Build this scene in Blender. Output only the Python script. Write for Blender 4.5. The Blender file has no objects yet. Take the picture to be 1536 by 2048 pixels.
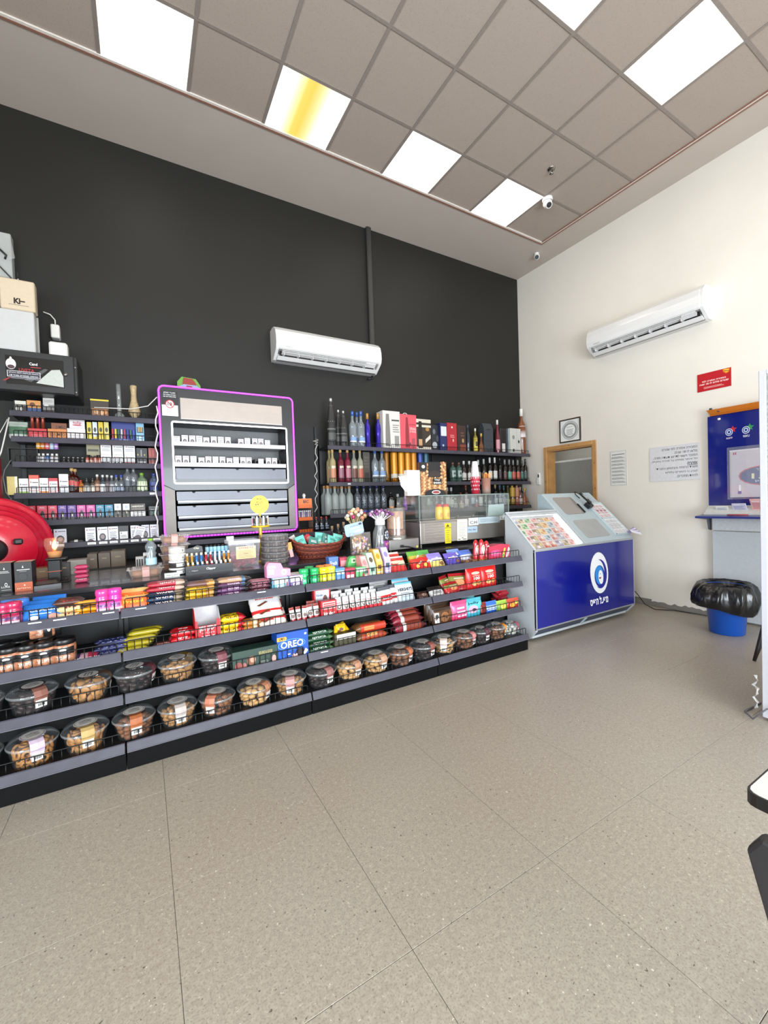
import bpy,math,random
from mathutils import Vector,Matrix,Euler
random.seed(7)
sc=bpy.context.scene
COL=sc.collection
PI=math.pi
# ---- camera
FPX,CX,CY=831.94,768.0,1024.0
CAM=Vector((-5.1713,-4.5494,1.3314))
AX=(Vector((0.863371,-0.503467,-0.033334)),Vector((0.041027,0.004204,0.999149)),Vector((0.502899,0.864004,-0.024285)))
cd=bpy.data.cameras.new('camera')
cam=bpy.data.objects.new('camera',cd)
COL.objects.link(cam)
cd.sensor_fit='HORIZONTAL'
cd.sensor_width=36.0
cd.lens=36.0*FPX/1536.0
cd.clip_start=0.05
m=Matrix.Identity(4)
for i in range(3):
 m[i][0],m[i][1],m[i][2],m[i][3]=AX[0][i],AX[1][i],-AX[2][i],CAM[i]
cam.matrix_world=m
sc.camera=cam
def at(u,v,y):
 """the point of the vertical plane y that a measured photo position lies on"""
 d=AX[0]*((u-CX)/FPX)+AX[1]*((CY-v)/FPX)+AX[2]
 return CAM+d*((y-CAM.y)/d.y)
 # ---- world, daylight, exposure
w=bpy.data.worlds.new('world')
sc.world=w
w.use_nodes=True
bg=w.node_tree.nodes['Background']
bg.inputs[0].default_value=(0.86,0.93,1.0,1)
bg.inputs[1].default_value=1.0
ld=bpy.data.lights.new('shopfront_daylight','AREA')
ld.shape='RECTANGLE'
ld.size,ld.size_y=4.4,2.2
ld.energy=500
ld.color=(0.84,0.93,1.0)
lo=bpy.data.objects.new('shopfront_daylight',ld)
COL.objects.link(lo)
lo.location=(-3.8,-7.75,1.25)
lo.rotation_euler=(math.radians(90),0,0)
ls=bpy.data.lights.new('side_daylight','AREA')
ls.shape='RECTANGLE'
ls.size,ls.size_y=2.5,2.4
ls.energy=400
ls.color=(0.80,0.91,1.0)
lso=bpy.data.objects.new('side_daylight',ls)
COL.objects.link(lso)
lso.location=(-8.75,-6.2,1.35)
lso.rotation_euler=(math.radians(90),0,math.radians(-90))
sc.view_settings.view_transform='Standard'
sc.view_settings.look='None'
sc.view_settings.exposure=0.06
sc.view_settings.gamma=1.0
sc.view_settings.use_curve_mapping=False
sc.cycles.max_bounces=8
sc.cycles.transparent_max_bounces=24
sc.cycles.sample_clamp_indirect=6.0
sc.cycles.caustics_reflective=False
sc.cycles.caustics_refractive=False
# ---- materials
def lin(h):
 h=h.lstrip('#')
 c=[int(h[i:i+2],16)/255 for i in (0,2,4)]
 return tuple(x/12.92 if x<=0.04045 else ((x+0.055)/1.055)**2.4 for x in c)
_M={}
def M(h,rough=0.45,metal=0.0,var=0.06,scale=40.0,alpha=1.0,bump=0.0,coat=0.0,emit=0.0,spec=0.5):
 """procedural principled material: a base colour with a fine noise variation"""
 k=(h,rough,metal,var,scale,alpha,bump,coat,emit,spec)
 if k in _M:
  return _M[k]
 mt=bpy.data.materials.new('surface_'+h)
 mt.use_nodes=True
 nt=mt.node_tree
 b=nt.nodes['Principled BSDF']
 c=lin(h)
 b.inputs['Base Color'].default_value=(*c,1)
 b.inputs['Roughness'].default_value=rough
 b.inputs['Metallic'].default_value=metal
 b.inputs['Specular IOR Level'].default_value=spec
 b.inputs['Alpha'].default_value=alpha
 if coat:
  b.inputs['Coat Weight'].default_value=coat
  b.inputs['Coat Roughness'].default_value=0.04
 if emit:
  b.inputs['Emission Color'].default_value=(*c,1)
  b.inputs['Emission Strength'].default_value=emit
 if var or bump:
  tc=nt.nodes.new('ShaderNodeTexCoord')
  nz=nt.nodes.new('ShaderNodeTexNoise')
  nz.inputs['Scale'].default_value=scale
  nz.inputs['Detail'].default_value=3
  nt.links.new(tc.outputs['Object'],nz.inputs['Vector'])
  if var:
   rp=nt.nodes.new('ShaderNodeValToRGB')
   rp.color_ramp.elements[0].position=0.3
   rp.color_ramp.elements[1].position=0.7
   rp.color_ramp.elements[0].color=(*[x*(1-var)for x in c],1)
   rp.color_ramp.elements[1].color=(*[min(1,x*(1+var))for x in c],1)
   nt.links.new(nz.outputs['Fac'],rp.inputs['Fac'])
   nt.links.new(rp.outputs['Color'],b.inputs['Base Color'])
  if bump:
   bn=nt.nodes.new('ShaderNodeBump')
   bn.inputs['Strength'].default_value=bump
   bn.inputs['Distance'].default_value=0.003
   nt.links.new(nz.outputs['Fac'],bn.inputs['Height'])
   nt.links.new(bn.outputs['Normal'],b.inputs['Normal'])
 _M[k]=mt
 return mt
def F(h):
 return M(h,0.4,0,0.05,60)
def G(h,a=0.3,rough=0.06):
 k=('clear',h,a,rough)
 if k not in _M:
  mt=M(h,0.3,0,0,alpha=a*0.75,spec=0.0).copy()
  mt.name='clear_'+h
  nt=mt.node_tree
  mx=nt.nodes.new('ShaderNodeMixShader')
  gl=nt.nodes.new('ShaderNodeBsdfGlossy')
  gl.inputs['Roughness'].default_value=rough
  fr=nt.nodes.new('ShaderNodeLayerWeight')
  fr.inputs['Blend'].default_value=0.5
  pw=nt.nodes.new('ShaderNodeMath')
  pw.operation='POWER'
  pw.inputs[1].default_value=4.0
  ma=nt.nodes.new('ShaderNodeMath')
  ma.operation='MULTIPLY_ADD'
  ma.inputs[1].default_value,ma.inputs[2].default_value=0.75,0.05
  nt.links.new(fr.outputs['Facing'],pw.inputs[0])
  nt.links.new(pw.outputs[0],ma.inputs[0])
  nt.links.new(ma.outputs[0],mx.inputs[0])
  nt.links.new(nt.nodes['Principled BSDF'].outputs[0],mx.inputs[1])
  nt.links.new(gl.outputs[0],mx.inputs[2])
  nt.links.new(mx.outputs[0],nt.nodes['Material Output'].inputs['Surface'])
  _M[k]=mt
 return _M[k]
def E(h,s):
 k=('emit',h,s)
 if k not in _M:
  mt=bpy.data.materials.new('light_'+h)
  mt.use_nodes=True
  nt=mt.node_tree
  b=nt.nodes['Principled BSDF']
  b.inputs['Base Color'].default_value=(*lin(h),1)
  b.inputs['Emission Color'].default_value=(*lin(h),1)
  b.inputs['Emission Strength'].default_value=s
  _M[k]=mt
 return _M[k]
 # ---- mesh building
class MB:
 def __init__(s):
  s.v,s.f,s.mi,s.sm,s.mats=[],[],[],[],[]
 def m(s,mat):
  if mat not in s.mats:
   s.mats.append(mat)
  return s.mats.index(mat)
 def add(s,vs,fs,mat,smooth=False):
  o=len(s.v)
  s.v+=[tuple(p)for p in vs]
  for k,f in enumerate(fs):
   s.f.append([i+o for i in f])
   s.mi.append(s.m(mat[k]if isinstance(mat,list)else mat))
   s.sm.append(smooth)
  return s
 def box(s,x0,x1,y0,y1,z0,z1,mat,b=0.0):
  if b<=0:
   vs=[(x,y,z)for z in (z0,z1)for y in (y0,y1)for x in (x0,x1)]
   fs=[(0,2,3,1),(4,5,7,6),(0,1,5,4),(2,6,7,3),(0,4,6,2),(1,3,7,5)]
   return s.add(vs,fs,mat)
  lo,hi=(x0,y0,z0),(x1,y1,z1)
  b=min(b,*[(hi[i]-lo[i])*0.49 for i in range(3)])
  vs,ix=[],{}
  for sx in (0,1):
   for sy in (0,1):
    for sz in (0,1):
     sg=(sx,sy,sz)
     for a in range(3):
      p=[]
      for k in range(3):
       e=hi[k]if sg[k]else lo[k]
       p.append(e if k==a else (e-b if sg[k]else e+b))
      ix[sg,a]=len(vs)
      vs.append(tuple(p))
  fs=[]
  for a in range(3):
   bb,c=(a+1)%3,(a+2)%3
   for sa in (0,1):
    q=[]
    for sb,scn in ((0,0),(1,0),(1,1),(0,1)):
     sg=[0,0,0]
     sg[a],sg[bb],sg[c]=sa,sb,scn
     q.append(ix[tuple(sg),a])
    fs.append(q if sa else q[::-1])
   for sa in (0,1):
    for sb in (0,1):
     q=[]
     for c_,ax in ((0,a),(0,bb),(1,bb),(1,a)):
      sg=[0,0,0]
      sg[a],sg[bb],sg[c]=sa,sb,c_
      q.append(ix[tuple(sg),ax])
     fs.append(q[::-1]if sa!=sb else q)
  for sg in {k[0]for k in ix}:
   q=[ix[sg,0],ix[sg,1],ix[sg,2]]
   fs.append(q if sum(sg)%2 else q[::-1])
  c0=Vector(((x0+x1)/2,(y0+y1)/2,(z0+z1)/2))
  out=[]
  for f in fs:
   p=[Vector(vs[i])for i in f]
   n=(p[1]-p[0]).cross(p[2]-p[0])
   out.append(f if n.dot(p[0]-c0)>0 else f[::-1])
  return s.add(vs,out,mat)
 def prism(s,poly,axis,a0,a1,mat):
  """polygon in the plane normal to axis, extruded from a0 to a1 (poly: pairs in the other two axes, in order)"""
  n=len(poly)
  def P(p,a):
   return {'x':(a,p[0],p[1]),'y':(p[0],a,p[1]),'z':(p[0],p[1],a)}[axis]
  vs=[P(p,a0)for p in poly]+[P(p,a1)for p in poly]
  fs=[list(range(n)),list(range(2*n-1,n-1,-1))]+[(i,i+n,(i+1)%n+n,(i+1)%n)for i in range(n)]
  ar=sum(poly[i][0]*poly[(i+1)%n][1]-poly[(i+1)%n][0]*poly[i][1]for i in range(n))
  flip=(ar>0)!=(axis=='y')
  if a1<a0:
   flip=not flip
  return s.add(vs,[f[::-1]for f in fs]if flip else fs,mat)
 def lathe(s,prof,mat,n=20,c=(0,0,0),axis='z',smooth=True,sx=1.0,sy=1.0,a0=0.0,a1=2*PI):
  """prof: list of (r, h[, material]); the material is that of the band that ends at the point"""
  full=abs(a1-a0-2*PI)<1e-6
  k=n if full else n+1
  vs=[]
  for p in prof:
   for i in range(k):
    a=a0+(a1-a0)*i/n
    x,y,z=p[0]*math.cos(a)*sx,p[0]*math.sin(a)*sy,p[1]
    if axis=='x':
     x,y,z=z,x,y
    elif axis=='y':
     x,y,z=x,-z,y
    vs.append((x+c[0],y+c[1],z+c[2]))
  fs,ms=[],[]
  for j in range(1,len(prof)):
   for i in range(n if full else k-1):
    i2=(i+1)%k
    q=[(j-1)*k+i,(j-1)*k+i2,j*k+i2,j*k+i]
    if prof[j-1][0]==0:
     q=[q[0],q[2],q[3]]
    elif prof[j][0]==0:
     q=[q[0],q[1],q[2]]
    fs.append(q)
    ms.append(prof[j][2]if len(prof[j])>2 else mat)
  return s.add(vs,fs,ms,smooth)
 def cyl(s,r,z0,z1,mat,n=16,c=(0,0,0),axis='z'):
  return s.lathe([(0,z0),(r,z0)],mat,n,c,axis,False).lathe([(r,z0),(r,z1)],mat,n,c,axis,True).lathe([(r,z1),(0,z1)],mat,n,c,axis,False)
 def tube(s,pts,r,mat,n=6,closed=False):
  pts=[Vector(p)for p in pts]
  k=len(pts)
  vs=[]
  prev=None
  for i,p in enumerate(pts):
   a=pts[(i-1)%k]if (i or closed)else p
   b=pts[(i+1)%k]if (i<k-1 or closed)else p
   t=(b-a).normalized()
   ref=prev if prev else (Vector((0,0,1))if abs(t.z)<0.9 else Vector((1,0,0)))
   e1=(ref-t*ref.dot(t)).normalized()
   prev=e1
   e2=t.cross(e1)
   rr=r[i]if isinstance(r,(list,tuple))else r
   for j in range(n):
    a_=2*PI*j/n
    vs.append(p+(e1*math.cos(a_)+e2*math.sin(a_))*rr)
  fs=[]
  for i in range(k if closed else k-1):
   i2=(i+1)%k
   for j in range(n):
    j2=(j+1)%n
    fs.append((i*n+j,i*n+j2,i2*n+j2,i2*n+j))
  if not closed:
   fs.append(list(range(n))[::-1])
   fs.append([(k-1)*n+j for j in range(n)])
  return s.add(vs,fs,mat,True)
 def quad(s,p,mat):
  return s.add(p,[list(range(len(p)))],mat)
 def mesh(s,name):
  me=bpy.data.meshes.new(name)
  me.from_pydata(s.v,[],s.f)
  for mt in s.mats:
   me.materials.append(mt)
  me.polygons.foreach_set('material_index',s.mi)
  me.polygons.foreach_set('use_smooth',s.sm)
  me.update()
  return me
def ob(name,mb,parent=None,loc=(0,0,0),rot=(0,0,0),kind=None,label=None):
 me=mb.mesh(name)if isinstance(mb,MB)else mb
 o=bpy.data.objects.new(name,me)
 COL.objects.link(o)
 o.parent=parent
 o.location=loc
 o.rotation_euler=rot
 if kind:
  o['kind']=kind
 if label:
  o['label']=label
 return o
def thing(name,label,cat,loc=(0,0,0),rot=(0,0,0),group=None):
 o=bpy.data.objects.new(name,None)
 COL.objects.link(o)
 o.empty_display_size=0.05
 o.location=loc
 o.rotation_euler=rot
 return tag(o,label,cat,group)
def tag(o,label,cat,group=None):
 o['label']=label
 o['category']=cat
 if group:
  o['group']=group
 return o
def struct(name,mb,parent=None,loc=(0,0,0),rot=(0,0,0)):
 return ob(name,mb,parent,loc,rot,'structure')
def heb(t):
 """lay a right-to-left line out in visual order, numbers kept"""
 out,num='',''
 for ch in t[::-1]:
  if ch.isdigit():
   num=ch+num
  else:
   out+=num+ch
   num=''
 return out+num
_TX={}
def text_geo(t,bold=0.0):
 """vertices and faces of a line of lettering, height of the em = 1, as (verts, faces, x0, x1, y0, y1)"""
 k=(t,bold)
 if k not in _TX:
  cu=bpy.data.curves.new('lettering','FONT')
  cu.body=t
  cu.offset=bold
  cu.resolution_u=2
  o=bpy.data.objects.new('lettering',cu)
  COL.objects.link(o)
  dg=bpy.context.evaluated_depsgraph_get()
  me=bpy.data.meshes.new_from_object(o.evaluated_get(dg))
  vs=[(v.co.x,v.co.y)for v in me.vertices]
  fs=[list(p.vertices)for p in me.polygons]
  bpy.data.objects.remove(o)
  bpy.data.meshes.remove(me)
  bpy.data.curves.remove(cu)
  if not vs:
   vs,fs=[(0,0),(1,0),(1,0.7),(0,0.7)],[[0,1,2,3]]
  xs,ys=[p[0]for p in vs],[p[1]for p in vs]
  _TX[k]=(vs,fs,min(xs),max(xs),min(ys),max(ys))
 return _TX[k]
def put_text(mb,t,cx,cy,w,h,mat,fn,bold=0.02,align=0):
 """fit a line of lettering into a w x h box centred at (cx, cy) of a face; fn maps face (x, y) to 3-D. align -1/1 keeps the height and hugs a side"""
 vs,fs,x0,x1,y0,y1=text_geo(t,bold)
 tw,th=x1-x0,y1-y0
 if align:
  sx=sy=h/0.9
  ox=cx-w/2-x0*sx if align<0 else cx+w/2-x1*sx
  oy=cy
  pts=[fn(ox+a*sx,oy+b*sy)for a,b in vs]
 else:
  sx,sy=w/tw,h/th
  pts=[fn(cx+(a-(x0+x1)/2)*sx,cy+(b-(y0+y1)/2)*sy)for a,b in vs]
 mb.add(pts,fs,mat)
def art(mb,spec,fn,fw,fh,lift=0.0004):
 """flat print on a face fw x fh. fn(x, y, lift) -> point; spec in fractions of the face"""
 for n,q in enumerate(spec):
  l=lift*(n+1)
  k=q[0]
  if k=='r':
   _,x0,y0,x1,y1,h=q
   mb.quad([fn(x*fw,y*fh,l)for x,y in ((x0,y0),(x1,y0),(x1,y1),(x0,y1))],F(h))
  elif k=='p':
   mb.quad([fn(x*fw,y*fh,l)for x,y in q[1]],F(q[2]))
  elif k=='c':
   _,x,y,rx,ry,h=q
   mb.quad([fn((x+rx*math.cos(a))*fw,(y+ry*math.sin(a))*fh,l)for a in [2*PI*i/18 for i in range(18)]],F(h))
  elif k=='t':
   _,t,x,y,tw,th,h=q
   put_text(mb,t,x*fw,y*fh,tw*fw,th*fh,F(h),lambda a,b:fn(a,b,l))
  elif k=='l':
   _,x0,y0,x1,y1,rows,h=q
   st=(y1-y0)/rows
   for i in range(rows):
    e=x1-(x1-x0)*(0.25*((i*37)%5)/5)
    mb.quad([fn(x*fw,y*fh,l)for x,y in ((x0,y0+i*st),(e,y0+i*st),(e,y0+(i+0.45)*st),(x0,y0+(i+0.45)*st))],F(h))
ORD=['first','second','third','fourth','fifth','sixth','seventh','eighth','ninth','tenth','eleventh','twelfth','thirteenth','fourteenth','fifteenth','sixteenth','seventeenth','eighteenth','nineteenth','twentieth']
# ==== the room
def pos_noise(mt,scale,detail=4):
 nt=mt.node_tree
 g=nt.nodes.new('ShaderNodeNewGeometry')
 n=nt.nodes.new('ShaderNodeTexNoise')
 n.inputs['Scale'].default_value=scale
 n.inputs['Detail'].default_value=detail
 nt.links.new(g.outputs['Position'],n.inputs['Vector'])
 return n
def mixc(nt,fac,a,b):
 x=nt.nodes.new('ShaderNodeMix')
 x.data_type='RGBA'
 nt.links.new(fac,x.inputs[0])
 for sock,val in ((x.inputs[6],a),(x.inputs[7],b)):
  if isinstance(val,tuple):
   sock.default_value=(*val,1)
  else:
   nt.links.new(val,sock)
 return x.outputs[2]
def ramp(nt,src,p0,p1):
 r=nt.nodes.new('ShaderNodeMapRange')
 r.inputs['From Min'].default_value=p0
 r.inputs['From Max'].default_value=p1
 nt.links.new(src,r.inputs['Value'])
 return r.outputs[0]
def floor_mat():
 mt=bpy.data.materials.new('speckled_vinyl')
 mt.use_nodes=True
 nt=mt.node_tree
 b=nt.nodes['Principled BSDF']
 big=pos_noise(mt,1.3,3)
 c=mixc(nt,ramp(nt,big.outputs['Fac'],0.3,0.7),lin('a09486'),lin('a29b90'))
 mid=pos_noise(mt,55,6)
 mid.inputs['Roughness'].default_value=0.7
 c=mixc(nt,ramp(nt,mid.outputs['Fac'],0.38,0.66),c,lin('b2a99b'))
 fin=pos_noise(mt,170,3)
 c=mixc(nt,ramp(nt,fin.outputs['Fac'],0.50,0.72),c,lin('8d8375'))
 drk=pos_noise(mt,80,3)
 c=mixc(nt,ramp(nt,drk.outputs['Fac'],0.675,0.71),c,lin('5d564c'))
 lgt=pos_noise(mt,110,2)
 lgt.inputs['Distortion'].default_value=0.8
 c=mixc(nt,ramp(nt,lgt.outputs['Fac'],0.70,0.73),c,lin('dcd5c8'))
 nt.links.new(c,b.inputs['Base Color'])
 rg=pos_noise(mt,9,3)
 r=nt.nodes.new('ShaderNodeMapRange')
 r.inputs['To Min'].default_value=0.28
 r.inputs['To Max'].default_value=0.42
 nt.links.new(rg.outputs['Fac'],r.inputs['Value'])
 nt.links.new(r.outputs[0],b.inputs['Roughness'])
 b.inputs['Specular IOR Level'].default_value=0.42
 return mt
def ceil_tile_mat():
 mt=M('d0c8c2',0.9,0,0.05,30,bump=0.2).copy()
 mt.name='mineral_fibre_tile'
 nt=mt.node_tree
 b=nt.nodes['Principled BSDF']
 s=pos_noise(mt,160,2)
 nt.links.new(mixc(nt,ramp(nt,s.outputs['Fac'],0.60,0.68),lin('a3958a'),lin('94877d')),b.inputs['Base Color'])
 return mt
FLOOR=floor_mat()
DARK=M('1f1e1b',0.55,0,0.06,1.6,bump=0.03,spec=0.35)
WHITE=M('ddd6cb',0.6,0,0.025,2.0,bump=0.04)
CEILP=M('b8aca2',0.75,0,0.02,3.0)
JOINT=M('857b6e',0.8)
fl=struct('floor',MB().box(-8.4,1.6,-7.4,0.1,-0.12,-0.006,JOINT))
_tm={}
xs=[-3.93+0.6*k for k in range(-6,8)]
ys=[-3.53+0.6*k for k in range(-4,6)]
for x in xs:
 for y in ys:
  x1,y1=min(x+0.6,-0.001),min(y+0.6,-0.02)
  if x1-x<0.05:
   continue
  k=(round(x1-x,3),round(y1-y,3))
  if k not in _tm:
   g=0.0007
   _tm[k]=MB().box(g,k[0]-g,g,k[1]-g,-0.006,0.0,FLOOR,0.0008).mesh('tile')
  ob('tile',_tm[k],fl,(x,y,0))
CZ=4.7
struct('wall_back',MB().box(-8.4,0.0,0.0,0.2,-0.1,CZ+0.3,DARK))
D0,D1,DH=-0.47,-1.205,2.01
mb=MB()
mb.box(0,0.14,D0,0.2,-0.1,CZ+0.3,WHITE)
mb.box(0,0.14,D1,D0,DH,CZ+0.3,WHITE)
mb.box(0,0.14,-7.4,D1,-0.1,CZ+0.3,WHITE)
wr=struct('wall_right',mb)
struct('wall_left',MB().box(-8.6,-8.4,-4.7,0.2,-0.1,CZ+0.3,WHITE).box(-8.6,-8.4,-7.4,-4.7,2.6,CZ+0.3,WHITE).box(-8.6,-8.4,-7.4,-7.3,-0.1,2.6,WHITE))
mb=MB()
mb.box(-8.4,0.14,-7.6,-7.4,3.0,CZ+0.3,WHITE)
mb.box(-8.4,-5.8,-7.6,-7.4,-0.1,3.0,WHITE)
mb.box(-1.0,0.14,-7.6,-7.4,-0.1,3.0,WHITE)
struct('wall_front',mb)
PINE=M('b98a54',0.5,0,0.16,9,bump=0.1)
dr=bpy.data.objects.new('door_1',None)
COL.objects.link(dr)
dr['kind']='structure'
ob('jamb',MB().box(-0.004,0.145,D0-0.03,D0,0,DH,PINE),dr)
ob('jamb',MB().box(-0.004,0.145,D1,D1+0.03,0,DH,PINE),dr)
ob('lintel',MB().box(-0.004,0.145,D1+0.03,D0-0.03,DH-0.03,DH,PINE),dr)
ob('casing',MB().box(-0.02,-0.004,D0-0.012,D0+0.042,0,DH+0.04,PINE,0.004),dr)
ob('casing',MB().box(-0.02,-0.004,D1-0.042,D1+0.012,0,DH+0.04,PINE,0.004),dr)
ob('casing',MB().box(-0.02,-0.004,D1+0.012,D0-0.012,DH-0.015,DH+0.04,PINE,0.004),dr)
KNOT=M('5d3a1c',0.6)
mb=MB()
for y,z in ((-0.45,1.55),(-0.46,1.30),(-1.225,1.42),(-1.22,1.75),(-0.85,2.03)):
 mb.add([(-0.0206,y+0.006*math.cos(a),z+0.009*math.sin(a))for a in [2*PI*i/10 for i in range(10)]],[list(range(10))],KNOT)
ob('knot',mb,dr,kind='stuff')
mb=MB()
mb.box(1.5,1.6,-2.4,0.6,-0.1,3.0,M('b9b6ad',0.7))
mb.box(0.14,1.5,0.5,0.6,-0.1,3.0,M('b9b6ad',0.7))
mb.box(0.14,1.5,-2.4,-2.3,-0.1,3.0,M('b9b6ad',0.7))
struct('wall_storeroom',mb)
struct('ceiling_storeroom',MB().box(0.14,1.6,-2.4,0.6,3.0,3.1,CEILP))
pt=thing('office_partition','grey fabric partition with white top rail seen through the pine doorway','partition',(0.62,-0.8,0))
ob('panel_board',MB().box(0,0.04,-0.75,0.75,0.0,1.86,M('96958f',0.85,0,0.08,60),0.004),pt)
ob('top_rail',MB().box(-0.006,0.046,-0.75,0.75,1.86,1.89,M('e4e2dd',0.5),0.004),pt)
ll=bpy.data.lights.new('storeroom_lamp','AREA')
ll.size,ll.energy,ll.color=0.5,9,(1,0.96,0.9)
lo2=bpy.data.objects.new('storeroom_lamp',ll)
COL.objects.link(lo2)
lo2.location=(0.9,-0.6,2.95)
BASE=M('77726a',0.6,0,0.12,12)
mb=MB()
mb.box(-0.012,0,-7.4,D1-0.05,0,0.075,BASE,0.003)
mb.box(-0.012,0,D0+0.05,0,0,0.075,BASE,0.003)
struct('baseboard_right',mb)
mb=MB()
random.seed(3)
ybs=[-1.9-0.035*i for i in range(40)]
top=[(y,0.078)for y in ybs]
bot=[(y,0.045+0.028*random.random())for y in ybs]
for i in range(len(ybs)-1):
 mb.quad([(-0.0128,*top[i]),(-0.0128,*top[i+1]),(-0.0128,*bot[i+1]),(-0.0128,*bot[i])],WHITE)
struct('trim_1',mb)
# ---- ceiling: plasterboard margin, T-bar grid, tiles, light panels
GX,GY=-1.1076,-0.81
TX=-0.425
mb=MB()
mb.box(-8.4,0.14,GY+0.01,0.2,CZ,CZ+0.2,CEILP)
mb.box(TX+0.01,0.14,-7.6,GY+0.01,CZ,CZ+0.2,CEILP)
mb.box(-8.4,TX+0.01,-7.6,GY+0.01,CZ+0.12,CZ+0.2,CEILP)
ce=struct('ceiling',mb)
BAR=M('877c74',0.5)
TRIM=M('8a6455',0.5)
ANG=M('d9d2ca',0.5)
cols=[GX-0.6*k for k in range(0,13)]
rows=[GY-0.6*k for k in range(0,11)]
for x in cols:
 ob('tee_bar',MB().box(x-0.012,x+0.012,rows[-1],GY,CZ-0.002,CZ+0.02,BAR),ce)
for y in rows[1:]:
 ob('tee_bar',MB().box(cols[-1],TX,y-0.012,y+0.012,CZ-0.0025,CZ+0.02,BAR),ce)
mb=MB()
mb.box(-8.4,TX+0.008,GY-0.004,GY+0.014,CZ-0.012,CZ+0.004,TRIM)
mb.box(-8.4,TX-0.006,GY-0.022,GY-0.004,CZ-0.008,CZ+0.004,ANG)
struct('trim_2',mb)
mb=MB()
mb.box(TX-0.006,TX+0.012,-7.4,GY-0.004,CZ-0.012,CZ+0.004,TRIM)
mb.box(TX-0.024,TX-0.006,-7.4,GY-0.022,CZ-0.008,CZ+0.004,ANG)
mb.box(TX-0.030,TX-0.024,-7.4,GY-0.022,CZ-0.010,CZ+0.004,TRIM)
struct('trim_3',mb)
TILE=ceil_tile_mat()
LIGHTS={(c,r)for r in (0,3,6)for c in (0,2,4,6)}  # rearmost row is out of view, added to light the room
_ct={}
def ctile(x0,x1,y0,y1):
 k=(round(x1-x0,3),round(y1-y0,3))
 if k not in _ct:
  _ct[k]=MB().box(0.004,k[0]-0.004,0.004,k[1]-0.004,0.004,0.022,TILE,0.003).mesh('tile')
 ob('tile',_ct[k],ce,(x0,y0,CZ))
PANEL=E('fff6ea',5.6)
PANELY=PANEL.copy()
PANELY.name='light_tired_panel'
nt=PANELY.node_tree
b=nt.nodes['Principled BSDF']
b.inputs['Base Color'].default_value=(0.1,0.08,0.05,1)
tc=nt.nodes.new('ShaderNodeTexCoord')
sp=nt.nodes.new('ShaderNodeSeparateXYZ')
nt.links.new(tc.outputs['Object'],sp.inputs[0])
cr=nt.nodes.new('ShaderNodeValToRGB')
els=cr.color_ramp.elements
els[0].position,els[0].color=0.0,(1,0.95,0.85,1)
els[1].position,els[1].color=1.0,(1,0.95,0.85,1)
for p_,c_ in ((0.18,(0.30,0.28,0.20,1)),(0.38,(0.18,0.128,0.022,1)),(0.48,(0.18,0.118,0.016,1)),(0.60,(0.19,0.15,0.06,1)),(0.78,(0.32,0.29,0.22,1))):
 e=els.new(p_)
 e.color=c_
mr=nt.nodes.new('ShaderNodeMapRange')
mr.inputs['From Min'].default_value=-0.28
mr.inputs['From Max'].default_value=0.28
nt.links.new(sp.outputs['X'],mr.inputs['Value'])
nt.links.new(mr.outputs[0],cr.inputs['Fac'])
nt.links.new(cr.outputs['Color'],b.inputs['Emission Color'])
FRM=M('efece6',0.4)
n=0
names={(0,0):'square white light panel beside the dome camera, over the wine shelves',(2,0):'square white light panel over the steel chiller, second along the dark wall',(4,0):'square light panel with a yellowish stripe, over the cigarette cabinet',(6,0):'largest looking square light panel at the ceiling edge over the vape shelves',(0,3):'light panel in the second row nearest the white side wall',(2,3):'light panel cut by the photo top edge, in the second row'}
for c in range(12):
 x1=GX-0.6*c
 x0=x1-0.6
 for r in range(10):
  y1=GY-0.6*r
  y0=y1-0.6
  if (c,r)in LIGHTS:
   lb=names.get((c,r),'unseen square ceiling light panel further back in grid row %s, bay %s'%(ORD[r],ORD[c]))
   t=thing('ceiling_light',lb,'light',(x1-0.3,y1-0.3,CZ),group='square ceiling light panels')
   mb=MB()
   for q in ((-0.296,0.296,0.284,0.296),(-0.296,0.296,-0.296,-0.284),(-0.296,-0.284,-0.284,0.284),(0.284,0.296,-0.284,0.284)):
    mb.box(*q,-0.001,0.02,FRM)
   ob('frame',mb,t)
   ob('diffuser',MB().box(-0.284,0.284,-0.284,0.284,0.003,0.012,PANELY if (c,r)==(4,0)else PANEL),t)
  else:
   ctile(x0,x1,y0,y1)
for r in range(10):
 ctile(GX,TX-0.01,GY-0.6*r-0.6,GY-0.6*r)
 # ---- ceiling fittings
CHR=M('8d8a84',0.25,0.9,0)
WP=M('e8e6e2',0.35,0,0.02,coat=0.3)
BLK=M('17171a',0.4,0,0.05)
t=thing('sprinkler_head','small metal sprinkler head in a ceiling tile above the dome camera','sprinkler',(-1.382,-1.70,CZ))
ob('rosette',MB().lathe([(0,-0.004),(0.035,-0.004),(0.038,0.004)],CHR),t)
ob('frame',MB().tube([(0.012,0,-0.004),(0.014,0,-0.03),(0,0,-0.045),(-0.014,0,-0.03),(-0.012,0,-0.004)],0.003,CHR),t)
ob('deflector',MB().lathe([(0,-0.05),(0.02,-0.049),(0.018,-0.045),(0,-0.044)],CHR,12),t)
t=thing('dome_camera','white dome security camera with black lens beside a ceiling light','camera',(-1.064,-1.40,CZ))
ob('mount',MB().lathe([(0.055,0.0),(0.058,-0.02),(0.05,-0.035)],WP),t)
ob('ball',MB().lathe([(0.05*math.sin(a),-0.055+0.05*math.cos(a))for a in [PI*i/10 for i in range(11)]][::-1],WP),t)
hd=Vector((-0.35,-0.5,-0.62)).normalized()
q=hd.to_track_quat('Z','Y').to_euler()
ob('lens_tube',MB().cyl(0.034,0.02,0.075,WP,18),t,(0,0,-0.055),q)
ob('lens',MB().lathe([(0.028,0.0762),(0,0.0766)],BLK,18),t,(0,0,-0.055),q)
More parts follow.
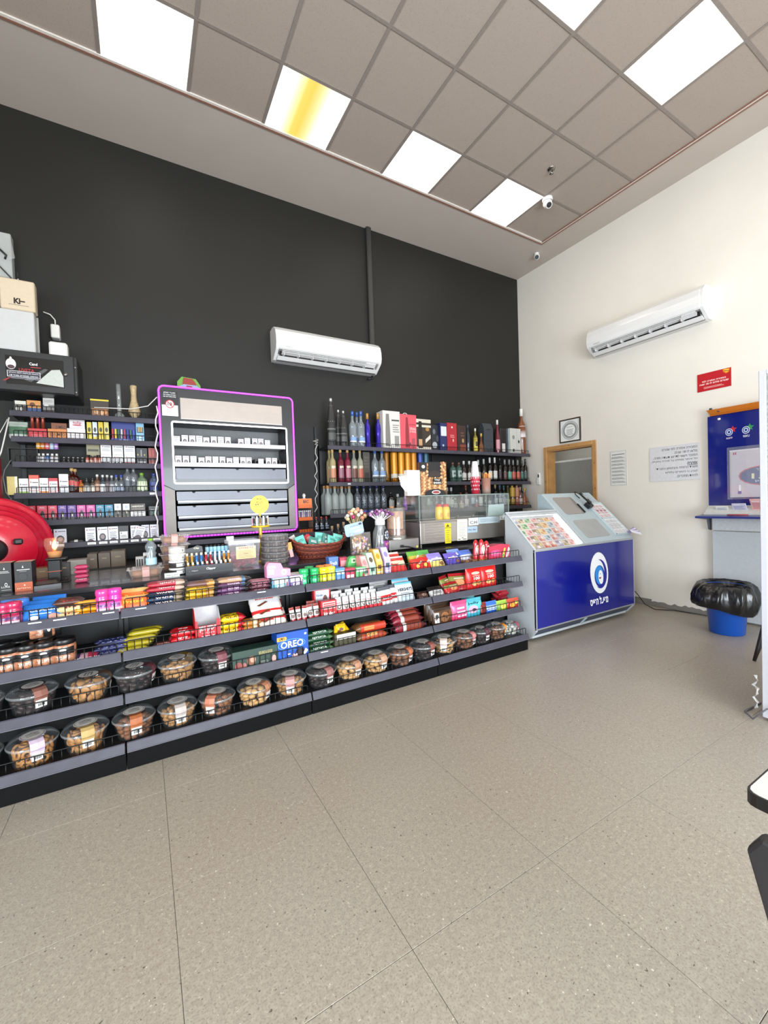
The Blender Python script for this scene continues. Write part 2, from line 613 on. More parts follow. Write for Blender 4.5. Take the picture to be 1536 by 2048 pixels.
t=thing('bullet_camera','small white camera with black lens in the ceiling corner margin','camera',(-0.30,-0.62,CZ))
ob('mount',MB().cyl(0.03,-0.02,0.0,WP,16),t)
ob('ball',MB().lathe([(0.04*math.sin(a),-0.045+0.04*math.cos(a))for a in [PI*i/10 for i in range(11)]][::-1],WP),t)
q=Vector((-0.5,-0.45,-0.45)).to_track_quat('Z','Y').to_euler()
ob('lens',MB().cyl(0.026,0.02,0.046,BLK,16),t,(0,0,-0.045),q)
# ---- trunking on the dark wall
tag(ob('cable_trunking',MB().box(-2.665,-2.60,-0.045,-0.001,3.22,CZ,M('2f2e2d',0.45),0.004).box(-2.652,-2.613,-0.0475,-0.045,3.22,CZ,M('333230',0.4))),'dark vertical trunking running from the air conditioner up to the ceiling','trunking')
# ---- air conditioners
def air_conditioner(label,loc,rz,L,tail):
 t=thing('air_conditioner',label,'air conditioner',loc,(0,0,rz),'wall mounted air conditioners')
 W=M('dddbd9',0.16,0,0.01,coat=0.5)
 W2=M('cccac9',0.3)
 body=[(0,0.0),(0,0.335),(-0.09,0.345),(-0.15,0.335),(-0.20,0.29),(-0.222,0.22),(-0.225,0.15),(-0.215,0.105),(-0.20,0.085),(-0.085,0.0)]
 inner=[(-0.03,0.02),(-0.03,0.32),(-0.14,0.32),(-0.20,0.24),(-0.205,0.11),(-0.17,0.085),(-0.085,0.025)]
 front=[(0,0.07)]+[(0,0.335),(-0.09,0.345),(-0.15,0.335),(-0.20,0.29),(-0.222,0.22),(-0.225,0.15),(-0.215,0.105),(-0.20,0.092),(-0.1,0.092)]
 ob('casing',MB().prism(front,'x',0.03,L-0.03,W),t)
 for a,b_ in ((0,0.03),(L-0.03,L)):
  ob('end_cap',MB().prism([(y*0.985,0.004+z*0.985)for y,z in body],'x',a,b_,W),t)
 ob('outlet_throat',MB().box(0.03,L-0.03,-0.10,0,0.0,0.07,W2).prism([(-0.085,0.001),(-0.10,0.001),(-0.125,0.018),(-0.10,0.018)],'x',0.03,L-0.03,W2),t)
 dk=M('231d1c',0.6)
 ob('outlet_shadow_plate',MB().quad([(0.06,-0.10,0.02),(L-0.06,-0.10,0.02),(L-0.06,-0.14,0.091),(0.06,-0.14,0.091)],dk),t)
 ob('lip',MB().prism([(-0.085,0.0),(-0.125,0.0),(-0.165,0.03),(-0.15,0.034),(-0.12,0.016)],'x',0.03,L-0.03,W),t)
 ob('vane',MB().prism([(-0.15,0.052),(-0.19,0.066),(-0.19,0.071),(-0.148,0.056)],'x',0.07,L-0.2,W2),t)
 ob('vane',MB().prism([(-0.165,0.072),(-0.2,0.082),(-0.2,0.086),(-0.163,0.076)],'x',0.07,L-0.07,W2),t)
 ob('display_window',MB().prism([(-0.165,0.045),(-0.202,0.078),(-0.204,0.088),(-0.163,0.07)],'x',L-0.2,L-0.07,W2),t)
 for k in range(7):
  x=0.09+k*(L-0.3)/6
  ob('louver',MB().box(x,x+0.006,-0.19,-0.12,0.035,0.085,W2),t)
 mb=MB()
 put_text(mb,'TORNADO',0.13,0.118,0.085,0.011,F('7d7d80'),lambda a,b_:(a,-0.2262+max(0,0.15-b_)*0.21,b_))
 ob('lettering',mb,t)
 if tail:
  ob('drain_pipe',MB().tube([(L-0.03,-0.03,0.01),(L-0.03,-0.03,-0.03),(L-0.09,-0.03,-0.045)],0.012,BLK),t)
 return t
air_conditioner('white wall air conditioner on the dark wall under the trunking',(-3.885,-0.002,2.89),0,1.27,True)
air_conditioner('white wall air conditioner on the white wall above the signs',(-0.002,-1.28,3.09),-PI/2,1.26,False)
# ==== shop fixtures
RAIL=M('45434d',0.42,0.0,0.12,14,spec=0.3)
RAILT=M('65636c',0.3,0,0.05)
SHELFB=M('161517',0.45,0,0.08,12)
BACKB=M('0c0c0d',0.6,0,0.08,8)
WIRE=M('121213',0.4,0.3,0)
TICKET=F('ecebe6')
INK='3c3a3a'
def wire_guard(x0,x1,y,z0,h,name,parent,step=0.034):
 """a low guard of welded wires along a shelf front"""
 mb=MB()
 r=0.0022
 mb.tube([(x0,y,z0),(x0,y,z0+h-0.006),(x0+0.006,y,z0+h),(x1-0.006,y,z0+h),(x1,y,z0+h-0.006),(x1,y,z0)],0.003,WIRE,5)
 mb.tube([(x0,y,z0+0.002),(x1,y,z0+0.002)],r,WIRE,4)
 n=max(2,round((x1-x0)/step))
 for i in range(1,n):
  x=x0+(x1-x0)*i/n
  mb.tube([(x,y,z0),(x,y,z0+h)],r,WIRE,4)
 o=ob(name,mb,parent)
 o['kind']='stuff'
 return o
def ticket(parent,x,y,z,tw=0.052,th=0.034,tilt=0.0):
 mb=MB().box(-tw/2,tw/2,-0.0012,0,0,th,TICKET)
 art(mb,[('l',0.15,0.5,0.85,0.82,2,'77757a'),('r',0.34,0.16,0.66,0.3,'4a484c')],lambda a,b,l:(a-tw/2,-0.0012-l,b),tw,th)
 return ob('price_ticket',mb,parent,(x,y,z),(tilt,0,0))
S1,S2,S3,S4=0.80,0.576,0.352,0.122
GY1,GYB=-2.0,-1.63
GX_=[-2.30,-3.29,-4.29,-5.29,-6.29]
gond=[]
where=['beside the blue lottery kiosk','under the steel chiller','under the sweets tubs and lighters','cut by the left photo edge']
for i in range(4):
 x1,x0=GX_[i],GX_[i+1]
 g=thing('gondola_shelf_unit','black low gondola with four grey edged sweet shelves '+where[i],'shelf unit',((x0+x1)/2,-1.84,0),group='low gondola units under the counter')
 gond.append(g)
 h=(x1-x0)/2-0.003
 yf=GY1+1.84
 ob('back_panel',MB().box(-h,h,GYB+1.84,GYB+1.86,0.0,0.868,BACKB),g)
 ob('kick_plate',MB().box(-h,h,-0.205,-0.19,0.0,0.098,M('060607',0.6,spec=0.15)),g)
 ob('base_box',MB().box(-h,h,-0.19,GYB+1.84,0.0,S4-0.022,BACKB),g)
 for z,yy,hh in ((S1,yf,0.043),(S2,yf,0.043),(S3,yf,0.043),(S4,yf-0.055,0.043)):
  s=ob('shelf',MB().box(-h,h,yy+0.012,GYB+1.84,z-0.022,z,SHELFB),g)
  ob('price_rail',MB().prism([(yy+0.012,z+0.018),(yy+0.006,z+0.022),(yy+0.002,z+0.018),(yy-0.012,z-0.020),(yy-0.008,z-0.024),(yy+0.012,z-0.020)],'x',-h+0.002,h-0.002,RAIL),s)
  wire_guard(-h+0.02,h-0.02,yy+0.014,z+0.002,0.068,'wire_guard',s)
  ob('rail_lip',MB().box(-h+0.002,h-0.002,yy-0.0125,yy-0.009,z-0.025,z-0.021,RAILT),s)
 for sx in (-1,1):
  ob('upright',MB().box(min(sx*h,sx*(h-0.02)),max(sx*h,sx*(h-0.02)),GYB+1.815,GYB+1.84,S4,0.868,M('0c0c0d',0.5)),g)
for u,v,k in ((70,1252,3),(119.5,1241,3),(217,1224,3),(282,1220,2),(523,1184,2),(649,1306,1)):
 p=at(u,v,GY1)
 z=S1 if v<1290 else S3
 ticket(gond[k],p.x-gond[k].location.x,GY1+1.84-0.008,z-0.0215,0.05,0.035,-0.25)
 # ---- counter behind the gondolas
CTOP=M('37363a',0.22,0,0.05,6,coat=0.2)
t=thing('sales_counter','long dark grey counter top behind the sweet shelves','counter',(-4.1,-1.2,0))
ob('counter_top',MB().box(-2.3,2.27,-0.445,0.33,0.868,0.90,CTOP,0.004),t)
ob('carcass',MB().box(-2.28,2.25,-0.405,0.28,0.0,0.868,M('161617',0.5)),t)
# ---- wall shelving, three bays of black shelving along the dark wall
def wall_shelf(name,label,x0,x1,yf,zs,joints,top,uprights,back=True,rail_h=0.045,group=None,guards=()):
 t=thing(name,label,'shelf unit',((x0+x1)/2,0,0),group=group)
 cx=(x0+x1)/2
 if back:
  ob('back_panel',MB().box(x0-cx,x1-cx,-0.03,-0.002,0.0,top,BACKB),t)
 for x in uprights:
  ob('upright',MB().box(x-cx-0.015,x-cx+0.015,-0.05,-0.03,0,top,M('0c0c0d',0.5)),t)
 for n_,z in enumerate(zs):
  ed=[x0]+list(joints[n_]if joints and isinstance(joints[0],(list,tuple))else joints)+[x1]
  for a,b in zip(ed[:-1],ed[1:]):
   a,b=a-cx+0.002,b-cx-0.002
   s=ob('shelf',MB().box(a,b,yf+0.01,-0.03,z-0.02,z,SHELFB),t)
   ob('price_rail',MB().prism([(yf+0.012,z+0.008),(yf+0.004,z+0.012),(yf,z+0.008),(yf-0.008,z-rail_h+0.014),(yf-0.002,z-rail_h+0.010),(yf+0.012,z-0.02)],'x',a,b,RAIL),s)
   if n_ in guards:
    wire_guard(a+0.015,b-0.015,yf+0.014,z+0.002,0.056,'wire_guard',s,0.03)
 return t
LY=-0.33
LZ=[2.125,1.925,1.728,1.482,1.266,1.075]
tl=wall_shelf('wall_shelf_unit','black wall shelves of vape cartons, tobacco and small bottles by the hose reel',-6.02,-5.005,LY,LZ,[],2.16,(-6.0,-5.02),guards=(0,1,2,3,4))
RY=-0.30
RZ=[1.962,1.556,1.205]
tr=wall_shelf('wall_shelf_unit','black wall shelves of bottles with three long grey edged tiers',-3.385,-0.158,RY,RZ,[[-2.572,-1.772,-0.966],[-2.572,-1.772,-0.966],[-2.572,-1.772,-0.966]],2.0,(-3.37,-2.57,-1.77,-0.97,-0.175),guards=(0,1,2))
MZ=1.03
tm=wall_shelf('wall_shelf_unit','black wall shelf below the cigarette cabinet with a bare dark back',-5.0,-3.40,-0.40,[MZ],[-4.2],2.21,(-3.42,),guards=(0,))
for u,v in ((75,1095),(93,1093),(120,1090),(183,1073),(206,1071),(227,1069),(248,1067),(269,1066),(290,1064),(313,1061)):
 p=at(u,v,LY)
 ticket(tl,p.x-tl.location.x,LY-0.004,LZ[5]-0.032,0.058,0.034)
p=at(306,987,LY)
ticket(tl,p.x-tl.location.x,LY-0.004,LZ[3]-0.03,0.05,0.03)
p=at(698,962,RY)
ticket(tr,p.x-tr.location.x,RY-0.004,RZ[1]-0.03,0.035,0.028)
t=thing('back_ledge','dark low ledge under the vape shelves holding brown cartons','shelf',(-4.5,0,0))
ob('board',MB().box(-1.1,1.1,-0.62,-0.06,0.86,0.885,M('2b2723',0.5)),t)
ob('front_panel',MB().box(-1.1,1.1,-0.6,-0.58,0.0,0.86,BACKB),t)
# ---- cigarette cabinet with neon outline
CY_=-0.36
CX0,CX1,CZ0,CZ1=-5.0,-3.785,1.075,2.428
cxm=(CX0+CX1)/2
def cz(a,b):
 p=at(300+a/4.518,740+b/4.518,CY_)
 return p.x-cxm,p.z
t=cig=thing('cigarette_cabinet','tall dark cigarette display cabinet outlined in purple neon','cabinet',(cxm,0,0))
CAB=M('2c2c2e',0.4,0,0.04)
GRYB=M('8a837c',0.45,0,0.04)
SLV=M('6a6b73',0.35,0.2,0.03)
W_=(CX1-CX0)/2
wx0,wx1,wz0,wz1=-W_+0.095,W_-0.075,1.56,2.115
px0,px1=-W_+0.105,W_-0.085
mb=MB()
mb.box(-W_,W_,-0.34,-0.04,CZ0,wz0,CAB)
mb.box(-W_,W_,-0.34,-0.04,wz1,CZ1,CAB)
mb.box(-W_,wx0,-0.34,-0.04,wz0,wz1,CAB)
mb.box(wx1,W_,-0.34,-0.04,wz0,wz1,CAB)
mb.box(wx0,wx1,-0.06,-0.04,wz0,wz1,M('6b6c6c',0.5))
ob('body',mb,t)
FP=M('343536',0.3,0,0.03,coat=0.2)
mb=MB()
mb.box(-W_,W_,CY_,-0.34,1.556,1.556+0.02,FP)
mb.box(-W_,W_,CY_,-0.34,wz1,CZ1,FP)
mb.box(-W_,wx0,CY_,-0.34,1.576,wz1,FP)
mb.box(wx1,W_,CY_,-0.34,1.576,wz1,FP)
mb.prism([(-W_,1.6),(-W_,1.556),(-W_+0.1,1.50),(W_-0.08,1.50),(W_,1.556),(W_,1.6)][::-1],'y',CY_-0.001,-0.34,FP)
ob('fascia',mb,t)
mb=MB()
mb.prism([(-W_,1.545),(-W_,CZ0),(W_,CZ0),(W_,1.545),(W_-0.075,1.497),(W_-0.075,CZ0+0.045),(-W_+0.095,CZ0+0.045),(-W_+0.095,1.497)],'y',CY_,-0.34,GRYB)
ob('lower_surround',mb,t)
x0,x1,z0,z1=-W_+0.17,W_-0.115,2.145,2.335
mb=MB().box(x0,x1,CY_-0.004,CY_,z0,z1,M('b5a89f',0.4,0,0.04,8))
art(mb,[('r',0,0,1,0.03,'dcd8d8'),('r',0.03,0.27,0.97,0.275,'a89c96'),('r',0.03,0.55,0.97,0.556,'a89c96'),('r',0.03,0.85,0.97,0.856,'a89c96')],lambda a,b,l:(x0+a,CY_-0.004-l,z0+b),x1-x0,z1-z0)
ob('header_panel',mb,t)
x0,x1,z0,z1=-W_+0.022,-W_+0.15,2.165,2.385
mb=MB().box(x0,x1,CY_-0.003,CY_,z0,z1,F('1b1a1c'))
nf=lambda a,b,l:(x0+a,CY_-0.003-l,z0+b)
art(mb,[('r',0.0,0.0,1,0.44,'e7e5e3'),('c',0.5,0.48,0.28,0.17,'c02a2c'),('c',0.5,0.48,0.23,0.137,'f1efee'),('t','18',0.5,0.48,0.28,0.14,'141414'),('p',[(0.33,0.585),(0.37,0.605),(0.68,0.375),(0.64,0.355)],'c02a2c'),('t',heb('מוצרי טבק'),0.5,0.93,0.72,0.06,'e9e9e9'),('t',heb('המכירה אסורה למי'),0.5,0.855,0.78,0.05,'e9e9e9'),('t',heb('שטרם מלאו לו 18 שנה'),0.5,0.78,0.8,0.05,'e9e9e9'),('l',0.25,0.1,0.8,0.2,2,'b9b7b5')],nf,x1-x0,z1-z0,0.0003)
ob('age_notice',mb,t)
NEON=E('c94af2',1.35)
LED=E('f6f7ff',3.0)
def rounded(x0,x1,z0,z1,r,y):
 pts=[]
 for cx,cz_,a0 in ((x1-r,z1-r,0),(x0+r,z1-r,90),(x0+r,z0+r,180),(x1-r,z0+r,270)):
  for k in range(5):
   a=math.radians(a0+22.5*k)
   pts.append((cx+r*math.cos(a),y,cz_+r*math.sin(a)))
 return pts
ob('neon_tube',MB().tube(rounded(-W_,W_,CZ0-0.002,CZ1,0.045,CY_-0.008),0.0085,NEON,8,True),t)
ob('window_light_strip',MB().tube(rounded(wx0,wx1,wz0-0.0,wz1,0.015,CY_-0.006),0.0075,LED,8,True),t)
for z in (1.925,1.735):
 s=ob('tray',MB().box(wx0+0.012,wx1-0.012,-0.33,-0.06,z-0.012,z,M('a4a5aa',0.35)),t)
 ob('tray_rail',MB().box(wx0+0.012,wx1-0.012,-0.345,-0.33,z-0.02,z+0.018,M('c9cad2',0.25)),s)
mb=MB()
for k in range(16):
 x=wx0+0.05+k*0.062
 mb.box(x,x+0.004,-0.31,-0.1,1.755,1.80,M('3b3c3c',0.5))
ob('divider_comb',mb,t,kind='stuff')
def flap(z0,z1,x0,x1):
 f=ob('flap',MB().box(x0,x1,-0.338,-0.33,z0+0.028,z1,SLV),t)
 mb=MB().box(x0+0.01,x1-0.01,-0.358,-0.338,z0+0.012,z0+0.026,M('96979d',0.3,0.3)).box(x0+0.01,x1-0.01,-0.35,-0.338,z0,z0+0.012,M('55565a',0.3))
 ob('handle_rail',mb,f)
 for fx in (0.14,0.53,0.88):
  xx=x0+(x1-x0)*fx
  ob('latch',MB().prism([(xx-0.016,z1),(xx+0.016,z1),(xx+0.007,z1-0.012),(xx-0.007,z1-0.012)],'y',-0.339,-0.342,BACKB),f)
flap(1.575,1.70,wx0+0.015,wx1-0.015)
mb=MB().box(-W_+0.095,W_-0.075,-0.34,-0.332,CZ0+0.045,1.497,M('1b1b1c',0.4))
ob('recess_back',mb,t)
for z0,z1 in ((1.375,1.485),(1.235,1.355),(1.125,1.215)):
 f=ob('flap',MB().box(-W_+0.108,W_-0.088,-0.352,-0.342,z0+0.03,z1,SLV),t)
 ob('handle_rail',MB().box(-W_+0.115,W_-0.095,-0.372,-0.352,z0+0.012,z0+0.027,M('96979d',0.3,0.3)).box(-W_+0.115,W_-0.095,-0.366,-0.352,z0,z0+0.012,M('3b3c40',0.3)),f)
 for fx in (0.14,0.53,0.88):
  xx=-W_+0.108+(2*W_-0.196)*fx
  ob('latch',MB().prism([(xx-0.016,z1),(xx+0.016,z1),(xx+0.007,z1-0.014),(xx-0.007,z1-0.014)],'y',-0.353,-0.357,BACKB),f)
  # ---- lottery kiosk
KX0,KX1,KF,KZ=-2.14,-0.56,-2.0,0.852
t=kio=thing('lottery_kiosk','blue fronted lottery kiosk with a lit ticket case and sloped grey panel','kiosk',((KX0+KX1)/2,0,0))
kc=(KX0+KX1)/2
KG=M('b9bdc1',0.35,0,0.03,coat=0.2)
KP=M('a9b7bd',0.3,0,0.02,coat=0.2)
KB=M('0c157c',0.16,0,0.02,20,coat=0.5)
KD=M('3a4154',0.4,0,0.05)
ALU=M('b5b7ba',0.3,0.6,0)
a,b,c=KX0-kc,KX1-kc,-1.40-kc
sideL=[(-2.0,0.11),(-1.93,0.03),(-1.66,0.03),(-1.66,1.187),(-2.0,KZ)]
sideR=[(-2.0,0.11),(-1.93,0.03),(-1.45,0.03),(-1.45,1.36),(-1.47,1.36),(-1.50,1.352),(-2.0,KZ)]
ob('side_panel',MB().prism(sideL,'x',a,a+0.02,KG),t)
ob('side_panel',MB().prism(sideR,'x',b-0.02,b,KG),t)
ob('dividing_panel',MB().prism(sideR,'x',c-0.01,c+0.01,KP),t)
ob('back_panel',MB().box(a+0.02,c-0.01,-1.68,-1.66,0.03,1.17,KG).box(c+0.01,b-0.02,-1.47,-1.45,0.03,1.345,KG),t)
fp=ob('front_panel',MB().box(a+0.012,b-0.012,-2.006,-1.988,0.135,KZ-0.018,KB,0.002),t)
fw,fh=b-a-0.024,KZ-0.153
mb=MB()
ff=lambda x,z,l:(a+0.012+x,-2.006-l,0.135+z)
ox,oz,rx,rz=0.94,0.405,0.148,0.212
def oval(cx,cz_,rx,rz,rot,n=28):
 return [(cx+rx*math.cos(q)*math.cos(rot)-rz*math.sin(q)*math.sin(rot),cz_+rx*math.cos(q)*math.sin(rot)+rz*math.sin(q)*math.cos(rot))for q in [2*PI*i/n for i in range(n)]]
def put(poly,h,l):
 mb.quad([ff(x,z,l)for x,z in poly],F(h))
put(oval(ox,oz,rx+0.006,rz+0.006,0.16),'0a1050',0.0004)
put(oval(ox,oz,rx,rz,0.16),'f2f3f6',0.0008)
put(oval(ox+0.012,oz-0.012,rx*0.76,rz*0.71,0.16),'18208c',0.0012)
put(oval(ox-0.018,oz-0.002,rx*0.68,rz*0.66,0.16),'f2f3f6',0.0016)
put(oval(ox+0.002,oz-0.034,rx*0.58,rz*0.53,0.16),'18208c',0.0020)
put(oval(ox-0.004,oz-0.022,rx*0.46,rz*0.46,0.16),'2f8ad8',0.0024)
put(oval(ox+0.02,oz-0.045,rx*0.27,rz*0.34,0.16),'f2f3f6',0.0028)
put([(ox+0.006+0.02*math.cos(q),oz-0.045+0.018*math.sin(q))for q in [PI+PI*i/10 for i in range(11)]],'8a3328',0.0032)
put(oval(ox+0.012,oz-0.012,0.008,0.005,0),'2f8ad8',0.0032)
put_text(mb,heb('מפעל הפיס'),0.93,0.125,0.30,0.078,F('f4f5f8'),lambda x,z:ff(x,z,0.0008),0.045)
mb.quad([ff(x_,z_,0.0004)for x_,z_ in ((1.275,0.0),(1.279,0.0),(1.279,fh),(1.275,fh))],F('0a0f4a'))
ob('emblem',mb,fp)
mb=MB()
for q in ((a,b,-2.01,-1.985,KZ-0.018,KZ),(a,b,-2.008,-1.985,0.122,0.135),(a,a+0.012,-2.008,-1.985,0.135,KZ-0.018),(b-0.012,b,-2.008,-1.985,0.135,KZ-0.018)):
 mb.box(*q,ALU,0.002)
ob('edge_trim',mb,t)
ob('plinth',MB().prism([(-1.995,0.122),(-1.93,0.05),(-1.7,0.05),(-1.7,0.122)],'x',a+0.02,b-0.02,KD),t)
ob('plinth_strip',MB().box(a+0.02,b-0.06,-1.94,-1.90,0.03,0.052,KG),t)
for x in (a+0.1,b-0.12):
 for y in (-1.87,-1.74):
  ob('foot',MB().cyl(0.02,0.0,0.05,BLK,10,(x,y,0)),t)
ob('deck',MB().box(a+0.02,b-0.02,-1.985,-1.68,0.64,0.66,KG),t)
sl=Matrix.Translation((0,-2.0,KZ))@Matrix.Rotation(math.radians(45),4,'X')
def slope(name,x0,x1,s0,s1,h0,h1,mat,parent=t,bev=0.0,mk=None):
 mb=mk or MB().box(x0,x1,s0,s1,h0,h1,mat,bev)
 o=ob(name,mb,parent)
 o.matrix_local=sl if parent is t else Matrix.Identity(4)
 return o
cp=slope('control_panel',c+0.01,b,0.0,0.708,-0.02,0.004,KP,bev=0.004)
ob('panel_top',MB().box(c+0.01,b,-1.50,-1.45,1.345,1.36,KP,0.004),t)
def rrect(x0,x1,y0,y1,r):
 pts=[]
 for cx,cy,a0 in ((x1-r,y1-r,0),(x0+r,y1-r,90),(x0+r,y0+r,180),(x1-r,y0+r,270)):
  for k in range(4):
   q=math.radians(a0+30*k)
   pts.append((cx+r*math.cos(q),cy+r*math.sin(q)))
 return pts
SCR=M('8d8783',0.12,0,0.02,coat=0.5)
SCR2=M('9a9c9a',0.1,0,0.05,9,coat=0.5)
s=slope('screen',0,0,0,0,0,0,SCR,mk=MB().prism(rrect(c+0.10,c+0.43,0.392,0.65,0.03),'z',0.004,0.0075,SCR))
ob('screen_clip',MB().box(c+0.41,c+0.424,0.40,0.53,0.0075,0.02,BLK),s)
s=slope('screen',0,0,0,0,0,0,SCR2,mk=MB().prism(rrect(c+0.10,c+0.50,0.06,0.305,0.03),'z',0.004,0.0075,SCR2))
mb=MB()
ex,ey=c+0.70,0.655
for k,(rx_,ry_,hh)in enumerate(((0.045,0.028,'2b3a8c'),(0.036,0.021,'c6d0d5'),(0.024,0.013,'2b3a8c'),(0.016,0.008,'c6d0d5'))):
 mb.quad([(ex+rx_*math.cos(q)+0.004*k,ey+ry_*math.sin(q)-0.002*k,0.0045+0.0004*k)for q in [2*PI*i/20 for i in range(20)]],F(hh))
put_text(mb,heb('מפעל הפיס'),ex+0.01,ey-0.045,0.075,0.014,F('2b3a8c'),lambda x,y:(x,y,0.0045))
slope('panel_emblem',0,0,0,0,0,0,None,mk=mb)
tray=slope('slip_tray',c+0.585,b-0.012,0.055,0.53,0.004,0.016,M('cfd8da',0.3),bev=0.003)
mb=MB()
for y in (0.06,0.29,0.525):
 mb.box(c+0.585,b-0.012,y-0.004,y+0.004,0.016,0.028,M('c3ccd0',0.3))
for x in (c+0.585,c+0.65,c+0.715,b-0.016):
 mb.box(x,x+0.004,0.055,0.53,0.016,0.026,M('c3ccd0',0.3))
ob('tray_divider',mb,tray)
cs=slope('case_floor',a+0.02,c-0.01,0.02,0.475,-0.055,-0.045,M('e6e3e6',0.5))
ob('case_sill',MB().box(a+0.02,c-0.01,-2.0,-1.965,KZ-0.02,KZ+0.003,KG,0.002),t)
slope('case_rim',0,0,0,0,0,0,None,mk=MB().box(a-0.001,a+0.021,0.0,0.475,0.0005,0.007,KG,0.002).box(c-0.011,c+0.012,0.0,0.475,0.0045,0.008,KG,0.002).box(a,c,0.455,0.478,-0.06,0.006,KG,0.002))
slope('case_light_strip',0,0,0,0,0,0,None,mk=MB().box(a+0.02,c-0.01,0.43,0.452,-0.035,-0.02,E('ffffff',5)).box(c-0.026,c-0.012,0.02,0.43,-0.035,-0.02,E('ffffff',5)))
slope('case_glass',a+0.02,c-0.01,0.03,0.455,0.0,0.003,G('e8eef0',0.05,0.03))
ob('case_top',MB().box(a+0.02,c-0.01,-1.672,-1.655,1.165,1.187,KG,0.003),t)
# ==== things on the white wall and by the right edge
def wall_face(y0,z1,x):
 """face of a flat thing on the white side wall: a to the right as one looks at it, b upwards from the bottom"""
 return lambda a,b,l:(x-l,y0-a,z1+b)
def wall_sign(name,label,cat,y0,y1,z0,z1,mat,spec,th=0.006,tilt=0.0,back='sign_board'):
 t=thing(name,label,cat,(0,(y0+y1)/2,(z0+z1)/2),(tilt,0,0))
 w,h=y0-y1,z1-z0
 ob(back,MB().box(-th-0.001,-0.001,-w/2,w/2,-h/2,h/2,mat,0.001),t)
 mb=MB()
 art(mb,spec,wall_face(w/2,-h/2,-th-0.001),w,h)
 if mb.v:
  ob('print',mb,t)
 return t,w,h
t,w,h=wall_sign('framed_print','black framed print with a grey circle of writing above the doorway','picture',-0.706,-1.032,2.075,2.395,F('e4e4e0'),[('c',0.5,0.5,0.40,0.40,'9a9c9a'),('c',0.5,0.5,0.375,0.375,'c9cbc8'),('c',0.5,0.5,0.33,0.33,'8f918f'),('c',0.5,0.5,0.255,0.255,'e9e9e5'),('t',heb('ברכת העסק'),0.5,0.64,0.27,0.035,'2c2c2c'),('l',0.34,0.3,0.68,0.57,6,'9c9c9c')],0.012)
mb=MB()
FR=M('3a2a1c',0.35,0,0.1)
for q in ((-w/2,w/2,h/2-0.016,h/2),(-w/2,w/2,-h/2,-h/2+0.016),(-w/2,-w/2+0.016,-h/2+0.016,h/2-0.016),(w/2-0.016,w/2,-h/2+0.016,h/2-0.016)):
 mb.box(-0.022,-0.001,*q,FR,0.002)
ob('frame',mb,t)
wall_sign('notice_sheet','narrow white printed rules sheet beside the pine doorway','notice',-1.425,-1.635,1.44,1.873,F('dad8d3'),[('r',0.02,0.01,0.98,0.016,'9a9896'),('r',0.02,0.984,0.98,0.99,'9a9896'),('r',0.02,0.01,0.035,0.99,'9a9896'),('r',0.965,0.01,0.98,0.99,'9a9896'),('r',0.12,0.885,0.88,0.9,'3a3a3a')]+[('l',0.1,0.08+0.1*k,0.9,0.08+0.1*k+0.055,3 if k%2 else 2,'8c8a88')for k in range(8)],0.003)
tx=['המכירה אסורה למי שטרם','מלאו לו 18 שנים.','המוכר רשאי לדרוש תעודה מזהה.','חל איסור מוחלט על מכירה בהקפה.','אזהרה','משרד הרווחה והביטחון החברתי','קובע כי הימורים עלולים','להיות ממכרים.']
t,w,h=wall_sign('age_sign','large white sign with eight lines of black lettering beside the blue board','sign',-1.905,-2.405,1.462,1.855,F('cfcdcf'),[],0.008,0.0)
mb=MB()
ff_=wall_face(w/2,-h/2,-0.009)
mk=F('262527')
for i,s_ in enumerate(tx):
 wd=(0.70,0.45,0.89,0.93,0.19,0.83,0.63,0.40)[i]*w
 cxr=0.965*w-wd/2
 zc=h*(0.905-0.1115*i)
 put_text(mb,heb(s_),cxr,zc,wd,0.028,mk,lambda a_,b_:ff_(a_,b_,0.0004),0.03 if i==4 else 0.008)
 if i==4:
  mb.quad([ff_(x_,y_,0.0004)for x_,y_ in ((cxr-wd/2,zc-0.022),(cxr+wd/2,zc-0.022),(cxr+wd/2,zc-0.018),(cxr-wd/2,zc-0.018))],mk)
ob('lettering',mb,t)
t,w,h=wall_sign('age_sign','small red sign with white lettering high above the blue board','sign',-2.396,-2.69,2.382,2.568,F('b3141f'),[('t',heb('המכירה אסורה למי'),0.5,0.535,0.70,0.1,'f3e4e0'),('t',heb('שטרם מלאו לו 18 שנה'),0.5,0.39,0.86,0.1,'f3e4e0'),('l',0.2,0.13,0.8,0.25,2,'e0a9a5'),('p',[(0.76,0.98),(0.97,0.98),(0.95,0.78),(0.86,0.72),(0.78,0.84)],'d97a1e'),('p',[(0.80,0.96),(0.95,0.9),(0.9,0.78),(0.84,0.82)],'f2c24a'),('p',[(0.82,0.9),(0.95,0.84),(0.94,0.81),(0.82,0.86)],'5a2410')],0.006)
t=thing('thermostat','small white wall controller between the bottle shelves and the doorway','thermostat',(0,-0.325,1.60))
ob('remote_body',MB().box(-0.018,-0.001,-0.022,0.022,-0.075,0.085,WP,0.004),t)
ob('display',MB().box(-0.0188,-0.018,-0.014,0.012,0.02,0.065,M('3d4245',0.2)),t)
ob('holder',MB().box(-0.026,-0.001,-0.027,0.027,-0.09,-0.03,M('d9d9d6',0.4),0.004),t)
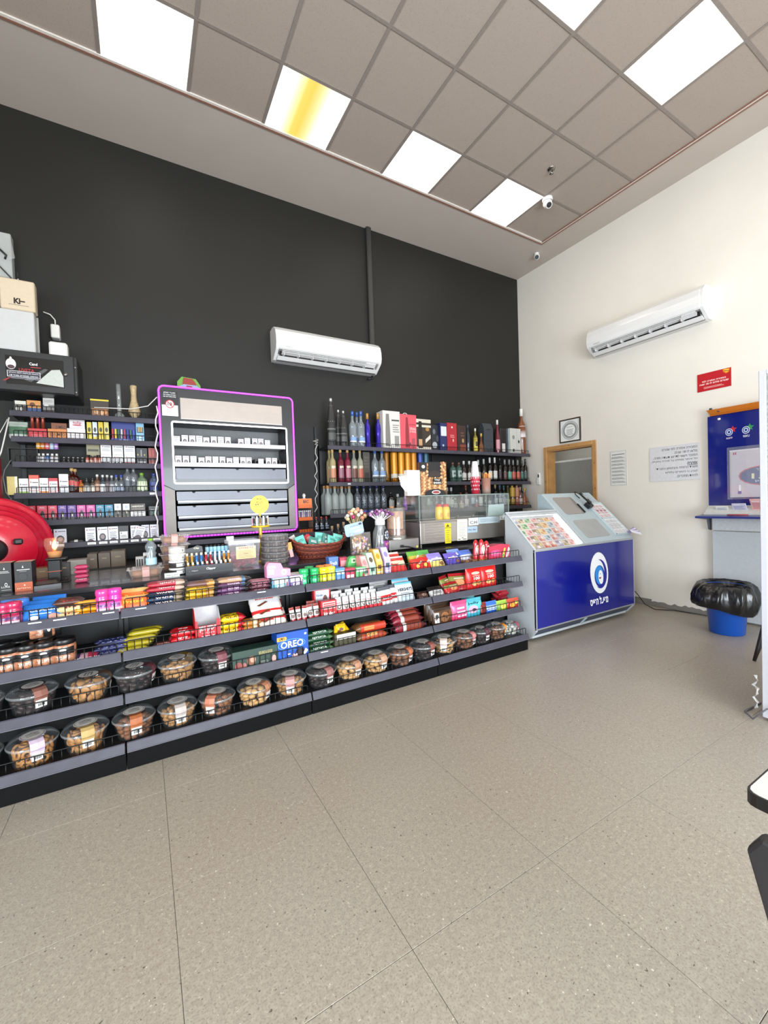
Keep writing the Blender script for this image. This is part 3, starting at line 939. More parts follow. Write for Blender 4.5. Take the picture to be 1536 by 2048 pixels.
# ---- blue lottery board with its writing shelf
BY0,BY1=-2.50,-3.56
t=thing('lottery_board','blue glossy lottery board with a writing shelf on the white wall','notice board',(0,(BY0+BY1)/2,0))
yc=(BY0+BY1)/2
BB=M('0d1a6e',0.1,0,0.02,coat=0.7)
ob('back_board',MB().box(-0.05,-0.001,BY1-yc,BY0-yc,1.18,2.10,BB,0.002),t)
bf=wall_face(BY0-yc,1.18,-0.05)
W_b,H_b=BY0-BY1,0.92
mb=MB().box(-0.075,-0.001,BY1-yc,BY0-yc-0.03,2.10,2.112,M('a85a08',0.4))
mb.quad([(-0.05,BY0-yc-0.035,2.10),(-0.075,BY0-yc-0.0,2.165),(-0.075,BY1-yc,2.165),(-0.05,BY1-yc,2.10)],M('b8660e',0.35,0,0.04,coat=0.3))
mb.quad([(-0.049,BY0-yc-0.035,2.10),(-0.001,BY0-yc-0.035,2.10),(-0.001,BY0-yc,2.165),(-0.074,BY0-yc,2.165)],M('9c5208',0.4))
ob('header_strip',mb,t)
ob('spotlight',MB().cyl(0.012,-0.03,0.0,BLK,10,(-0.05,BY0-yc-0.03,2.185)).cyl(0.007,-0.075,-0.045,CHR,10,(-0.058,BY0-yc-0.12,2.13),'x'),t)
ob('fixing_cap',MB().box(-0.062,-0.05,BY0-yc-0.115,BY0-yc-0.09,2.05,2.072,WP,0.005),t)
mb=MB()
for k,(hh,name_)in enumerate((('b3262e','לוטו'),('2e8a4a','צ׳אנס'),('c9a227','777'))):
 a_,b_=0.185+0.135*k,0.735
 star=[]
 for i in range(10):
  q=PI/2+PI*i/5
  r_=0.036 if i%2==0 else 0.017
  star.append(bf(a_+0.028+r_*math.cos(q),b_+0.024+r_*math.sin(q),0.0004))
 mb.quad(star,F(hh))
 for n_,(r1,c_)in enumerate(((0.036,'dfe3ea'),(0.031,'1a2a78'),(0.022,'b9c6dc'),(0.012,'1a2a78'))):
  mb.quad([bf(a_-0.002+r1*0.85*math.cos(q),b_+r1*math.sin(q),0.0008+0.0003*n_)for q in [2*PI*i/18 for i in range(18)]],F(c_))
 put_text(mb,heb(name_),a_+0.0,b_-0.058,0.05,0.02,F('e8d0d4' if k==0 else 'dfe3ea'),lambda x,z:bf(x,z,0.0006))
ob('emblem',mb,t)
pa,pb,pw,ph=0.185,0.08,0.55,0.47
po=ob('poster',MB().box(-0.0515,-0.05,BY0-yc-pa-pw,BY0-yc-pa,1.18+pb,1.18+pb+ph,F('cfc7cf')),t)
mb=MB()
pf=lambda a_,b_,l:bf(pa+a_,pb+b_,0.0016+l)
art(mb,[('r',0,0.0,0.02,1,'b9b6b8'),('r',0,0.97,1,1,'dedade'),('r',0.05,0.9,0.07,0.95,'a8432f'),('r',0.08,0.9,0.10,0.95,'a8432f'),('c',0.62,0.78,0.12,0.2,'c43a44'),('c',0.48,0.44,0.35,0.2,'c85f68'),('c',0.48,0.44,0.33,0.18,'54628c'),('t','1.5',0.45,0.43,0.27,0.11,'efe9c8'),('t',heb('מיליון'),0.48,0.33,0.25,0.05,'e0dfe8'),('t',heb('עד'),0.42,0.56,0.08,0.045,'e0dfe8'),('c',0.60,0.58,0.08,0.05,'e6dc9a'),('c',0.52,0.09,0.05,0.055,'d98a86'),('r',0.12,0.07,0.17,0.13,'6d5aa0'),('r',0.13,0.13,0.16,0.26,'e4e2ea')],pf,pw,ph,0.0002)
ob('print',mb,po)
ob('cover_sheet',MB().box(-0.056,-0.054,BY1-yc+0.02,BY0-yc-0.165,1.24,1.76,G('e8e6ee',0.12,0.03)),t)
SH=M('1c2e78',0.3,0,0.03,coat=0.2)
ob('writing_shelf',MB().prism([(0,1.075),(-0.30,1.06),(-0.30,1.08),(0,1.10)],'y',BY1-yc,BY0-yc+0.02,SH),t)
ob('shelf_bracket',MB().prism([(0,1.0),(0,1.073),(-0.28,1.058),(-0.06,1.035),(-0.03,0.93),(0,0.92)],'y',BY0-yc-0.005,BY0-yc+0.015,M('5a5d66',0.4)),t)
ob('slip_rack',MB().prism([(-0.001,1.10),(-0.16,1.09),(-0.16,1.105),(-0.05,1.18),(-0.001,1.18)],'y',BY1-yc,BY0-yc-0.0,M('c9c9c5',0.4)),t)
ob('fascia',MB().box(-0.055,-0.001,BY1-yc,BY0-yc-0.03,0.925,1.072,M('c3c5c5',0.45),0.003),t)
ob('lower_panel',MB().box(-0.04,-0.001,BY1-yc,BY0-yc-0.025,0.02,0.915,M('b9bdbf',0.5,0,0.03),0.002),t)
for k,(a_,w_,hh,cc)in enumerate(((0.09,0.10,0.05,'d9d7d2'),(0.23,0.11,0.08,'c9c6dc'),(0.38,0.12,0.13,'e2a9a6'),(0.55,0.12,0.13,'e6bdb6'))):
 lb=('white betting slip pad at the near end of the board shelf','pale violet betting slip pad on the board shelf','tall pink betting slip pad upright on the board shelf','pink betting slip pad with dark print, half hidden by the fridge')[k]
 p=thing('slip_pad',lb,'slip pad',(-0.095,BY0-a_-w_/2,1.137),(0,-0.62,0),'betting slip pads on the board shelf')
 ob('paper_block',MB().box(-0.012,0.0,-w_/2,w_/2,0.0,hh,F(cc),0.001),p)
 mb=MB()
 art(mb,[('l',0.1,0.2,0.9,0.75,4,'b9767a' if k>1 else '8c8aa8'),('r',0.1,0.82,0.6,0.9,'f3e9e6')],wall_face(w_/2,0.0,-0.012),w_,hh)
 ob('print',mb,p)
tag(ob('pen',MB().tube([(-0.22,-2.72,1.092),(-0.20,-2.88,1.0935)],0.005,M('b3222c',0.3),8)),'red pen lying on the blue writing shelf','pen')
# ---- waste bin with a black liner
random.seed(11)
t=thing('waste_bin','blue plastic waste bin with a black bag folded over its rim','bin',(-0.47,-2.80,0))
BL=M('0b4fae',0.28,0,0.04,10,coat=0.2)
ob('bucket',MB().lathe([(0,0.004),(0.128,0.0),(0.135,0.008),(0.165,0.44),(0.172,0.445),(0.160,0.445),(0.13,0.012),(0,0.010)],BL,40),t)
BAG=M('0e0e10',0.24,0,0,bump=0.0,coat=0.2)
prof=[(0.13,0.36),(0.165,0.455),(0.185,0.475),(0.21,0.45),(0.232,0.40),(0.236,0.34),(0.226,0.28),(0.20,0.24)]
n_=72
vs,fs=[],[]
ph=[random.random()*6 for _ in range(8)]
for j,(r_,z_)in enumerate(prof):
 for i in range(n_):
  q=2*PI*i/n_
  f_=j/(len(prof)-1)
  fold=(0.35*math.sin(11*q+ph[0])+0.3*math.sin(19*q+ph[1]+j)+0.25*math.sin(5*q+ph[2])+0.35*(random.random()-0.5))*0.03*min(1,max(0.0,f_*2.0-0.3))
  side=0.10*max(0,math.cos(q-2.7))**3*max(0,f_-0.15)
  rr=r_+fold+side
  sag=-0.09*max(0,math.cos(q+1.45))*max(0,f_-0.4)
  vs.append((rr*math.cos(q),rr*math.sin(q),z_+sag+0.25*fold+(0.03*side/0.1 if side else 0)))
for j in range(len(prof)-1):
 for i in range(n_):
  fs.append((j*n_+i,j*n_+(i+1)%n_,(j+1)*n_+(i+1)%n_,(j+1)*n_+i))
mb=MB().add(vs,fs,BAG,True)
mb.lathe([(0.0,0.22),(0.10,0.23),(0.13,0.36)],BAG,n_)
ob('bin_bag',mb,t)
# ---- glass fridge wrapped in film at the right edge
t=thing('display_fridge','tall white framed glass fridge cut by the right photo edge','fridge',(-1.80,-3.96,0))
FW=M('bfbfc6',0.3,0,0.02,coat=0.2)
hx,hy=0.33,0.38
ob('cabinet',MB().box(-hx+0.03,hx,-hy,hy,0.02,2.0,FW,0.006),t)
mb=MB()
mb.box(-hx,-hx+0.03,hy-0.032,hy,0.02,2.0,FW,0.003).box(-hx,-hx+0.03,-hy,-hy+0.032,0.02,2.0,FW,0.003)
mb.box(-hx,-hx+0.03,-hy+0.032,hy-0.032,1.975,2.0,FW,0.003).box(-hx,-hx+0.03,-hy+0.032,hy-0.032,0.02,0.06,FW,0.003)
ob('door_frame',mb,t)
FILM=M('9a9e9c',0.14,0.15,0.3,70,bump=0.9,coat=0.5)
ob('door_glass',MB().box(-hx+0.006,-hx+0.012,-hy+0.032,hy-0.032,0.06,1.975,FILM),t)
mb=MB()
PUR=F('8c74b4')
for k in range(16):
 mb.box(-hx+0.003,-hx+0.0055,hy-0.06,hy-0.036,0.075+k*0.026,0.092+k*0.026,F('f0eef4'))
mb.box(-hx+0.004,-hx+0.0058,hy-0.064,hy-0.032,0.06,0.50,PUR)
ob('price_strip',mb,t)
ob('base_foot',MB().box(-hx+0.04,hx-0.02,-hy+0.02,hy-0.02,0.0,0.02,BLK),t)
tag(ob('floor_cable',MB().tube([(-1.9,-3.5,0.006),(-2.1,-3.49,0.006),(-2.2,-3.56,0.02),(-2.19,-3.62,0.10),(-2.14,-3.75,0.07),(-2.14,-3.98,0.05)],0.005,M('6a6a70',0.4),6)),'thin grey cord curving around the foot of the glass fridge','cable')
mb=MB()
random.seed(5)
vs=[(-2.15-0.05*abs(math.sin(i*1.9))*(0.5+0.5*(j%2)),-3.565+0.014*math.sin(i*2.3+j),0.06+0.026*i)for i in range(9)for j in range(3)]
mb.add(vs,[(i*3+j,i*3+j+1,i*3+j+4,i*3+j+3)for i in range(8)for j in range(2)],G('e8e6e4',0.35,0.1),False)
ob('loose_film',MB().add([(x+1.80,y+3.96,z)for x,y,z in mb.v],mb.f,G('e8e6e4',0.35,0.1)),t)
t=thing('umbrella','dark folded umbrella leaning behind the fridge beside the waste bin','umbrella',(-1.50,-3.22,0))
UM=M('241d1f',0.35)
d_=at(1508,1311,-3.22)
t.location=(d_.x,-3.22,0)
ob('folded_canopy',MB().tube([(0,0,0.01),(0.03,-0.02,0.12),(0.11,-0.06,0.42),(0.16,-0.09,0.62)],[0.011,0.017,0.02,0.014],UM,10),t)
ob('shaft',MB().tube([(0.16,-0.09,0.62),(0.20,-0.11,0.78)],0.006,M('8a8688',0.3,0.6),8),t)
ob('handle',MB().tube([(0.20,-0.11,0.78),(0.215,-0.118,0.84),(0.235,-0.128,0.855),(0.25,-0.136,0.835)],0.011,UM,8),t)
# ---- table corner and chair
t=thing('table','white square table top with a black edge at the right edge','table',(-3.77,-4.60,0))
TT=M('e9e6df',0.35,0,0.015,coat=0.2)
r4=rrect(-0.40,0.40,-0.40,0.40,0.02)
ob('table_top',MB().prism(rrect(-0.396,0.396,-0.396,0.396,0.018),'z',0.722,0.742,TT),t)
ob('edge_band',MB().prism(r4,'z',0.716,0.7405,M('1d1b1b',0.4)),t)
ob('column',MB().cyl(0.035,0.02,0.716,BLK,20),t)
ob('base_plate',MB().lathe([(0,0.0),(0.25,0.0),(0.25,0.012),(0.05,0.03),(0,0.03)],BLK,28),t)
t=thing('cafe_chair','black plastic chair with an open back at the lower right edge','chair',(-4.10,-4.54,0))
CP=M('222022',0.42,0,0.05,30,bump=0.1)
bk=[(-0.27,0.76),(-0.255,0.787),(0.255,0.787),(0.27,0.76),(0.195,0.42),(-0.195,0.42)]
hole=[(-0.175,0.70),(0.175,0.70),(0.135,0.50),(-0.135,0.50)]
def bkp(y,z,dx=0.0):
 return (-0.24-(z-0.42)*0.06+dx,y,z)
mb=MB()
outer=[(-0.255,0.787),(0.255,0.787),(0.272,0.758),(0.195,0.42),(-0.195,0.42),(-0.272,0.758)]
inner=[(-0.18,0.70),(0.18,0.70),(0.185,0.69),(0.13,0.47),(-0.13,0.47),(-0.185,0.69)]
k=len(outer)
vs=[bkp(y,z,dx)for dx in (0.0,0.028)for y,z in outer+inner]
fs=[]
for i in range(k):
 j=(i+1)%k
 fs+=[(i,j,k+j,k+i),(2*k+i,3*k+i,3*k+j,2*k+j),(i,2*k+i,2*k+j,j),(k+i,k+j,3*k+j,3*k+i)]
mb.add(vs,fs,CP)
bko=ob('backrest',mb,t)
md=bko.modifiers.new('edge','BEVEL')
md.width,md.segments,md.limit_method=0.007,2,'ANGLE'
ob('seat',MB().box(-0.24,0.20,-0.21,0.21,0.43,0.455,CP,0.01),t)
for x,y in ((-0.22,-0.18),(-0.22,0.18),(0.18,-0.18),(0.18,0.18)):
 ob('leg',MB().tube([(x*1.1,y*1.1,0),(x,y,0.43)],[0.013,0.018],CP,10),t)
for y in (-0.19,0.19):
 ob('back_post',MB().tube([(-0.225,y,0.44),(-0.235,y,0.50)],0.016,CP,8),t)
 # ==== upper left: boxes on the wall cabinet
fy=-0.36
t=thing('wall_rack_cabinet','black steel wall cabinet with a tinted window and stickers, above the vape shelves','cabinet',(-6.0,0,0))
RK=M('262627',0.4,0,0.05,8)
rx0,rx1,rz0,rz1=-0.62,0.425,2.27,2.585
ob('cabinet_body',MB().box(rx0,rx1,-0.38,-0.002,rz0,rz1,RK,0.006),t)
ob('door_frame',MB().box(rx0+0.004,rx1-0.02,-0.40,-0.38,rz0+0.004,rz1-0.004,RK,0.005),t)
gx0,gx1,gz0,gz1=at(12,750,-0.403).x+6.0,at(128,750,-0.403).x+6.0,2.32,2.535
ob('window',MB().box(gx0,gx1,-0.403,-0.40,gz0,gz1,M('191a1b',0.1,0,0.02,coat=0.6)),t)
mb=MB()
cf=lambda x,z,l:(gx0+x,-0.403-l,gz0+z)
art(mb,[('p',[(0.5,0.1),(0.985,0.03),(0.985,0.42),(0.93,0.66),(0.78,0.62)],'b4b8b2'),('p',[(0.42,0.12),(0.72,0.62),(0.66,0.64),(0.3,0.18)],'4a4c4b'),('c',0.09,0.70,0.085,0.19,'e2d9dc'),('c',0.09,0.60,0.06,0.07,'4a3438'),('c',0.09,0.90,0.02,0.05,'e2d9dc'),('t','LIVETA',0.35,0.52,0.26,0.11,'a3262c'),('r',0.02,0.25,0.58,0.47,'dcdbe0'),('r',0.03,0.265,0.57,0.455,'2e2d33'),('t',heb('החנות מצולמת לשם ביטחון'),0.3,0.40,0.5,0.055,'d5d4de'),('t',heb('כניסה מותרת מגיל 18'),0.3,0.31,0.48,0.055,'d5d4de'),('l',0.04,0.20,0.58,0.235,1,'a8a6b4'),('p',[(-0.06,0.1),(0.05,0.22),(0.09,0.22),(-0.02,0.08)],'8c2c30'),('t','Cand',0.47,0.76,0.14,0.1,'e6e4e4'),('l',0.42,0.63,0.6,0.68,1,'b8484c')],cf,gx1-gx0,gz1-gz0)
ob('sticker',mb,t)
ob('lock',MB().lathe([(0.0,0.41),(0.012,0.409),(0.015,0.400)],CHR,14,(0.35,0,2.43),'y'),t)
mb=MB()
for x,z in ((0.412,2.50),(0.412,2.30),(0.40,2.315)):
 mb.box(x-0.004,x+0.004,-0.382,-0.38,z-0.004,z+0.004,M('c9c9c9',0.2,0.8))
ob('screw',mb,t,kind='stuff')
AW=M('bdbdbc',0.4,0,0.02)
t=thing('alarm_box','plain light grey box standing on the black wall cabinet','box',(-6.12,-0.19,2.585))
ob('cover',MB().box(-0.28,0.285,-0.17,-0.06,0,0.315,AW,0.006),t)
ob('base_plate',MB().box(-0.28,0.293,-0.06,-0.045,0,0.318,M('a5a5a5',0.4)),t)
t=thing('alarm_box','cream box with dark K lettering and an aerial, on the plain grey box','box',(-5.93,-0.20,2.905))
CRM=M('cbb9a0',0.45,0,0.03)
ob('cover',MB().box(-0.105,0.105,-0.15,-0.06,0,0.235,CRM,0.007),t)
mb=MB()
put_text(mb,'K\u22a2',0.01,0.068,0.068,0.045,F('2b2320'),lambda a_,b_:(a_,-0.1505,b_),0.05)
mb.quad([(-0.055,-0.1504,0.035),(0.065,-0.1504,0.035),(0.065,-0.1504,0.039),(-0.055,-0.1504,0.039)],F('7a6f66'))
ob('lettering',mb,t)
ob('aerial',MB().tube([(0.0,-0.1,0.235),(0.0,-0.1,0.26)],0.005,AW,8).tube([(0.0,-0.1,0.26),(-0.002,-0.1,0.36)],0.0022,BLK,6),t)
t=thing('power_adapter','small white plug adapter hanging beside the cream box','adapter',(-5.745,-0.03,2.88))
ob('adapter_body',MB().box(-0.03,0.03,-0.05,0.03,-0.06,0.055,WP,0.007),t)
ob('cord',MB().tube([(0.0,-0.01,0.055),(0.0,-0.02,0.10),(-0.03,-0.02,0.14),(-0.075,-0.03,0.15)],0.005,WP,6),t)
t=thing('motion_sensor','small white plastic box with a rounded front on the black cabinet top','sensor',(-5.70,-0.27,2.585))
ob('sensor_body',MB().box(-0.06,0.06,-0.05,0.05,0.0,0.125,M('e0ded8',0.35,0,0.02),0.012),t)
ob('foot',MB().box(-0.03,0.03,-0.062,-0.05,0.0,0.016,M('5a3a36',0.5),0.005),t)
t=thing('electric_panel','grey wall panel with loose black wires in the upper left','electrical panel',(-6.2,-0.001,3.25))
GRP=M('a5a8a6',0.4,0,0.12,6)
ob('panel_cover',MB().box(-0.22,0.20,-0.09,0,0,0.36,GRP,0.006),t)
ob('wire',MB().tube([(0.02,-0.095,0.26),(0.12,-0.11,0.22),(0.17,-0.11,0.17),(0.16,-0.1,0.14)],0.008,BLK,6),t)
ob('wire',MB().tube([(0.0,-0.1,0.24),(0.10,-0.12,0.10),(0.19,-0.1,0.0),(0.22,-0.06,-0.1)],0.005,BLK,6),t)
ob('plastic_film',MB().add([(0.10,-0.094,0.35),(0.20,-0.096,0.32),(0.225,-0.11,0.16),(0.15,-0.10,0.12),(0.08,-0.10,0.2)],[(0,1,4),(1,2,4),(2,3,4)],G('e6e6e4',0.3,0.1)),t)
# ---- red hose reel at the left edge with its riser pipe
RED=M('c41230',0.28,0,0.04,10,coat=0.3)
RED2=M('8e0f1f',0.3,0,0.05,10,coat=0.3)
p=at(-16,1102,-0.74)
t=thing('fire_hose_reel','bright red fire hose reel by the left photo edge','hose reel',(p.x,-0.74,p.z),(0,0,0.35))
t.scale=(1.06,1.0,1.06)
R_=0.355
pr=[(0.0,0.0),(0.06,0.0),(0.23,-0.012),(0.236,0.0),(0.238,0.02),(0.262,0.028),(0.27,0.045),(0.272,0.06),(0.295,0.066),(0.302,0.085),(0.304,0.10),(0.328,0.106),(0.345,0.12),(0.355,0.135),(0.352,0.15),(0.30,0.155),(0.0,0.155)]
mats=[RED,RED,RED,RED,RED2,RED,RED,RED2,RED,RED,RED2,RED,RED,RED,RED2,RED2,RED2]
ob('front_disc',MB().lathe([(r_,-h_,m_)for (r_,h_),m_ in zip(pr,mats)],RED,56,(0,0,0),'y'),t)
ob('hub',MB().lathe([(0.0,0.05),(0.06,0.048),(0.075,0.02),(0.08,0.0)],BLK,24,(0,0,0),'y'),t)
ob('valve_handle',MB().box(0.10,0.15,-0.05,-0.012,0.03,0.07,BLK,0.01),t)
ob('hose_drum',MB().lathe([(0.2,-0.155),(0.27,-0.158),(0.27,-0.24),(0.34,-0.245),(0.34,-0.255),(0.0,-0.255)],RED2,40,(0,0,0),'y'),t)
tag(ob('riser_pipe',MB().cyl(0.045,0.0,1.75,M('6e1418',0.4,0,0.1),18)),'dark red vertical riser pipe behind the hose reel','pipe').location=(at(-12,960,-0.42).x,-0.42,0)
CB=M('cfcdc8',0.4)
for k,(pts,lb)in enumerate((([(18,835,-0.34),(8,880,-0.36),(2,905,-0.38),(-10,930,-0.4)],'white cable slanting down from the top of the vape shelves'),([(15,838,-0.34),(0,865,-0.36),(-14,885,-0.4)],'thin white cable running off the photo edge near the top vape shelf'),([(22,920,-0.33),(9,940,-0.35),(6,955,-0.36),(12,985,-0.36),(22,998,-0.35)],'grey cable looped beside the fourth vape shelf'),([(23,996,-0.345),(18,1012,-0.36),(12,1025,-0.37)],'short grey cable dropping behind the red hose reel'))):
 tag(ob('loose_cable',MB().tube([at(*q)for q in pts],0.005 if k==0 else 0.003,CB if k<2 else M('7d7d7d',0.4),6)),lb,'cable')
tag(ob('neon_feed_cable',MB().tube([at(190,846,-0.31)-Vector((0,0,-0.13)),at(262,818,-0.34),at(296,812,-0.36),at(314,794,-0.37)],0.004,M('dcdad6',0.4),6)),'white cable lying along the top vape shelf to the neon cabinet','cable')
mb=MB()
mb.tube([at(313+3*math.sin(k*1.9),812+13.5*k,-0.365+0.004*math.cos(k*2.1))for k in range(20)],0.006,M('d7d3cc',0.5),6)
tag(ob('twisted_cable',mb),'white twisted cable hanging down beside the purple neon tube','cable')
mb=MB()
mb.tube([at(632+(6 if k<5 else 3)*math.sin(k*2.3),878+2.2*k if k<6 else 880+9*(k-5),-0.30+0.012*math.cos(k*2.9))for k in range(22)],0.006,M('a39f9a',0.5),6)
tag(ob('twisted_cable',mb),'grey bundled cable hanging at the end of the bottle shelves','cable')
tag(ob('floor_cable',MB().tube([(-0.5,-1.95,0.28),(-0.44,-1.98,0.20),(-0.35,-2.0,0.09),(-0.2,-2.03,0.012),(-0.06,-2.15,0.006),(-0.03,-2.5,0.01)],0.005,BLK,6)),'black cable trailing on the floor by the kiosk','cable')
# ==== goods: builders
def place(u0,u1,vt,z,y):
 a_,b_=at(u0,vt,y),at(u1,vt,y)
 return (a_.x+b_.x)/2,b_.x-a_.x,(a_.z+b_.z)/2-z
_C={}
def cached(key,fn):
 if key not in _C:
  _C[key]=fn()
 return _C[key]
def front_fn(w,y):
 return lambda a_,b_,l:(a_-w/2,y-l,b_)
def carton(label,cat,u0,u1,vt,z,yf,d,h_,spec=(),group=None,name='carton',rz=0.0,lean=0.0,top=None,dx=0.0,hh=None):
 """a printed card box whose front stands at y = yf"""
 xc,w_,hgt=place(u0,u1,vt,z,yf)
 hgt=hh or hgt
 t_=thing(name,label,cat,(xc+dx,yf+d/2,z),(lean,0,rz),group)
 r=lambda v:round(v,3)
 k_=('carton',r(w_),r(hgt),d,h_,top)
 def mk():
  mb_=MB().box(-w_/2,w_/2,-d/2,d/2,0,hgt,F(h_),0.0012)
  if top:
   mb_.quad([(-w_/2+0.001,-d/2+0.001,hgt+0.0003),(w_/2-0.001,-d/2+0.001,hgt+0.0003),(w_/2-0.001,d/2-0.001,hgt+0.0003),(-w_/2+0.001,d/2-0.001,hgt+0.0003)],F(top))
  return mb_.mesh('box_body')
 ob('box_body',cached(k_,mk),t_)
 if spec:
  def mk2():
   mb_=MB()
   art(mb_,spec,front_fn(w_,-d/2),w_,hgt)
   return mb_.mesh('print')
  ob('print',cached(('print',r(w_),r(hgt),d,str(spec)),mk2),t_)
 return t_
def bottle_prof(style,R,H):
 S={'vodka':[(0.0,0.0),(0.94,0.0),(1,0.012),(1,0.58),(0.93,0.645),(0.62,0.70),(0.40,0.74),(0.36,0.80),(0.36,0.90)],'wine':[(0.0,0.0),(0.94,0.0),(1,0.012),(1,0.60),(0.92,0.655),(0.65,0.71),(0.42,0.755),(0.37,0.80),(0.37,0.86)],'gin':[(0.0,0.0),(0.94,0.0),(1,0.02),(1,0.66),(0.93,0.74),(0.6,0.785),(0.42,0.81),(0.40,0.87)],'hour':[(0.0,0.0),(0.95,0.0),(1,0.02),(0.92,0.10),(0.72,0.25),(0.78,0.42),(0.92,0.55),(0.80,0.66),(0.5,0.72),(0.34,0.78),(0.3,0.86)],'champ':[(0.0,0.0),(0.95,0.0),(1,0.015),(1,0.42),(0.9,0.52),(0.62,0.66),(0.42,0.78),(0.38,0.88)],'flask':[(0.0,0.0),(0.95,0.0),(1,0.03),(1,0.55),(0.85,0.68),(0.45,0.78),(0.33,0.80),(0.33,0.88)],'decanter':[(0.0,0.0),(0.9,0.0),(1,0.06),(1,0.25),(0.85,0.42),(0.4,0.55),(0.28,0.65),(0.28,0.86)],'cone':[(0.0,0.0),(1,0.0),(1,0.02),(0.92,0.35),(0.80,0.60),(0.55,0.80),(0.34,0.93),(0.25,0.95)],'sauce':[(0.0,0.0),(0.9,0.0),(1,0.04),(1,0.30),(0.86,0.42),(0.95,0.58),(0.9,0.72),(0.55,0.84),(0.5,0.86)],}[style]
 return [(R*a_,H*b_)for a_,b_ in S]
def bottle(label,u,vt,z,yc,R,style,glass,cap,band=None,cat='bottle',group=None,name='bottle',sy=1.0,fill=None,capr=1.12,cz0=None,marks=(),H=None,n=18):
 """band: list of (z0, z1, colour[, half angle]) in fractions of the height; fill: colour of the drink inside a clear bottle"""
 p=at(u,vt,yc)
 H=H or (p.z-z)
 t_=thing(name,label,cat,(p.x,yc,z),group=group)
 pr=bottle_prof(style,R,H)
 k_=('bottle',style,R,round(H,3),glass,sy)
 gm=glass if not isinstance(glass,str)else M(glass,0.12,0,0.02,coat=0.4)
 ob('glass_body',cached(k_,lambda:MB().lathe(pr,gm,n,sy=sy).mesh('glass_body')),t_)
 if fill:
  def mkf():
   q=[(r_*0.93,max(0.004,h_*0.985))for r_,h_ in pr if h_<=H*0.66]
   q.append((0,q[-1][1]))
   return MB().lathe(q,M(fill,0.2,0,0.03),n,sy=sy).mesh('drink')
  ob('drink',cached(k_+('fill',fill),mkf),t_)
 nr=pr[-1][0]*capr
 c0=H*cz0 if cz0 else pr[-1][1]-H*0.02
 ob('cap',cached(k_+('cap',cap,cz0,capr),lambda:MB().lathe([(0,c0),(nr,c0),(nr,H*0.99),(nr*0.9,H),(0,H)],cap if not isinstance(cap,str)else M(cap,0.3,0,0.03,coat=0.2),14,sy=sy if sy>0.7 else 1).mesh('cap')),t_)
 if band:
  def mkb():
   mb_=MB()
   for q in band:
    ha=math.radians(q[3]if len(q)>3 else 75)
    rr=lambda zf:1.012*max(a_ for a_,b_ in [(pr[i][0]+(pr[i+1][0]-pr[i][0])*min(1,max(0,(zf*H-pr[i][1])/max(1e-6,pr[i+1][1]-pr[i][1]))),0)for i in range(len(pr)-1)if pr[i][1]<=zf*H<=pr[i+1][1]]or [(R,0)])
    mb_.lathe([(rr(q[0]),q[0]*H),(rr(q[1]),q[1]*H)],F(q[2]),12,sy=sy,a0=-PI/2-ha,a1=-PI/2+ha)
   return mb_.mesh('paper_label')
  ob('paper_label',cached(k_+('band',str(band)),mkb),t_)
 return t_
def pack_mesh(L,d,h,cols,text=None,tcol='ffffff',seed=0,gloss=0.25,tw=0.7,tb=(0.12,0.62)):
 """sealed flow pack lying along x, crimped at both ends; cols = [(fraction, colour), ...]"""
 def mk():
  rnd=random.Random(seed)
  mb_=MB()
  nx,nt_=12,12
  st=[0,0.035,0.07]+[0.07+0.86*(i+1)/8 for i in range(7)]+[0.93,0.965,1.0]
  vs=[]
  for i,s_ in enumerate(st):
   e=min(s_,1-s_)
   k=0.10 if e<0.069 else min(1.0,0.45+(e-0.069)*5)
   dd=d*(0.93 if e<0.069 else 0.96+0.04*rnd.random())
   for j in range(nt_):
    q=2*PI*j/nt_
    c_,s2=math.cos(q),math.sin(q)
    y_=-dd/2*math.copysign(abs(c_)**0.7,c_)
    z_=h/2+h/2*k*math.copysign(abs(s2)**0.7,s2)*(1+0.10*(rnd.random()-0.5))
    vs.append((-L/2+L*s_+(0.002*(j%2)if i in (0,len(st)-1)else 0),y_,z_))
  fs,ms=[],[]
  for i in range(len(st)-1):
   sm=(st[i]+st[i+1])/2
   col=next(c_ for f_,c_ in cols if sm<=f_+1e-6)
   for j in range(nt_):
    fs.append((i*nt_+j,i*nt_+(j+1)%nt_,(i+1)*nt_+(j+1)%nt_,(i+1)*nt_+j))
    ms.append(M(col,gloss,0,0.07,25))
  fs+=[tuple(range(nt_))[::-1],tuple((len(st)-1)*nt_+j for j in range(nt_))]
  ms+=[M(cols[0][1],gloss,0,0.07,25),M(cols[-1][1],gloss,0,0.07,25)]
  mb_.add(vs,fs,ms,True)
  return mb_.mesh('wrapper')
 def mkt():
  mb_=MB()
  def fn(a_,b_):
   q=(tb[0]+(tb[1]-tb[0])*b_)*PI/2
   c_,s2=math.cos(q),math.sin(q)
   return (a_,-(d/2+0.0012)*abs(c_)**0.7,h/2+(h/2+0.0014)*abs(s2)**0.7)
  put_text(mb_,text,0.0,0.5,L*tw,0.95,F(tcol),fn,0.03)
  return mb_.mesh('lettering')
 key=('pack',round(L,3),d,h,str(cols),seed,gloss)
 return cached(key,mk),(cached(key+(text,tcol,tw,tb),mkt)if text else None)
def pack(label,x,y,z,L,d,h,cols,cat='snack',text=None,tcol='ffffff',group=None,name='wrapped_bar',rz=0.0,rx=0.0,ry=0.0,seed=0,gloss=0.32,tw=0.7,tb=(0.12,0.62)):
 t_=thing(name,label,cat,(x,y,z),(rx,ry,rz),group)
 a_,b_=pack_mesh(L,d,h,cols,text,tcol,seed,gloss,tw,tb)
 ob('wrapper',a_,t_)
 if b_:
  ob('lettering',b_,t_)
 return t_
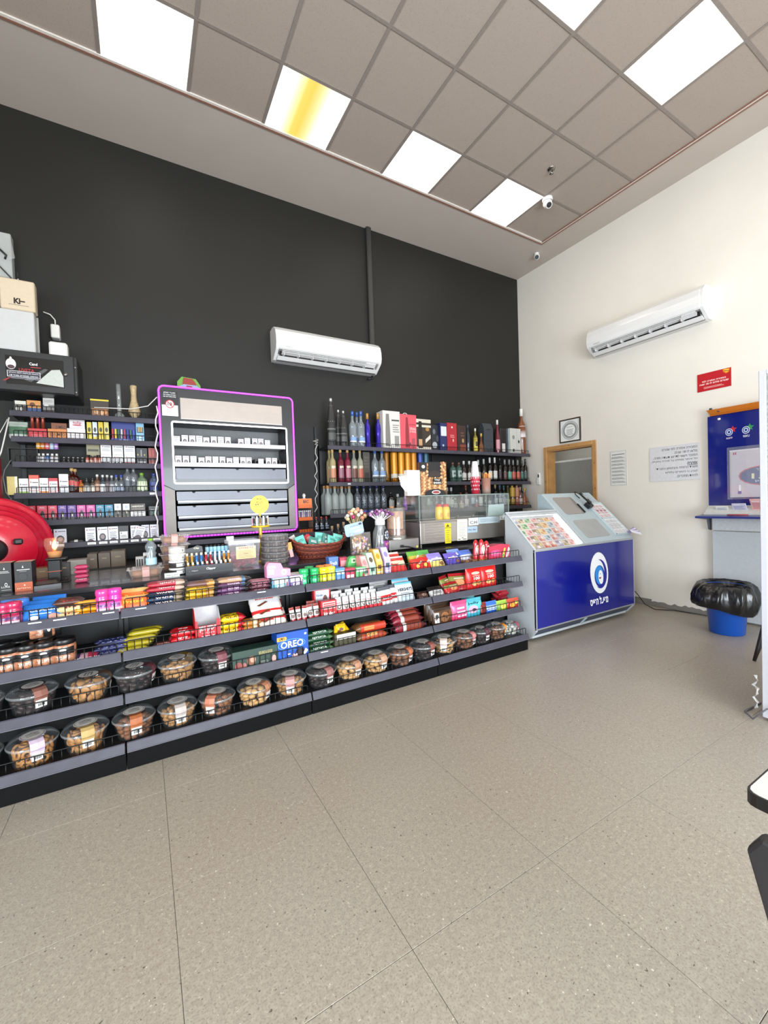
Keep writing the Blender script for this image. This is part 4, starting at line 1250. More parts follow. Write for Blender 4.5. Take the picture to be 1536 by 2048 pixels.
def pouch(label,x,y,z,w_,d,h,cols,cat='snack bag',spec=(),group=None,name='snack_bag',rx=0.0,ry=0.0,rz=0.0,seed=0,gloss=0.22):
 """stand-up bag: stations up z, crimped top; cols from the bottom up"""
 def mk():
  rnd=random.Random(seed)
  mb_=MB()
  st=[0,0.03,0.12,0.25,0.4,0.55,0.7,0.82,0.9,0.95,1.0]
  nt_=16
  vs=[]
  for i,s_ in enumerate(st):
   k=(0.85,1,1.0,1,0.98,0.92,0.78,0.5,0.12,0.06,0.06)[i]
   ww=w_*(0.92,0.96,1,1,1,1,1,1,1,0.99,1.0)[i]*(1-0.03*rnd.random())
   for j in range(nt_):
    q=2*PI*j/nt_
    c_,s2=math.cos(q),math.sin(q)
    vs.append((ww/2*math.copysign(abs(c_)**0.75,c_),d/2*k*math.copysign(abs(s2)**0.8,s2)*(1+0.16*(rnd.random()-0.5)),h*s_))
  fs,ms=[],[]
  for i in range(len(st)-1):
   sm=(st[i]+st[i+1])/2
   col=next(c_ for f_,c_ in cols if sm<=f_+1e-6)
   for j in range(nt_):
    fs.append((i*nt_+j,i*nt_+(j+1)%nt_,(i+1)*nt_+(j+1)%nt_,(i+1)*nt_+j))
    ms.append(M(col,gloss,0,0.07,25))
  fs+=[tuple(range(nt_))[::-1],tuple((len(st)-1)*nt_+j for j in range(nt_))]
  ms+=[M(cols[0][1],gloss,0,0.07,25),M(cols[-1][1],gloss,0,0.07,25)]
  mb_.add(vs,fs,ms,True)
  return mb_.mesh('bag_film')
 key=('pouch',round(w_,3),d,round(h,3),str(cols),seed,gloss)
 t_=thing(name,label,cat,(x,y,z),(rx,ry,rz),group)
 ob('bag_film',cached(key,mk),t_)
 if spec:
  def mkp():
   mb_=MB()
   kz=[(0,0.85),(0.12,1.0),(0.4,0.98),(0.55,0.92),(0.7,0.78),(0.82,0.5),(0.9,0.12),(1,0.06)]
   def fn(a_,b_,l):
    f_=min(1,max(0,b_/h))
    k=next(k0+(k1-k0)*(f_-z0)/(z1-z0)for (z0,k0),(z1,k1)in zip(kz[:-1],kz[1:])if f_<=z1+1e-9)
    c_=min(0.97,abs((a_-w_/2)/(w_/2)))
    s2=(1-c_**(2/0.75))**0.4
    return (a_-w_/2,-d/2*k*s2*1.06-0.002-l,b_)
   art(mb_,spec,fn,w_,h)
   return mb_.mesh('print')
  ob('print',cached(key+(str(spec),),mkp),t_)
 return t_
 # ---- cookie tubs
def cookie_mesh(kind):
 def mk():
  mb_=MB()
  if kind=='ring':
   c1=M('c08440',0.6,0,0.2,90,bump=0.3)
   mb_.lathe([(0.009+0.0065+0.0065*math.cos(q),0.0065*math.sin(q))for q in [2*PI*i/8 for i in range(9)]],c1,14)
  elif kind=='ball':
   c1=M('d9a868',0.6,0,0.12,60,bump=0.3)
   mb_.lathe([(0.021*math.sin(q),-0.013*math.cos(q))for q in [PI*i/8 for i in range(9)]],c1,12)
  elif kind=='disc':
   c1=M('c48a4c',0.65,0,0.2,90,bump=0.3)
   mb_.lathe([(0,-0.005),(0.019,-0.005),(0.022,0),(0.019,0.005),(0,0.006)],c1,14)
  elif kind=='stick':
   c1=M('cfa068',0.65,0,0.2,90,bump=0.3)
   mb_.tube([(-0.03,0,0),(-0.01,0.002,0.002),(0.012,-0.001,0),(0.03,0,0)],[0.006,0.0085,0.0085,0.006],c1,8)
  elif kind=='roll':
   c1=M('b8844a',0.65,0,0.25,90,bump=0.3)
   mb_.box(-0.02,0.02,-0.011,0.011,-0.01,0.01,c1,0.005)
  elif kind=='granola':
   c1=M('8a5630',0.6,0,0.45,150,bump=0.8)
   mb_.lathe([(0.019*math.sin(q)*(1+0.12*(i%2)),-0.013*math.cos(q))for i,q in enumerate([PI*i/6 for i in range(7)])],c1,9)
  elif kind=='white':
   c1=M('d9d8cc',0.5,0,0.05)
   mb_.lathe([(0.017*math.sin(q),-0.015*math.cos(q))for q in [PI*i/6 for i in range(7)]],c1,10)
  else:
   c1=M('35201a',0.4,0,0.35,90,bump=0.4)
   mb_.lathe([(0.018*math.sin(q)*(1+0.1*(i%2)),-0.013*math.cos(q))for i,q in enumerate([PI*i/6 for i in range(7)])],c1,9)
  return mb_.mesh('cookie')
 return cached(('cookie',kind),mk)
CLEAR=G('cfd6da',0.06,0.05)
def tub(label,u,v,z,yc,R,h,kind,lid,band,tilt=0.0,n=20,group='clear cookie tubs on the low shelves',sticker=True,rzl=0.0,chip='f1efea'):
 xc=u if u<0 else at(u,v,yc).x
 t_=thing('cookie_tub',label,'tub',(xc,yc,z),(0,0,rzl),group)
 hb=h*0.74
 ob('bowl',MB().lathe([(0,0.001),(R*0.74,0.0),(R*0.78,0.006),(R*0.94,hb-0.012),(R*0.97,hb-0.004),(R*0.97,hb)],CLEAR,32),t_)
 ob('lid',MB().lathe([(R*0.99,hb-0.006),(R*1.0,hb),(R*0.95,hb+0.006),(R*0.9,h*0.86),(R*0.78,h*0.93),(R*0.70,h*0.94),(R*0.66,h*0.915),(R*0.14,h*0.92),(R*0.10,h*0.985),(0,h)],G('d4dadd',0.06,0.04),32),t_)
 ob('lid_rim',MB().lathe([(R*0.985,hb-0.010),(R*1.012,hb-0.006),(R*1.012,hb),(R*0.985,hb+0.003)],G('dfe4e6',0.22,0.05),32),t_)
 rnd=random.Random(int(abs(xc)*977))
 me=cookie_mesh(kind)
 k=0
 layers=[(0.016,0.66,10),(0.34*hb+0.008,0.72,10),(0.62*hb+0.004,0.76,11)]
 sc_=R/0.105
 for zz,fr,cnt in layers:
  for i in range(cnt):
   q=2*PI*(i+0.5*(k%2))/cnt+rnd.random()*0.3
   if math.sin(q)>0.75 and zz<0.3*hb:
    continue
   rr=R*(fr+0.10*zz/hb)-0.013*sc_
   o=ob('cookie',me,t_,(rr*math.cos(q),rr*math.sin(q),zz),(rnd.uniform(-0.6,0.6)+(PI/2 if kind in ('ring','disc')else 0),rnd.uniform(-0.5,0.5),q-PI/2+rnd.uniform(-0.5,0.5)))
   o.scale=(sc_,)*3
  k+=1
 for i in range(6):
  q=2*PI*i/6+rnd.random()
  o=ob('cookie',me,t_,(R*0.38*math.cos(q),R*0.38*math.sin(q),hb*0.80),(rnd.uniform(-0.4,0.4),rnd.uniform(-0.4,0.4),rnd.uniform(0,3)))
  o.scale=(sc_,)*3
 ltop=h*0.925+0.0015
 mb_=MB()
 mb_.quad([(R*0.50*math.cos(q),R*0.50*math.sin(q),ltop)for q in [2*PI*i/24 for i in range(24)]],F(lid))
 mb_.quad([(R*0.44*math.cos(q),R*0.44*math.sin(q),ltop+0.0006)for q in [2*PI*i/24 for i in range(24)]],F('6a4a44'))
 mb_.quad([(R*0.425*math.cos(q),R*0.425*math.sin(q),ltop+0.0010)for q in [2*PI*i/24 for i in range(24)]],F('eae2da'))
 for i in range(3):
  mb_.quad([(R*x_,R*(0.12-0.14*i+y_),ltop+0.0014)for x_,y_ in ((-0.25,0),(0.25,0),(0.25,0.05),(-0.25,0.05))],F('8a7a74'))
 ob('lid_label',mb_,t_)
 a_=R*0.27
 mb_=MB()
 path=[(-R*0.40,ltop+0.0004),(-R*0.72,h*0.94+0.002),(-R*0.92,h*0.87+0.002),(-R*1.02,hb),(-R*1.02,hb-0.008),(-R*0.955,hb*0.84),(-R*0.90,hb*0.5)]
 mb_.add([p_ for y_,z_ in path for p_ in ((-a_,y_+a_*a_/(2.2*R),z_),(0,y_-0.001,z_),(a_,y_+a_*a_/(2.2*R),z_))],[(i*3+j,i*3+j+3,i*3+j+4,i*3+j+1)for i in range(len(path)-1)for j in range(2)],F(band))
 ob('label_strap',mb_,t_)
 if sticker:
  y0_,z0_,y1_,z1_=-R*0.885,hb*0.36,-R*0.945,hb*0.76
  cv=a_*a_*0.7/(2.2*R)
  fn=lambda x_,s_,l:(x_,y0_+(y1_-y0_)*s_+(x_/(a_*0.85))**2*cv-0.004-l,z0_+(z1_-z0_)*s_)
  mb_=MB()
  b_=a_*0.85
  for x0_,x1_ in ((-b_,0),(0,b_)):
   mb_.quad([fn(x0_,0,0),fn(x1_,0,0),fn(x1_,1,0),fn(x0_,1,0)],F(chip))
  for i in range(7):
   x_=b_*(-0.55+0.16*i)
   mb_.quad([fn(x_,0.2,0.0006),fn(x_+b_*(0.07 if i%2 else 0.11),0.2,0.0006),fn(x_+b_*(0.07 if i%2 else 0.11),0.55,0.0006),fn(x_,0.55,0.0006)],F('2c2b2b'))
  ob('bar_code_sticker',mb_,t_)
 return t_
 # ==== goods on the low gondola
 # ---- lowest shelf: cookie tubs
TUBS=[(-5.678,'ring','d8cfd8','c8b4c8','tub of small golden ring cookies, nearest the left photo edge on the lowest shelf',0.35),(-5.467,'disc','d9d3c4','b89a62','tub of pale round butter cookies, second along the lowest shelf',0.2),(-5.252,'granola','dccfc8','a8623c','tub of dark brown nutty cookies with an orange strap, lowest shelf',0.12),(-5.04,'roll','ddd6cf','b5aaa4','tub of filled tan biscuits with a grey strap, lowest shelf',0.1),(-4.831,'granola','ddcfc8','b9745a','tub of brown granola cookies with a strap turned aside, lowest shelf',-0.55),(-4.614,'ball','d9ccc4','b97f60','tub of plump round biscuits with a strap turned towards the kiosk, lowest shelf',0.75),(-4.388,'roll','ddd0ce','b38784','tub of folded pastry rolls with a rose strap, left of the second rail joint',-0.3),(-4.175,'dark','d6cbcb','9c6a66','tub of dark chocolate cookies just past the second rail joint, lowest shelf',0.3),(-3.966,'ball','ddc9c0','b3846a','tub of pale round biscuits beside the dark chocolate tub, lowest shelf',0.25),(-3.757,'ball','ddd0c8','b98f74','second of two neighbouring tubs of pale round biscuits, lowest shelf',0.2),(-3.548,'granola','d9b8a8','b96a4a','tub of nutty cookies with a copper coloured strap, lowest shelf',0.45),(-3.339,'dark','d6c4be','8c5248','tub of dark cookies by the third rail joint, lowest shelf',0.3),(-3.13,'stick','d8cfc8','c9b8b0','tub of thin pale finger biscuits, lowest shelf',-0.7),(-2.925,'granola','d9cac4','c97f7c','tub of light brown cookies with a pink strap, lowest shelf',0.35),(-2.745,'dark','5c3a44','5a3640','tub of dark cookies with a plum coloured label, lowest shelf',0.1),(-2.56,'granola','b9a89c','e08a2e','tub of brown cookies with an orange strap, lowest shelf near the kiosk',0.5)]
for k,(x,kind,lid,band,lb,rz)in enumerate(TUBS):
 tub(lb,x,0,S4,-1.925,0.1025 if k<14 else 0.088,0.135,kind,lid,band,rzl=rz,group='clear cookie tubs on the lowest shelf')
tub('small clear tub of white sweets at the kiosk end of the lowest shelf',-2.385,0,S4,-1.915,0.080,0.115,'white','d9d3d3','b04a5c',rzl=0.5,group='clear cookie tubs on the lowest shelf')
tub('clear cookie tub half cut by the left photo edge, lowest shelf',-5.89,0,S4,-1.925,0.1025,0.135,'dark','d8cfc8','8a6a5a',group='clear cookie tubs on the lowest shelf')
# ---- third shelf: more tubs
Y3=-1.872
for u,v,kind,lid,band,lb,rz in ((66,1390,'dark','4a3a38','8c5c50','large tub of dark cookies with a brown strap under the nut jars',0.5),(178,1368,'disc','4c3a30','6a5040','tub of tan round cookies with a brown lid label, third shelf',1.5),(270,1348,'dark','5a4644','6a3a40','tub of dark cookies with a maroon strap turned aside, third shelf',1.2),(355,1332,'roll','6a4c30','8a6a2e','tub of golden brown cookies with a brown and gold label, third shelf',2.4),(433,1317,'dark','6a4a50','7c4a50','tub of dark cookies beside the long green box, third shelf',0.2)):
 tub(lb,u,v,S3,Y3,0.1025,0.132,kind,lid,band,rzl=rz,group='clear cookie tubs on the third shelf')
tub('dark cookie tub at the left photo edge, third shelf',-5.885,0,S3,Y3,0.1025,0.132,'dark','4a3a38','5c3c38',group='clear cookie tubs on the third shelf')
ZF=-1.975
carton('long flat dark green chocolate box with a gold pattern, beside the cookie tubs','box',464,556,1297,S3,ZF,0.10,'2c4238',[('t','BOUND & GOOD',0.72,0.72,0.3,0.17,'b9a46a'),('c',0.4,0.42,0.1,0.24,'8a5a44'),('c',0.43,0.45,0.06,0.15,'c9987c'),('r',0.55,0.1,0.8,0.38,'1d2a26'),('l',0.58,0.18,0.78,0.32,2,'8a9488'),('c',0.9,0.28,0.05,0.2,'c99a94'),('c',0.12,0.25,0.08,0.2,'8c4a44'),('c',0.24,0.22,0.05,0.16,'a5645a')],name='chocolate_box',top='31483e')
t=carton('bright blue box of sandwich cookies with large white lettering','box',553,616,1263,S3,ZF,0.13,'1c4fa8',[('p',[(0.0,0.86),(0.28,0.86),(0.31,0.8),(0.28,0.72),(0.0,0.72)],'e0a53a'),('t',heb('חדש'),0.15,0.79,0.16,0.09,'2a2a3a'),('c',0.46,0.55,0.44,0.2,'5fa0dc'),('c',0.46,0.55,0.42,0.18,'1c4fa8'),('t','OREO',0.47,0.56,0.72,0.24,'f2f4f8'),('c',0.72,0.18,0.16,0.17,'20191c'),('c',0.72,0.2,0.1,0.1,'342a2e'),('p',[(0.84,0.05),(0.98,0.22),(0.9,0.32),(0.82,0.16)],'dfe3ea'),('r',0.08,0.05,0.22,0.2,'2a5fb8'),('r',0.28,0.04,0.4,0.22,'2456b0'),('c',0.5,0.12,0.06,0.08,'d9a8a4'),('c',0.6,0.12,0.04,0.07,'d9a8a4'),('r',0.3,0.2,0.4,0.24,'e8ecf2'),('c',0.9,0.86,0.04,0.04,'dfe6f0')],name='cookie_box',top='3c4f8e')
mb=MB()
for k in range(4):
 mb.quad([(-0.11+x_,-0.055+0.03*k+y_,0.0)for x_,y_ in ((0.02,0),(0.2,0),(0.2,0.018),(0.02,0.018))],F('6c7ab0'))
o=ob('top_print',mb,t,(0,0,t.children[0].dimensions.z+0.001))
for k,(z_,dx_)in enumerate(((0.0,0.0),(0.036,0.004),(0.072,-0.004),(0.106,0.0))):
 p=at(641,1290,ZF)
 pack('dark green glossy cookie pack with white script, %s from the bottom of its stack'%ORD[k]if k<3 else 'dark green cookie pack lying on top of its stack beside the blue box',p.x+dx_,ZF+0.035,S3+z_,0.205,0.062,0.036,[(0.12,'2f5a34'),(0.85,'123d22'),(1,'4a6a44')],'cookies',heb('ביסקו'),'dfe8da','green cookie packs','cookie_pack',seed=k,tw=0.45)
p=at(689,1268,ZF)
t=carton('small open white and dark display box of yellow bags','box',669,712,1266,S3,ZF,0.09,'3f3a26',[('r',0.1,0.62,0.98,0.96,'ece8dc'),('l',0.2,0.68,0.85,0.9,2,'9a968a')],name='display_box')
for k,(dx_,rz_,rx_,z_)in enumerate(((-0.03,0.3,-0.5,0.055),(0.035,-0.35,-0.9,0.06),(0.0,0.05,-0.2,0.05))):
 pouch(('yellow snack bag leaning in the small display box','yellow snack bag standing up higher than its neighbours in the small display box','yellow snack bag lying across the front of the small display box')[k],p.x+dx_,ZF+0.035+0.012*k,S3+z_+0.012*k,0.075,0.022,(0.085,0.10,0.07)[k],[(0.2,'d9a81e'),(0.8,'edbc1c'),(1,'d9a81e')],spec=[('c',0.5,0.5,0.2,0.15,'6a3a28')],group='yellow snack bags',rx=rx_,ry=rz_,seed=k)
p=at(745,1255,ZF)
for k in range(2):
 t=pack(('long brown sesame biscuit pack with a red label, %s of the pile')%('lower' if k==0 else 'upper'),p.x,ZF+0.05+0.012*k,S3+0.062*k,0.265,0.10,0.062,[(0.14,'6e4a2a'),(0.9,'a8432a')if k==0 else (0.9,'7a5230'),(1,'6e4a2a')],'cookies',heb('שומשום')if k==0 else None,'e8b86a','sesame biscuit packs','cookie_pack',seed=30+k,tw=0.3)
 if k==1:
  a_,b_=pack_mesh(0.2,0.1012,0.064,[(1,'b5371f')],heb('שומשום'),'e9a23a',33,0.3,0.35)
  mb=MB()
  fn=lambda q0,x_:(x_,-0.0515*abs(math.cos(q0))**0.7,0.031+0.0318*math.copysign(abs(math.sin(q0))**0.7,math.sin(q0)))
  st=[-0.9+1.9*i/6 for i in range(7)]
  mb.add([fn(q_,x_)for q_ in st for x_ in (-0.085,0.115)],[(2*i,2*i+1,2*i+3,2*i+2)for i in range(6)],F('b5371f'))
  mb.add([fn(q_,x_)for q_ in (-0.2,0.0,0.2,0.4)for x_ in (-0.06,0.02)],[(2*i,2*i+1,2*i+3,2*i+2)for i in range(3)],F('d98c4a'))
  ob('red_label',mb,t)
for k in range(4):
 p=at(822,1250,ZF)
 pack('maroon cherry cookie pack, %s of four stepped one behind the other'%ORD[k],p.x+0.012*k,ZF+0.035+0.05*k,S3+(0.0,0.035,0.055,0.07)[k],0.30,0.062,0.075,[(0.08,'4a1620'),(0.24,'8c2434'),(0.42,'d8cfc6'),(0.78,'8a3a2a'),(1,'5c1c20')],'cookies',None,group='maroon cherry cookie packs',name='cookie_pack',seed=40+k)
for k in range(3):
 p=at(892,1232,ZF)
 pouch('brown chocolate chip cookie bag, %s'%('at the front of the group','second from the front of the group','at the back of the group')[k],p.x+0.015*k-0.01,ZF+0.04+0.06*k,S3,0.20+0.02*k,0.05,0.13+0.025*k,[(0.1,'4a3222'),(0.85,'5a3c28'),(1,'3a2a20')],spec=[('r',0.08,0.15,0.28,0.75,'d9d6d2'),('c',0.18,0.55,0.07,0.12,'2a2624'),('c',0.55,0.45,0.22,0.3,'8a5a36'),('c',0.5,0.52,0.035,0.05,'2e1c12'),('c',0.62,0.4,0.035,0.05,'2e1c12'),('c',0.84,0.55,0.1,0.25,'75492a')],group='brown cookie bags',seed=50+k)
for k,(u,u1,vt,cols,lb,sp)in enumerate(((905,940,1203,[(0.3,'d0345e'),(0.8,'e05a8a'),(1,'c84a78')],'bright pink sweets bag on the third shelf',[('l',0.3,0.2,0.85,0.8,3,'f3c9d8')]),(930,970,1198,[(0.2,'3aa0b4'),(0.85,'5fc4d0'),(1,'49a8b6')],'turquoise sweets bag beside the pink bag',[('c',0.45,0.45,0.25,0.2,'d9a8c4'),('t','Jelly',0.5,0.75,0.6,0.14,'1e4c5c'),('c',0.5,0.42,0.1,0.08,'3a3a4a')]),(962,978,1206,[(0.3,'4a1a1c'),(1,'7a2a24')],'small dark red sweets bag tucked between turquoise and blue bags',[]),(972,1000,1204,[(0.4,'2a5cb8'),(0.7,'9db8dc'),(1,'3a6ec0')],'blue and white candy bag on the third shelf',[('l',0.2,0.3,0.8,0.7,3,'e3e8f2')]),(996,1020,1202,[(0.5,'7aa032'),(1,'9cc04a')],'green candy bag between the blue and the red ones',[('c',0.5,0.5,0.25,0.25,'d9d25a')]),(1016,1044,1198,[(0.5,'b8322a'),(1,'c8503a')],'red and yellow candy bag at the kiosk end of the third shelf',[('c',0.4,0.4,0.2,0.2,'e0a53a'),('c',0.7,0.6,0.15,0.15,'d9d25a')]))):
 xc,w_,h_=place(u,u1,vt,S3,ZF)
 pouch(lb,xc,ZF+0.04+0.004*(k%2),S3,w_*0.97,0.055,h_,cols,spec=sp,seed=60+k)
p=at(1006,1185,-1.80)
for k in range(3):
 pouch('red patterned candy bag %s at the back of the third shelf end'%('stacked lowest','stacked in the middle','stacked on top')[k],p.x+0.012*(k-1),-1.80,S3+0.045*k,0.13,0.05,0.10,[(0.3,'9c1e2a'),(0.8,'b8343a'),(1,'a02a30')],spec=[('c',0.4,0.5,0.2,0.2,'d98a6a'),('l',0.3,0.65,0.8,0.85,2,'e6b8a4')],group='red patterned candy bags',rx=-1.0,seed=70+k)
for k in range(2):
 p=at(868+42*k,1206,-1.74)
 pouch('dark brown cookie bag %s, at the back of the third shelf'%('behind the maroon packs','behind the pink bag')[k],p.x,-1.74,S3,0.2,0.06,p.z-S3+0.03,[(0.1,'3a2820'),(0.9,'4c3428'),(1,'32241c')],spec=[('r',0.55,0.5,0.85,0.8,'c9c6c2'),('c',0.64,0.66,0.05,0.08,'2a2624'),('c',0.75,0.66,0.05,0.08,'2a2624')],seed=75+k)
p=at(940,1202,-1.78)
pouch('teal sweets bag standing behind the turquoise bag',p.x,-1.75,S3,0.15,0.05,0.175,[(1,'4a9aa2')],seed=78)
# ---- second shelf
Z2=S2
NUT=M('a8664a',0.55,0,0.4,120,bump=0.8)
def nut_jar(label,x,y,z,R=0.05,H=0.125,lie=False):
 t_=thing('nut_jar',label,'jar',(x,y,z+(R if lie else 0)),(0,PI/2,0.15)if lie else (0,0,0),'nut jars on the second shelf')
 ob('jar_body',MB().lathe([(0,0),(R*0.94,0),(R,0.006),(R,H*0.72),(R*0.9,H*0.8),(0,H*0.8)],M('b57a5c',0.12,0,0.45,70,coat=0.6),22),t_)
 ob('lid',MB().lathe([(R*0.9,H*0.78),(R*0.97,H*0.8),(R*0.97,H*0.98),(R*0.92,H),(0,H)],M('1a1818',0.3),22),t_)
 mb_=MB().lathe([(R*1.012,H*0.42),(R*1.012,H*0.70)],F('201c1c'),16,a0=-PI/2-1.0,a1=-PI/2+1.0)
 mb_.quad([(R*1.03*math.sin(a_),-R*1.03*math.cos(a_),H*(0.6+0.055*math.sin(b_)))for a_,b_ in [(0.28*math.cos(q),q)for q in [2*PI*i/14 for i in range(14)]]],F('e6e2de'))
 put_text(mb_,heb('קליית בוקר'),0.0,H*0.3,R*1.1,H*0.2,F('e9ddd4'),lambda a_,b_:(R*1.02*math.sin(a_/R),-R*1.02*math.cos(a_/R),b_))
 ob('paper_label',mb_,t_)
 return t_
for k,u in enumerate((18,55,92,130)):
 p=at(u,1318,-1.93)
 nut_jar('glass nut jar with a black lid, %s along the second shelf'%ORD[k],p.x,-1.93,Z2)
for k,u in enumerate((-14,30,75)):
 p=at(u,1300,-1.81)
 nut_jar('glass dark nut jar in the back row, %s along'%ORD[k],p.x+0.03,-1.81,Z2)
p=at(85,1264,-1.87)
nut_jar('jar of nuts lying sideways on top of the other jars',p.x-0.05,-1.87,Z2+0.127,lie=True)
ZG=-1.975
p=at(173,1297,ZG)
pack('flat pink and white chocolate pack next to the nut jars',p.x,ZG+0.05,Z2,0.15,0.08,0.022,[(0.3,'4a3a6a'),(0.55,'d9a8b8'),(0.8,'c93a5a'),(1,'7a8a92')],text=heb('שוקולד'),tcol='ece6ea',seed=80,rx=0.15)
for k in range(6):
 p=at(224,1290,ZG)
 pack('dark blue wrapped bar, %s of the heap beside the yellow bars'%ORD[k],p.x+0.01*math.sin(k*2.0),ZG+0.035+0.045*(k%2),Z2+0.026*(k//2),0.155,0.045,0.026,[(0.1,'1a1c3a'),(0.9,'23264f'),(1,'15172e')],text=heb('כיף כף'),tcol='8a90b8',group='dark blue wrapped bars',seed=82+k%3,rz=0.05*math.sin(k*3))
for k in range(8):
 p=at(276,1280,ZG)
 lay=k//2
 pack('shiny yellow gold wafer bar, %s from the bottom of the pile%s'%(ORD[lay],', front row' if k%2==0 else ', back row'),p.x+(0.02*lay-0.03)+0.012*(k%2),ZG+0.035+0.047*(k%2),Z2+0.027*lay,0.165,0.045,0.026,[(0.1,'5e5a12'),(0.9,'9a8a1c'),(1,'6a6414')],group='yellow gold wafer bars',seed=90+k%3,rz=0.08*math.sin(k*2.2),gloss=0.15)
p=at(330,1285,ZG)
pack('thin dark chocolate bar lying flat beside the red packs',p.x,ZG+0.04,Z2,0.11,0.045,0.02,[(1,'5a2c26')],text='milky',tcol='c98a7a',seed=96)
for k in range(4):
 p=at(366,1272,ZG)
 pack('bright red chocolate bar pack, %s'%('front bottom of four','back bottom of four','front top of four','back top of four')[k],p.x+0.006*(k//2),ZG+0.033+0.055*(k%2),Z2+0.036*(k//2),0.135,0.052,0.036,[(0.35,'c4161e'),(0.62,'d9c4c0')if False else (0.62,'cc1a22'),(1,'b8121a')],text='KitKat' if k==2 else heb('קיט קט'),tcol='f2e8e6',group='red chocolate bar packs',seed=97+k%2,tw=0.35)
xc,w_,hf=place(390,440,1240,Z2,ZG)
t=thing('display_box','open red card display box, empty, with a tall grey inside back','display box',(xc,ZG+0.055,Z2))
RD=F('c8202a')
GYI=F('c2bec0')
zt=at(415,1212,ZG+0.11).z-Z2
mb=MB().box(-w_/2,w_/2,-0.055,-0.053,0,hf*0.72,RD).box(-w_/2,-w_/2+0.012,-0.055,-0.053,hf*0.72,hf,RD).box(w_/2-0.02,w_/2,-0.055,-0.053,hf*0.72,hf,RD)
ob('front_panel',mb,t)
ob('back_panel',MB().box(-w_/2,w_/2,0.053,0.055,0,zt,GYI),t)
for sx in (-1,1):
 ob('side_panel',MB().prism([(-0.055,0),(0.055,0),(0.055,zt),(0.0,zt),(-0.055,hf)],'x',sx*w_/2-0.001,sx*w_/2+0.001,GYI if sx>0 else RD),t)
mb=MB()
art(mb,[('t',heb('פסק זמן'),0.5,0.55,0.7,0.3,'f0dfe0'),('t',heb('חטיף'),0.5,0.32,0.5,0.1,'e0aab0'),('t',heb('זמן'),0.5,0.12,0.55,0.18,'f0dfe0')],front_fn(w_,-0.055),w_,hf)
ob('print',mb,t)
for k in range(6):
 p=at(464,1252,ZG)
 pack('yellow and red wrapped wafer pack, %s layer%s'%(ORD[k//2],' front' if k%2==0 else ' behind'),p.x+0.004*(k//2),ZG+0.033+0.052*(k%2),Z2+0.036*(k//2),0.15,0.05,0.036,[(0.1,'d9a81e'),(0.72,'e8c020'),(0.95,'c8242a'),(1,'b01a20')],text=heb('טעמי'),tcol='6a3a14',group='yellow and red wafer packs',seed=100+k%3,tw=0.5)
for k in range(4):
 p=at(506,1247,ZG)
 pack('orange brown peanut bar, %s of four by the white chocolate bags'%ORD[k],p.x,ZG+0.033+0.05*(k%2),Z2+0.03*(k//2),0.125,0.048,0.03,[(0.1,'8a4a1a'),(0.5,'c07a2e'),(0.75,'d9c4a0'),(1,'9a5a24')],group='orange brown peanut bars',seed=110+k%3)
for k in range(3):
 p=at(546,1240,ZG)
 pouch('large white and red milk chocolate bag, %s'%('lying lowest of three','lying in the middle of three','lying on top of three')[k],p.x+(0.0,-0.012,-0.018)[k],ZG+0.02+0.03*k,Z2+0.045*k+0.004,0.20,0.05,0.12,[(0.25,'e0d2c4'),(0.5,'c9302e')if k<2 else (0.5,'d8d4d4'),(0.85,'e4dcd6'),(1,'d8c8b8')],spec=[('t','kinder',0.5,0.62,0.6,0.16,'c43030'),('p',[(0.2,0.2),(0.5,0.42),(0.56,0.36),(0.28,0.14)],'6a3a28'),('r',0.55,0.12,0.9,0.3,'f0ece8')],group='white and red chocolate bags',rx=-0.75,seed=120+k)
p=at(530,1205,-1.82)
pouch('dark red and grey chocolate bag lying behind on the white bags',p.x+0.03,-1.80,Z2+0.10,0.18,0.05,0.12,[(0.3,'7a2026'),(0.8,'c9c4c6'),(1,'8a2a2e')],rx=-0.9,seed=124)
def upright_bars(labelf,u0,u1,vt,n,cols,yf,rows_,group,seed,spec,z=Z2):
 xc_,w_,h_=place(u0,u1,vt,z,yf)
 for r_ in range(rows_):
  for k in range(n):
   pouch(labelf(k,r_),xc_-w_/2+w_*(k+0.5)/n+0.004*r_,yf+0.012+0.042*r_,z,w_/n*0.95,0.02,h_+0.01*r_,cols,'chocolate bar',spec,group,'chocolate_bar',rx=-0.18,ry=0.10*(((k*7+r_*3)%5)-2)/2,seed=seed+(k+r_)%3)
KSP=[('c',0.5,0.42,0.3,0.12,'6a4a3a'),('c',0.5,0.45,0.18,0.07,'e3ddd6'),('t','kinder',0.5,0.66,0.7,0.08,'b83434')]
upright_bars(lambda k,r_:'white and red milk bar, %s of the loose row before the rail joint'%ORD[k],582,614,1214,3,[(0.3,'c02a2c'),(0.8,'ded8d4'),(1,'8a3a34')],ZG,1,'white and red milk bars',130,KSP[:1])
upright_bars(lambda k,r_:'white and red milk bar past the rail joint, %s of the %s row'%(ORD[k],('front','rear')[r_]),617,640,1208,2,[(0.3,'c02a2c'),(0.8,'ded8d4'),(1,'8a3a34')],ZG,2,'white and red milk bars',130,KSP[:1])
carton('red and white chocolate box with three printed bars, front of the second shelf','box',642,673,1201,Z2,ZG,0.05,'c4242a',[('r',0.1,0.5,0.9,0.92,'d9c9c4')]+[('r',0.14,0.54+0.12*i,0.88,0.62+0.12*i,'b8343a')for i in range(3)]+[('t','kinder',0.5,0.25,0.7,0.2,'f0e6e2')],name='chocolate_box')
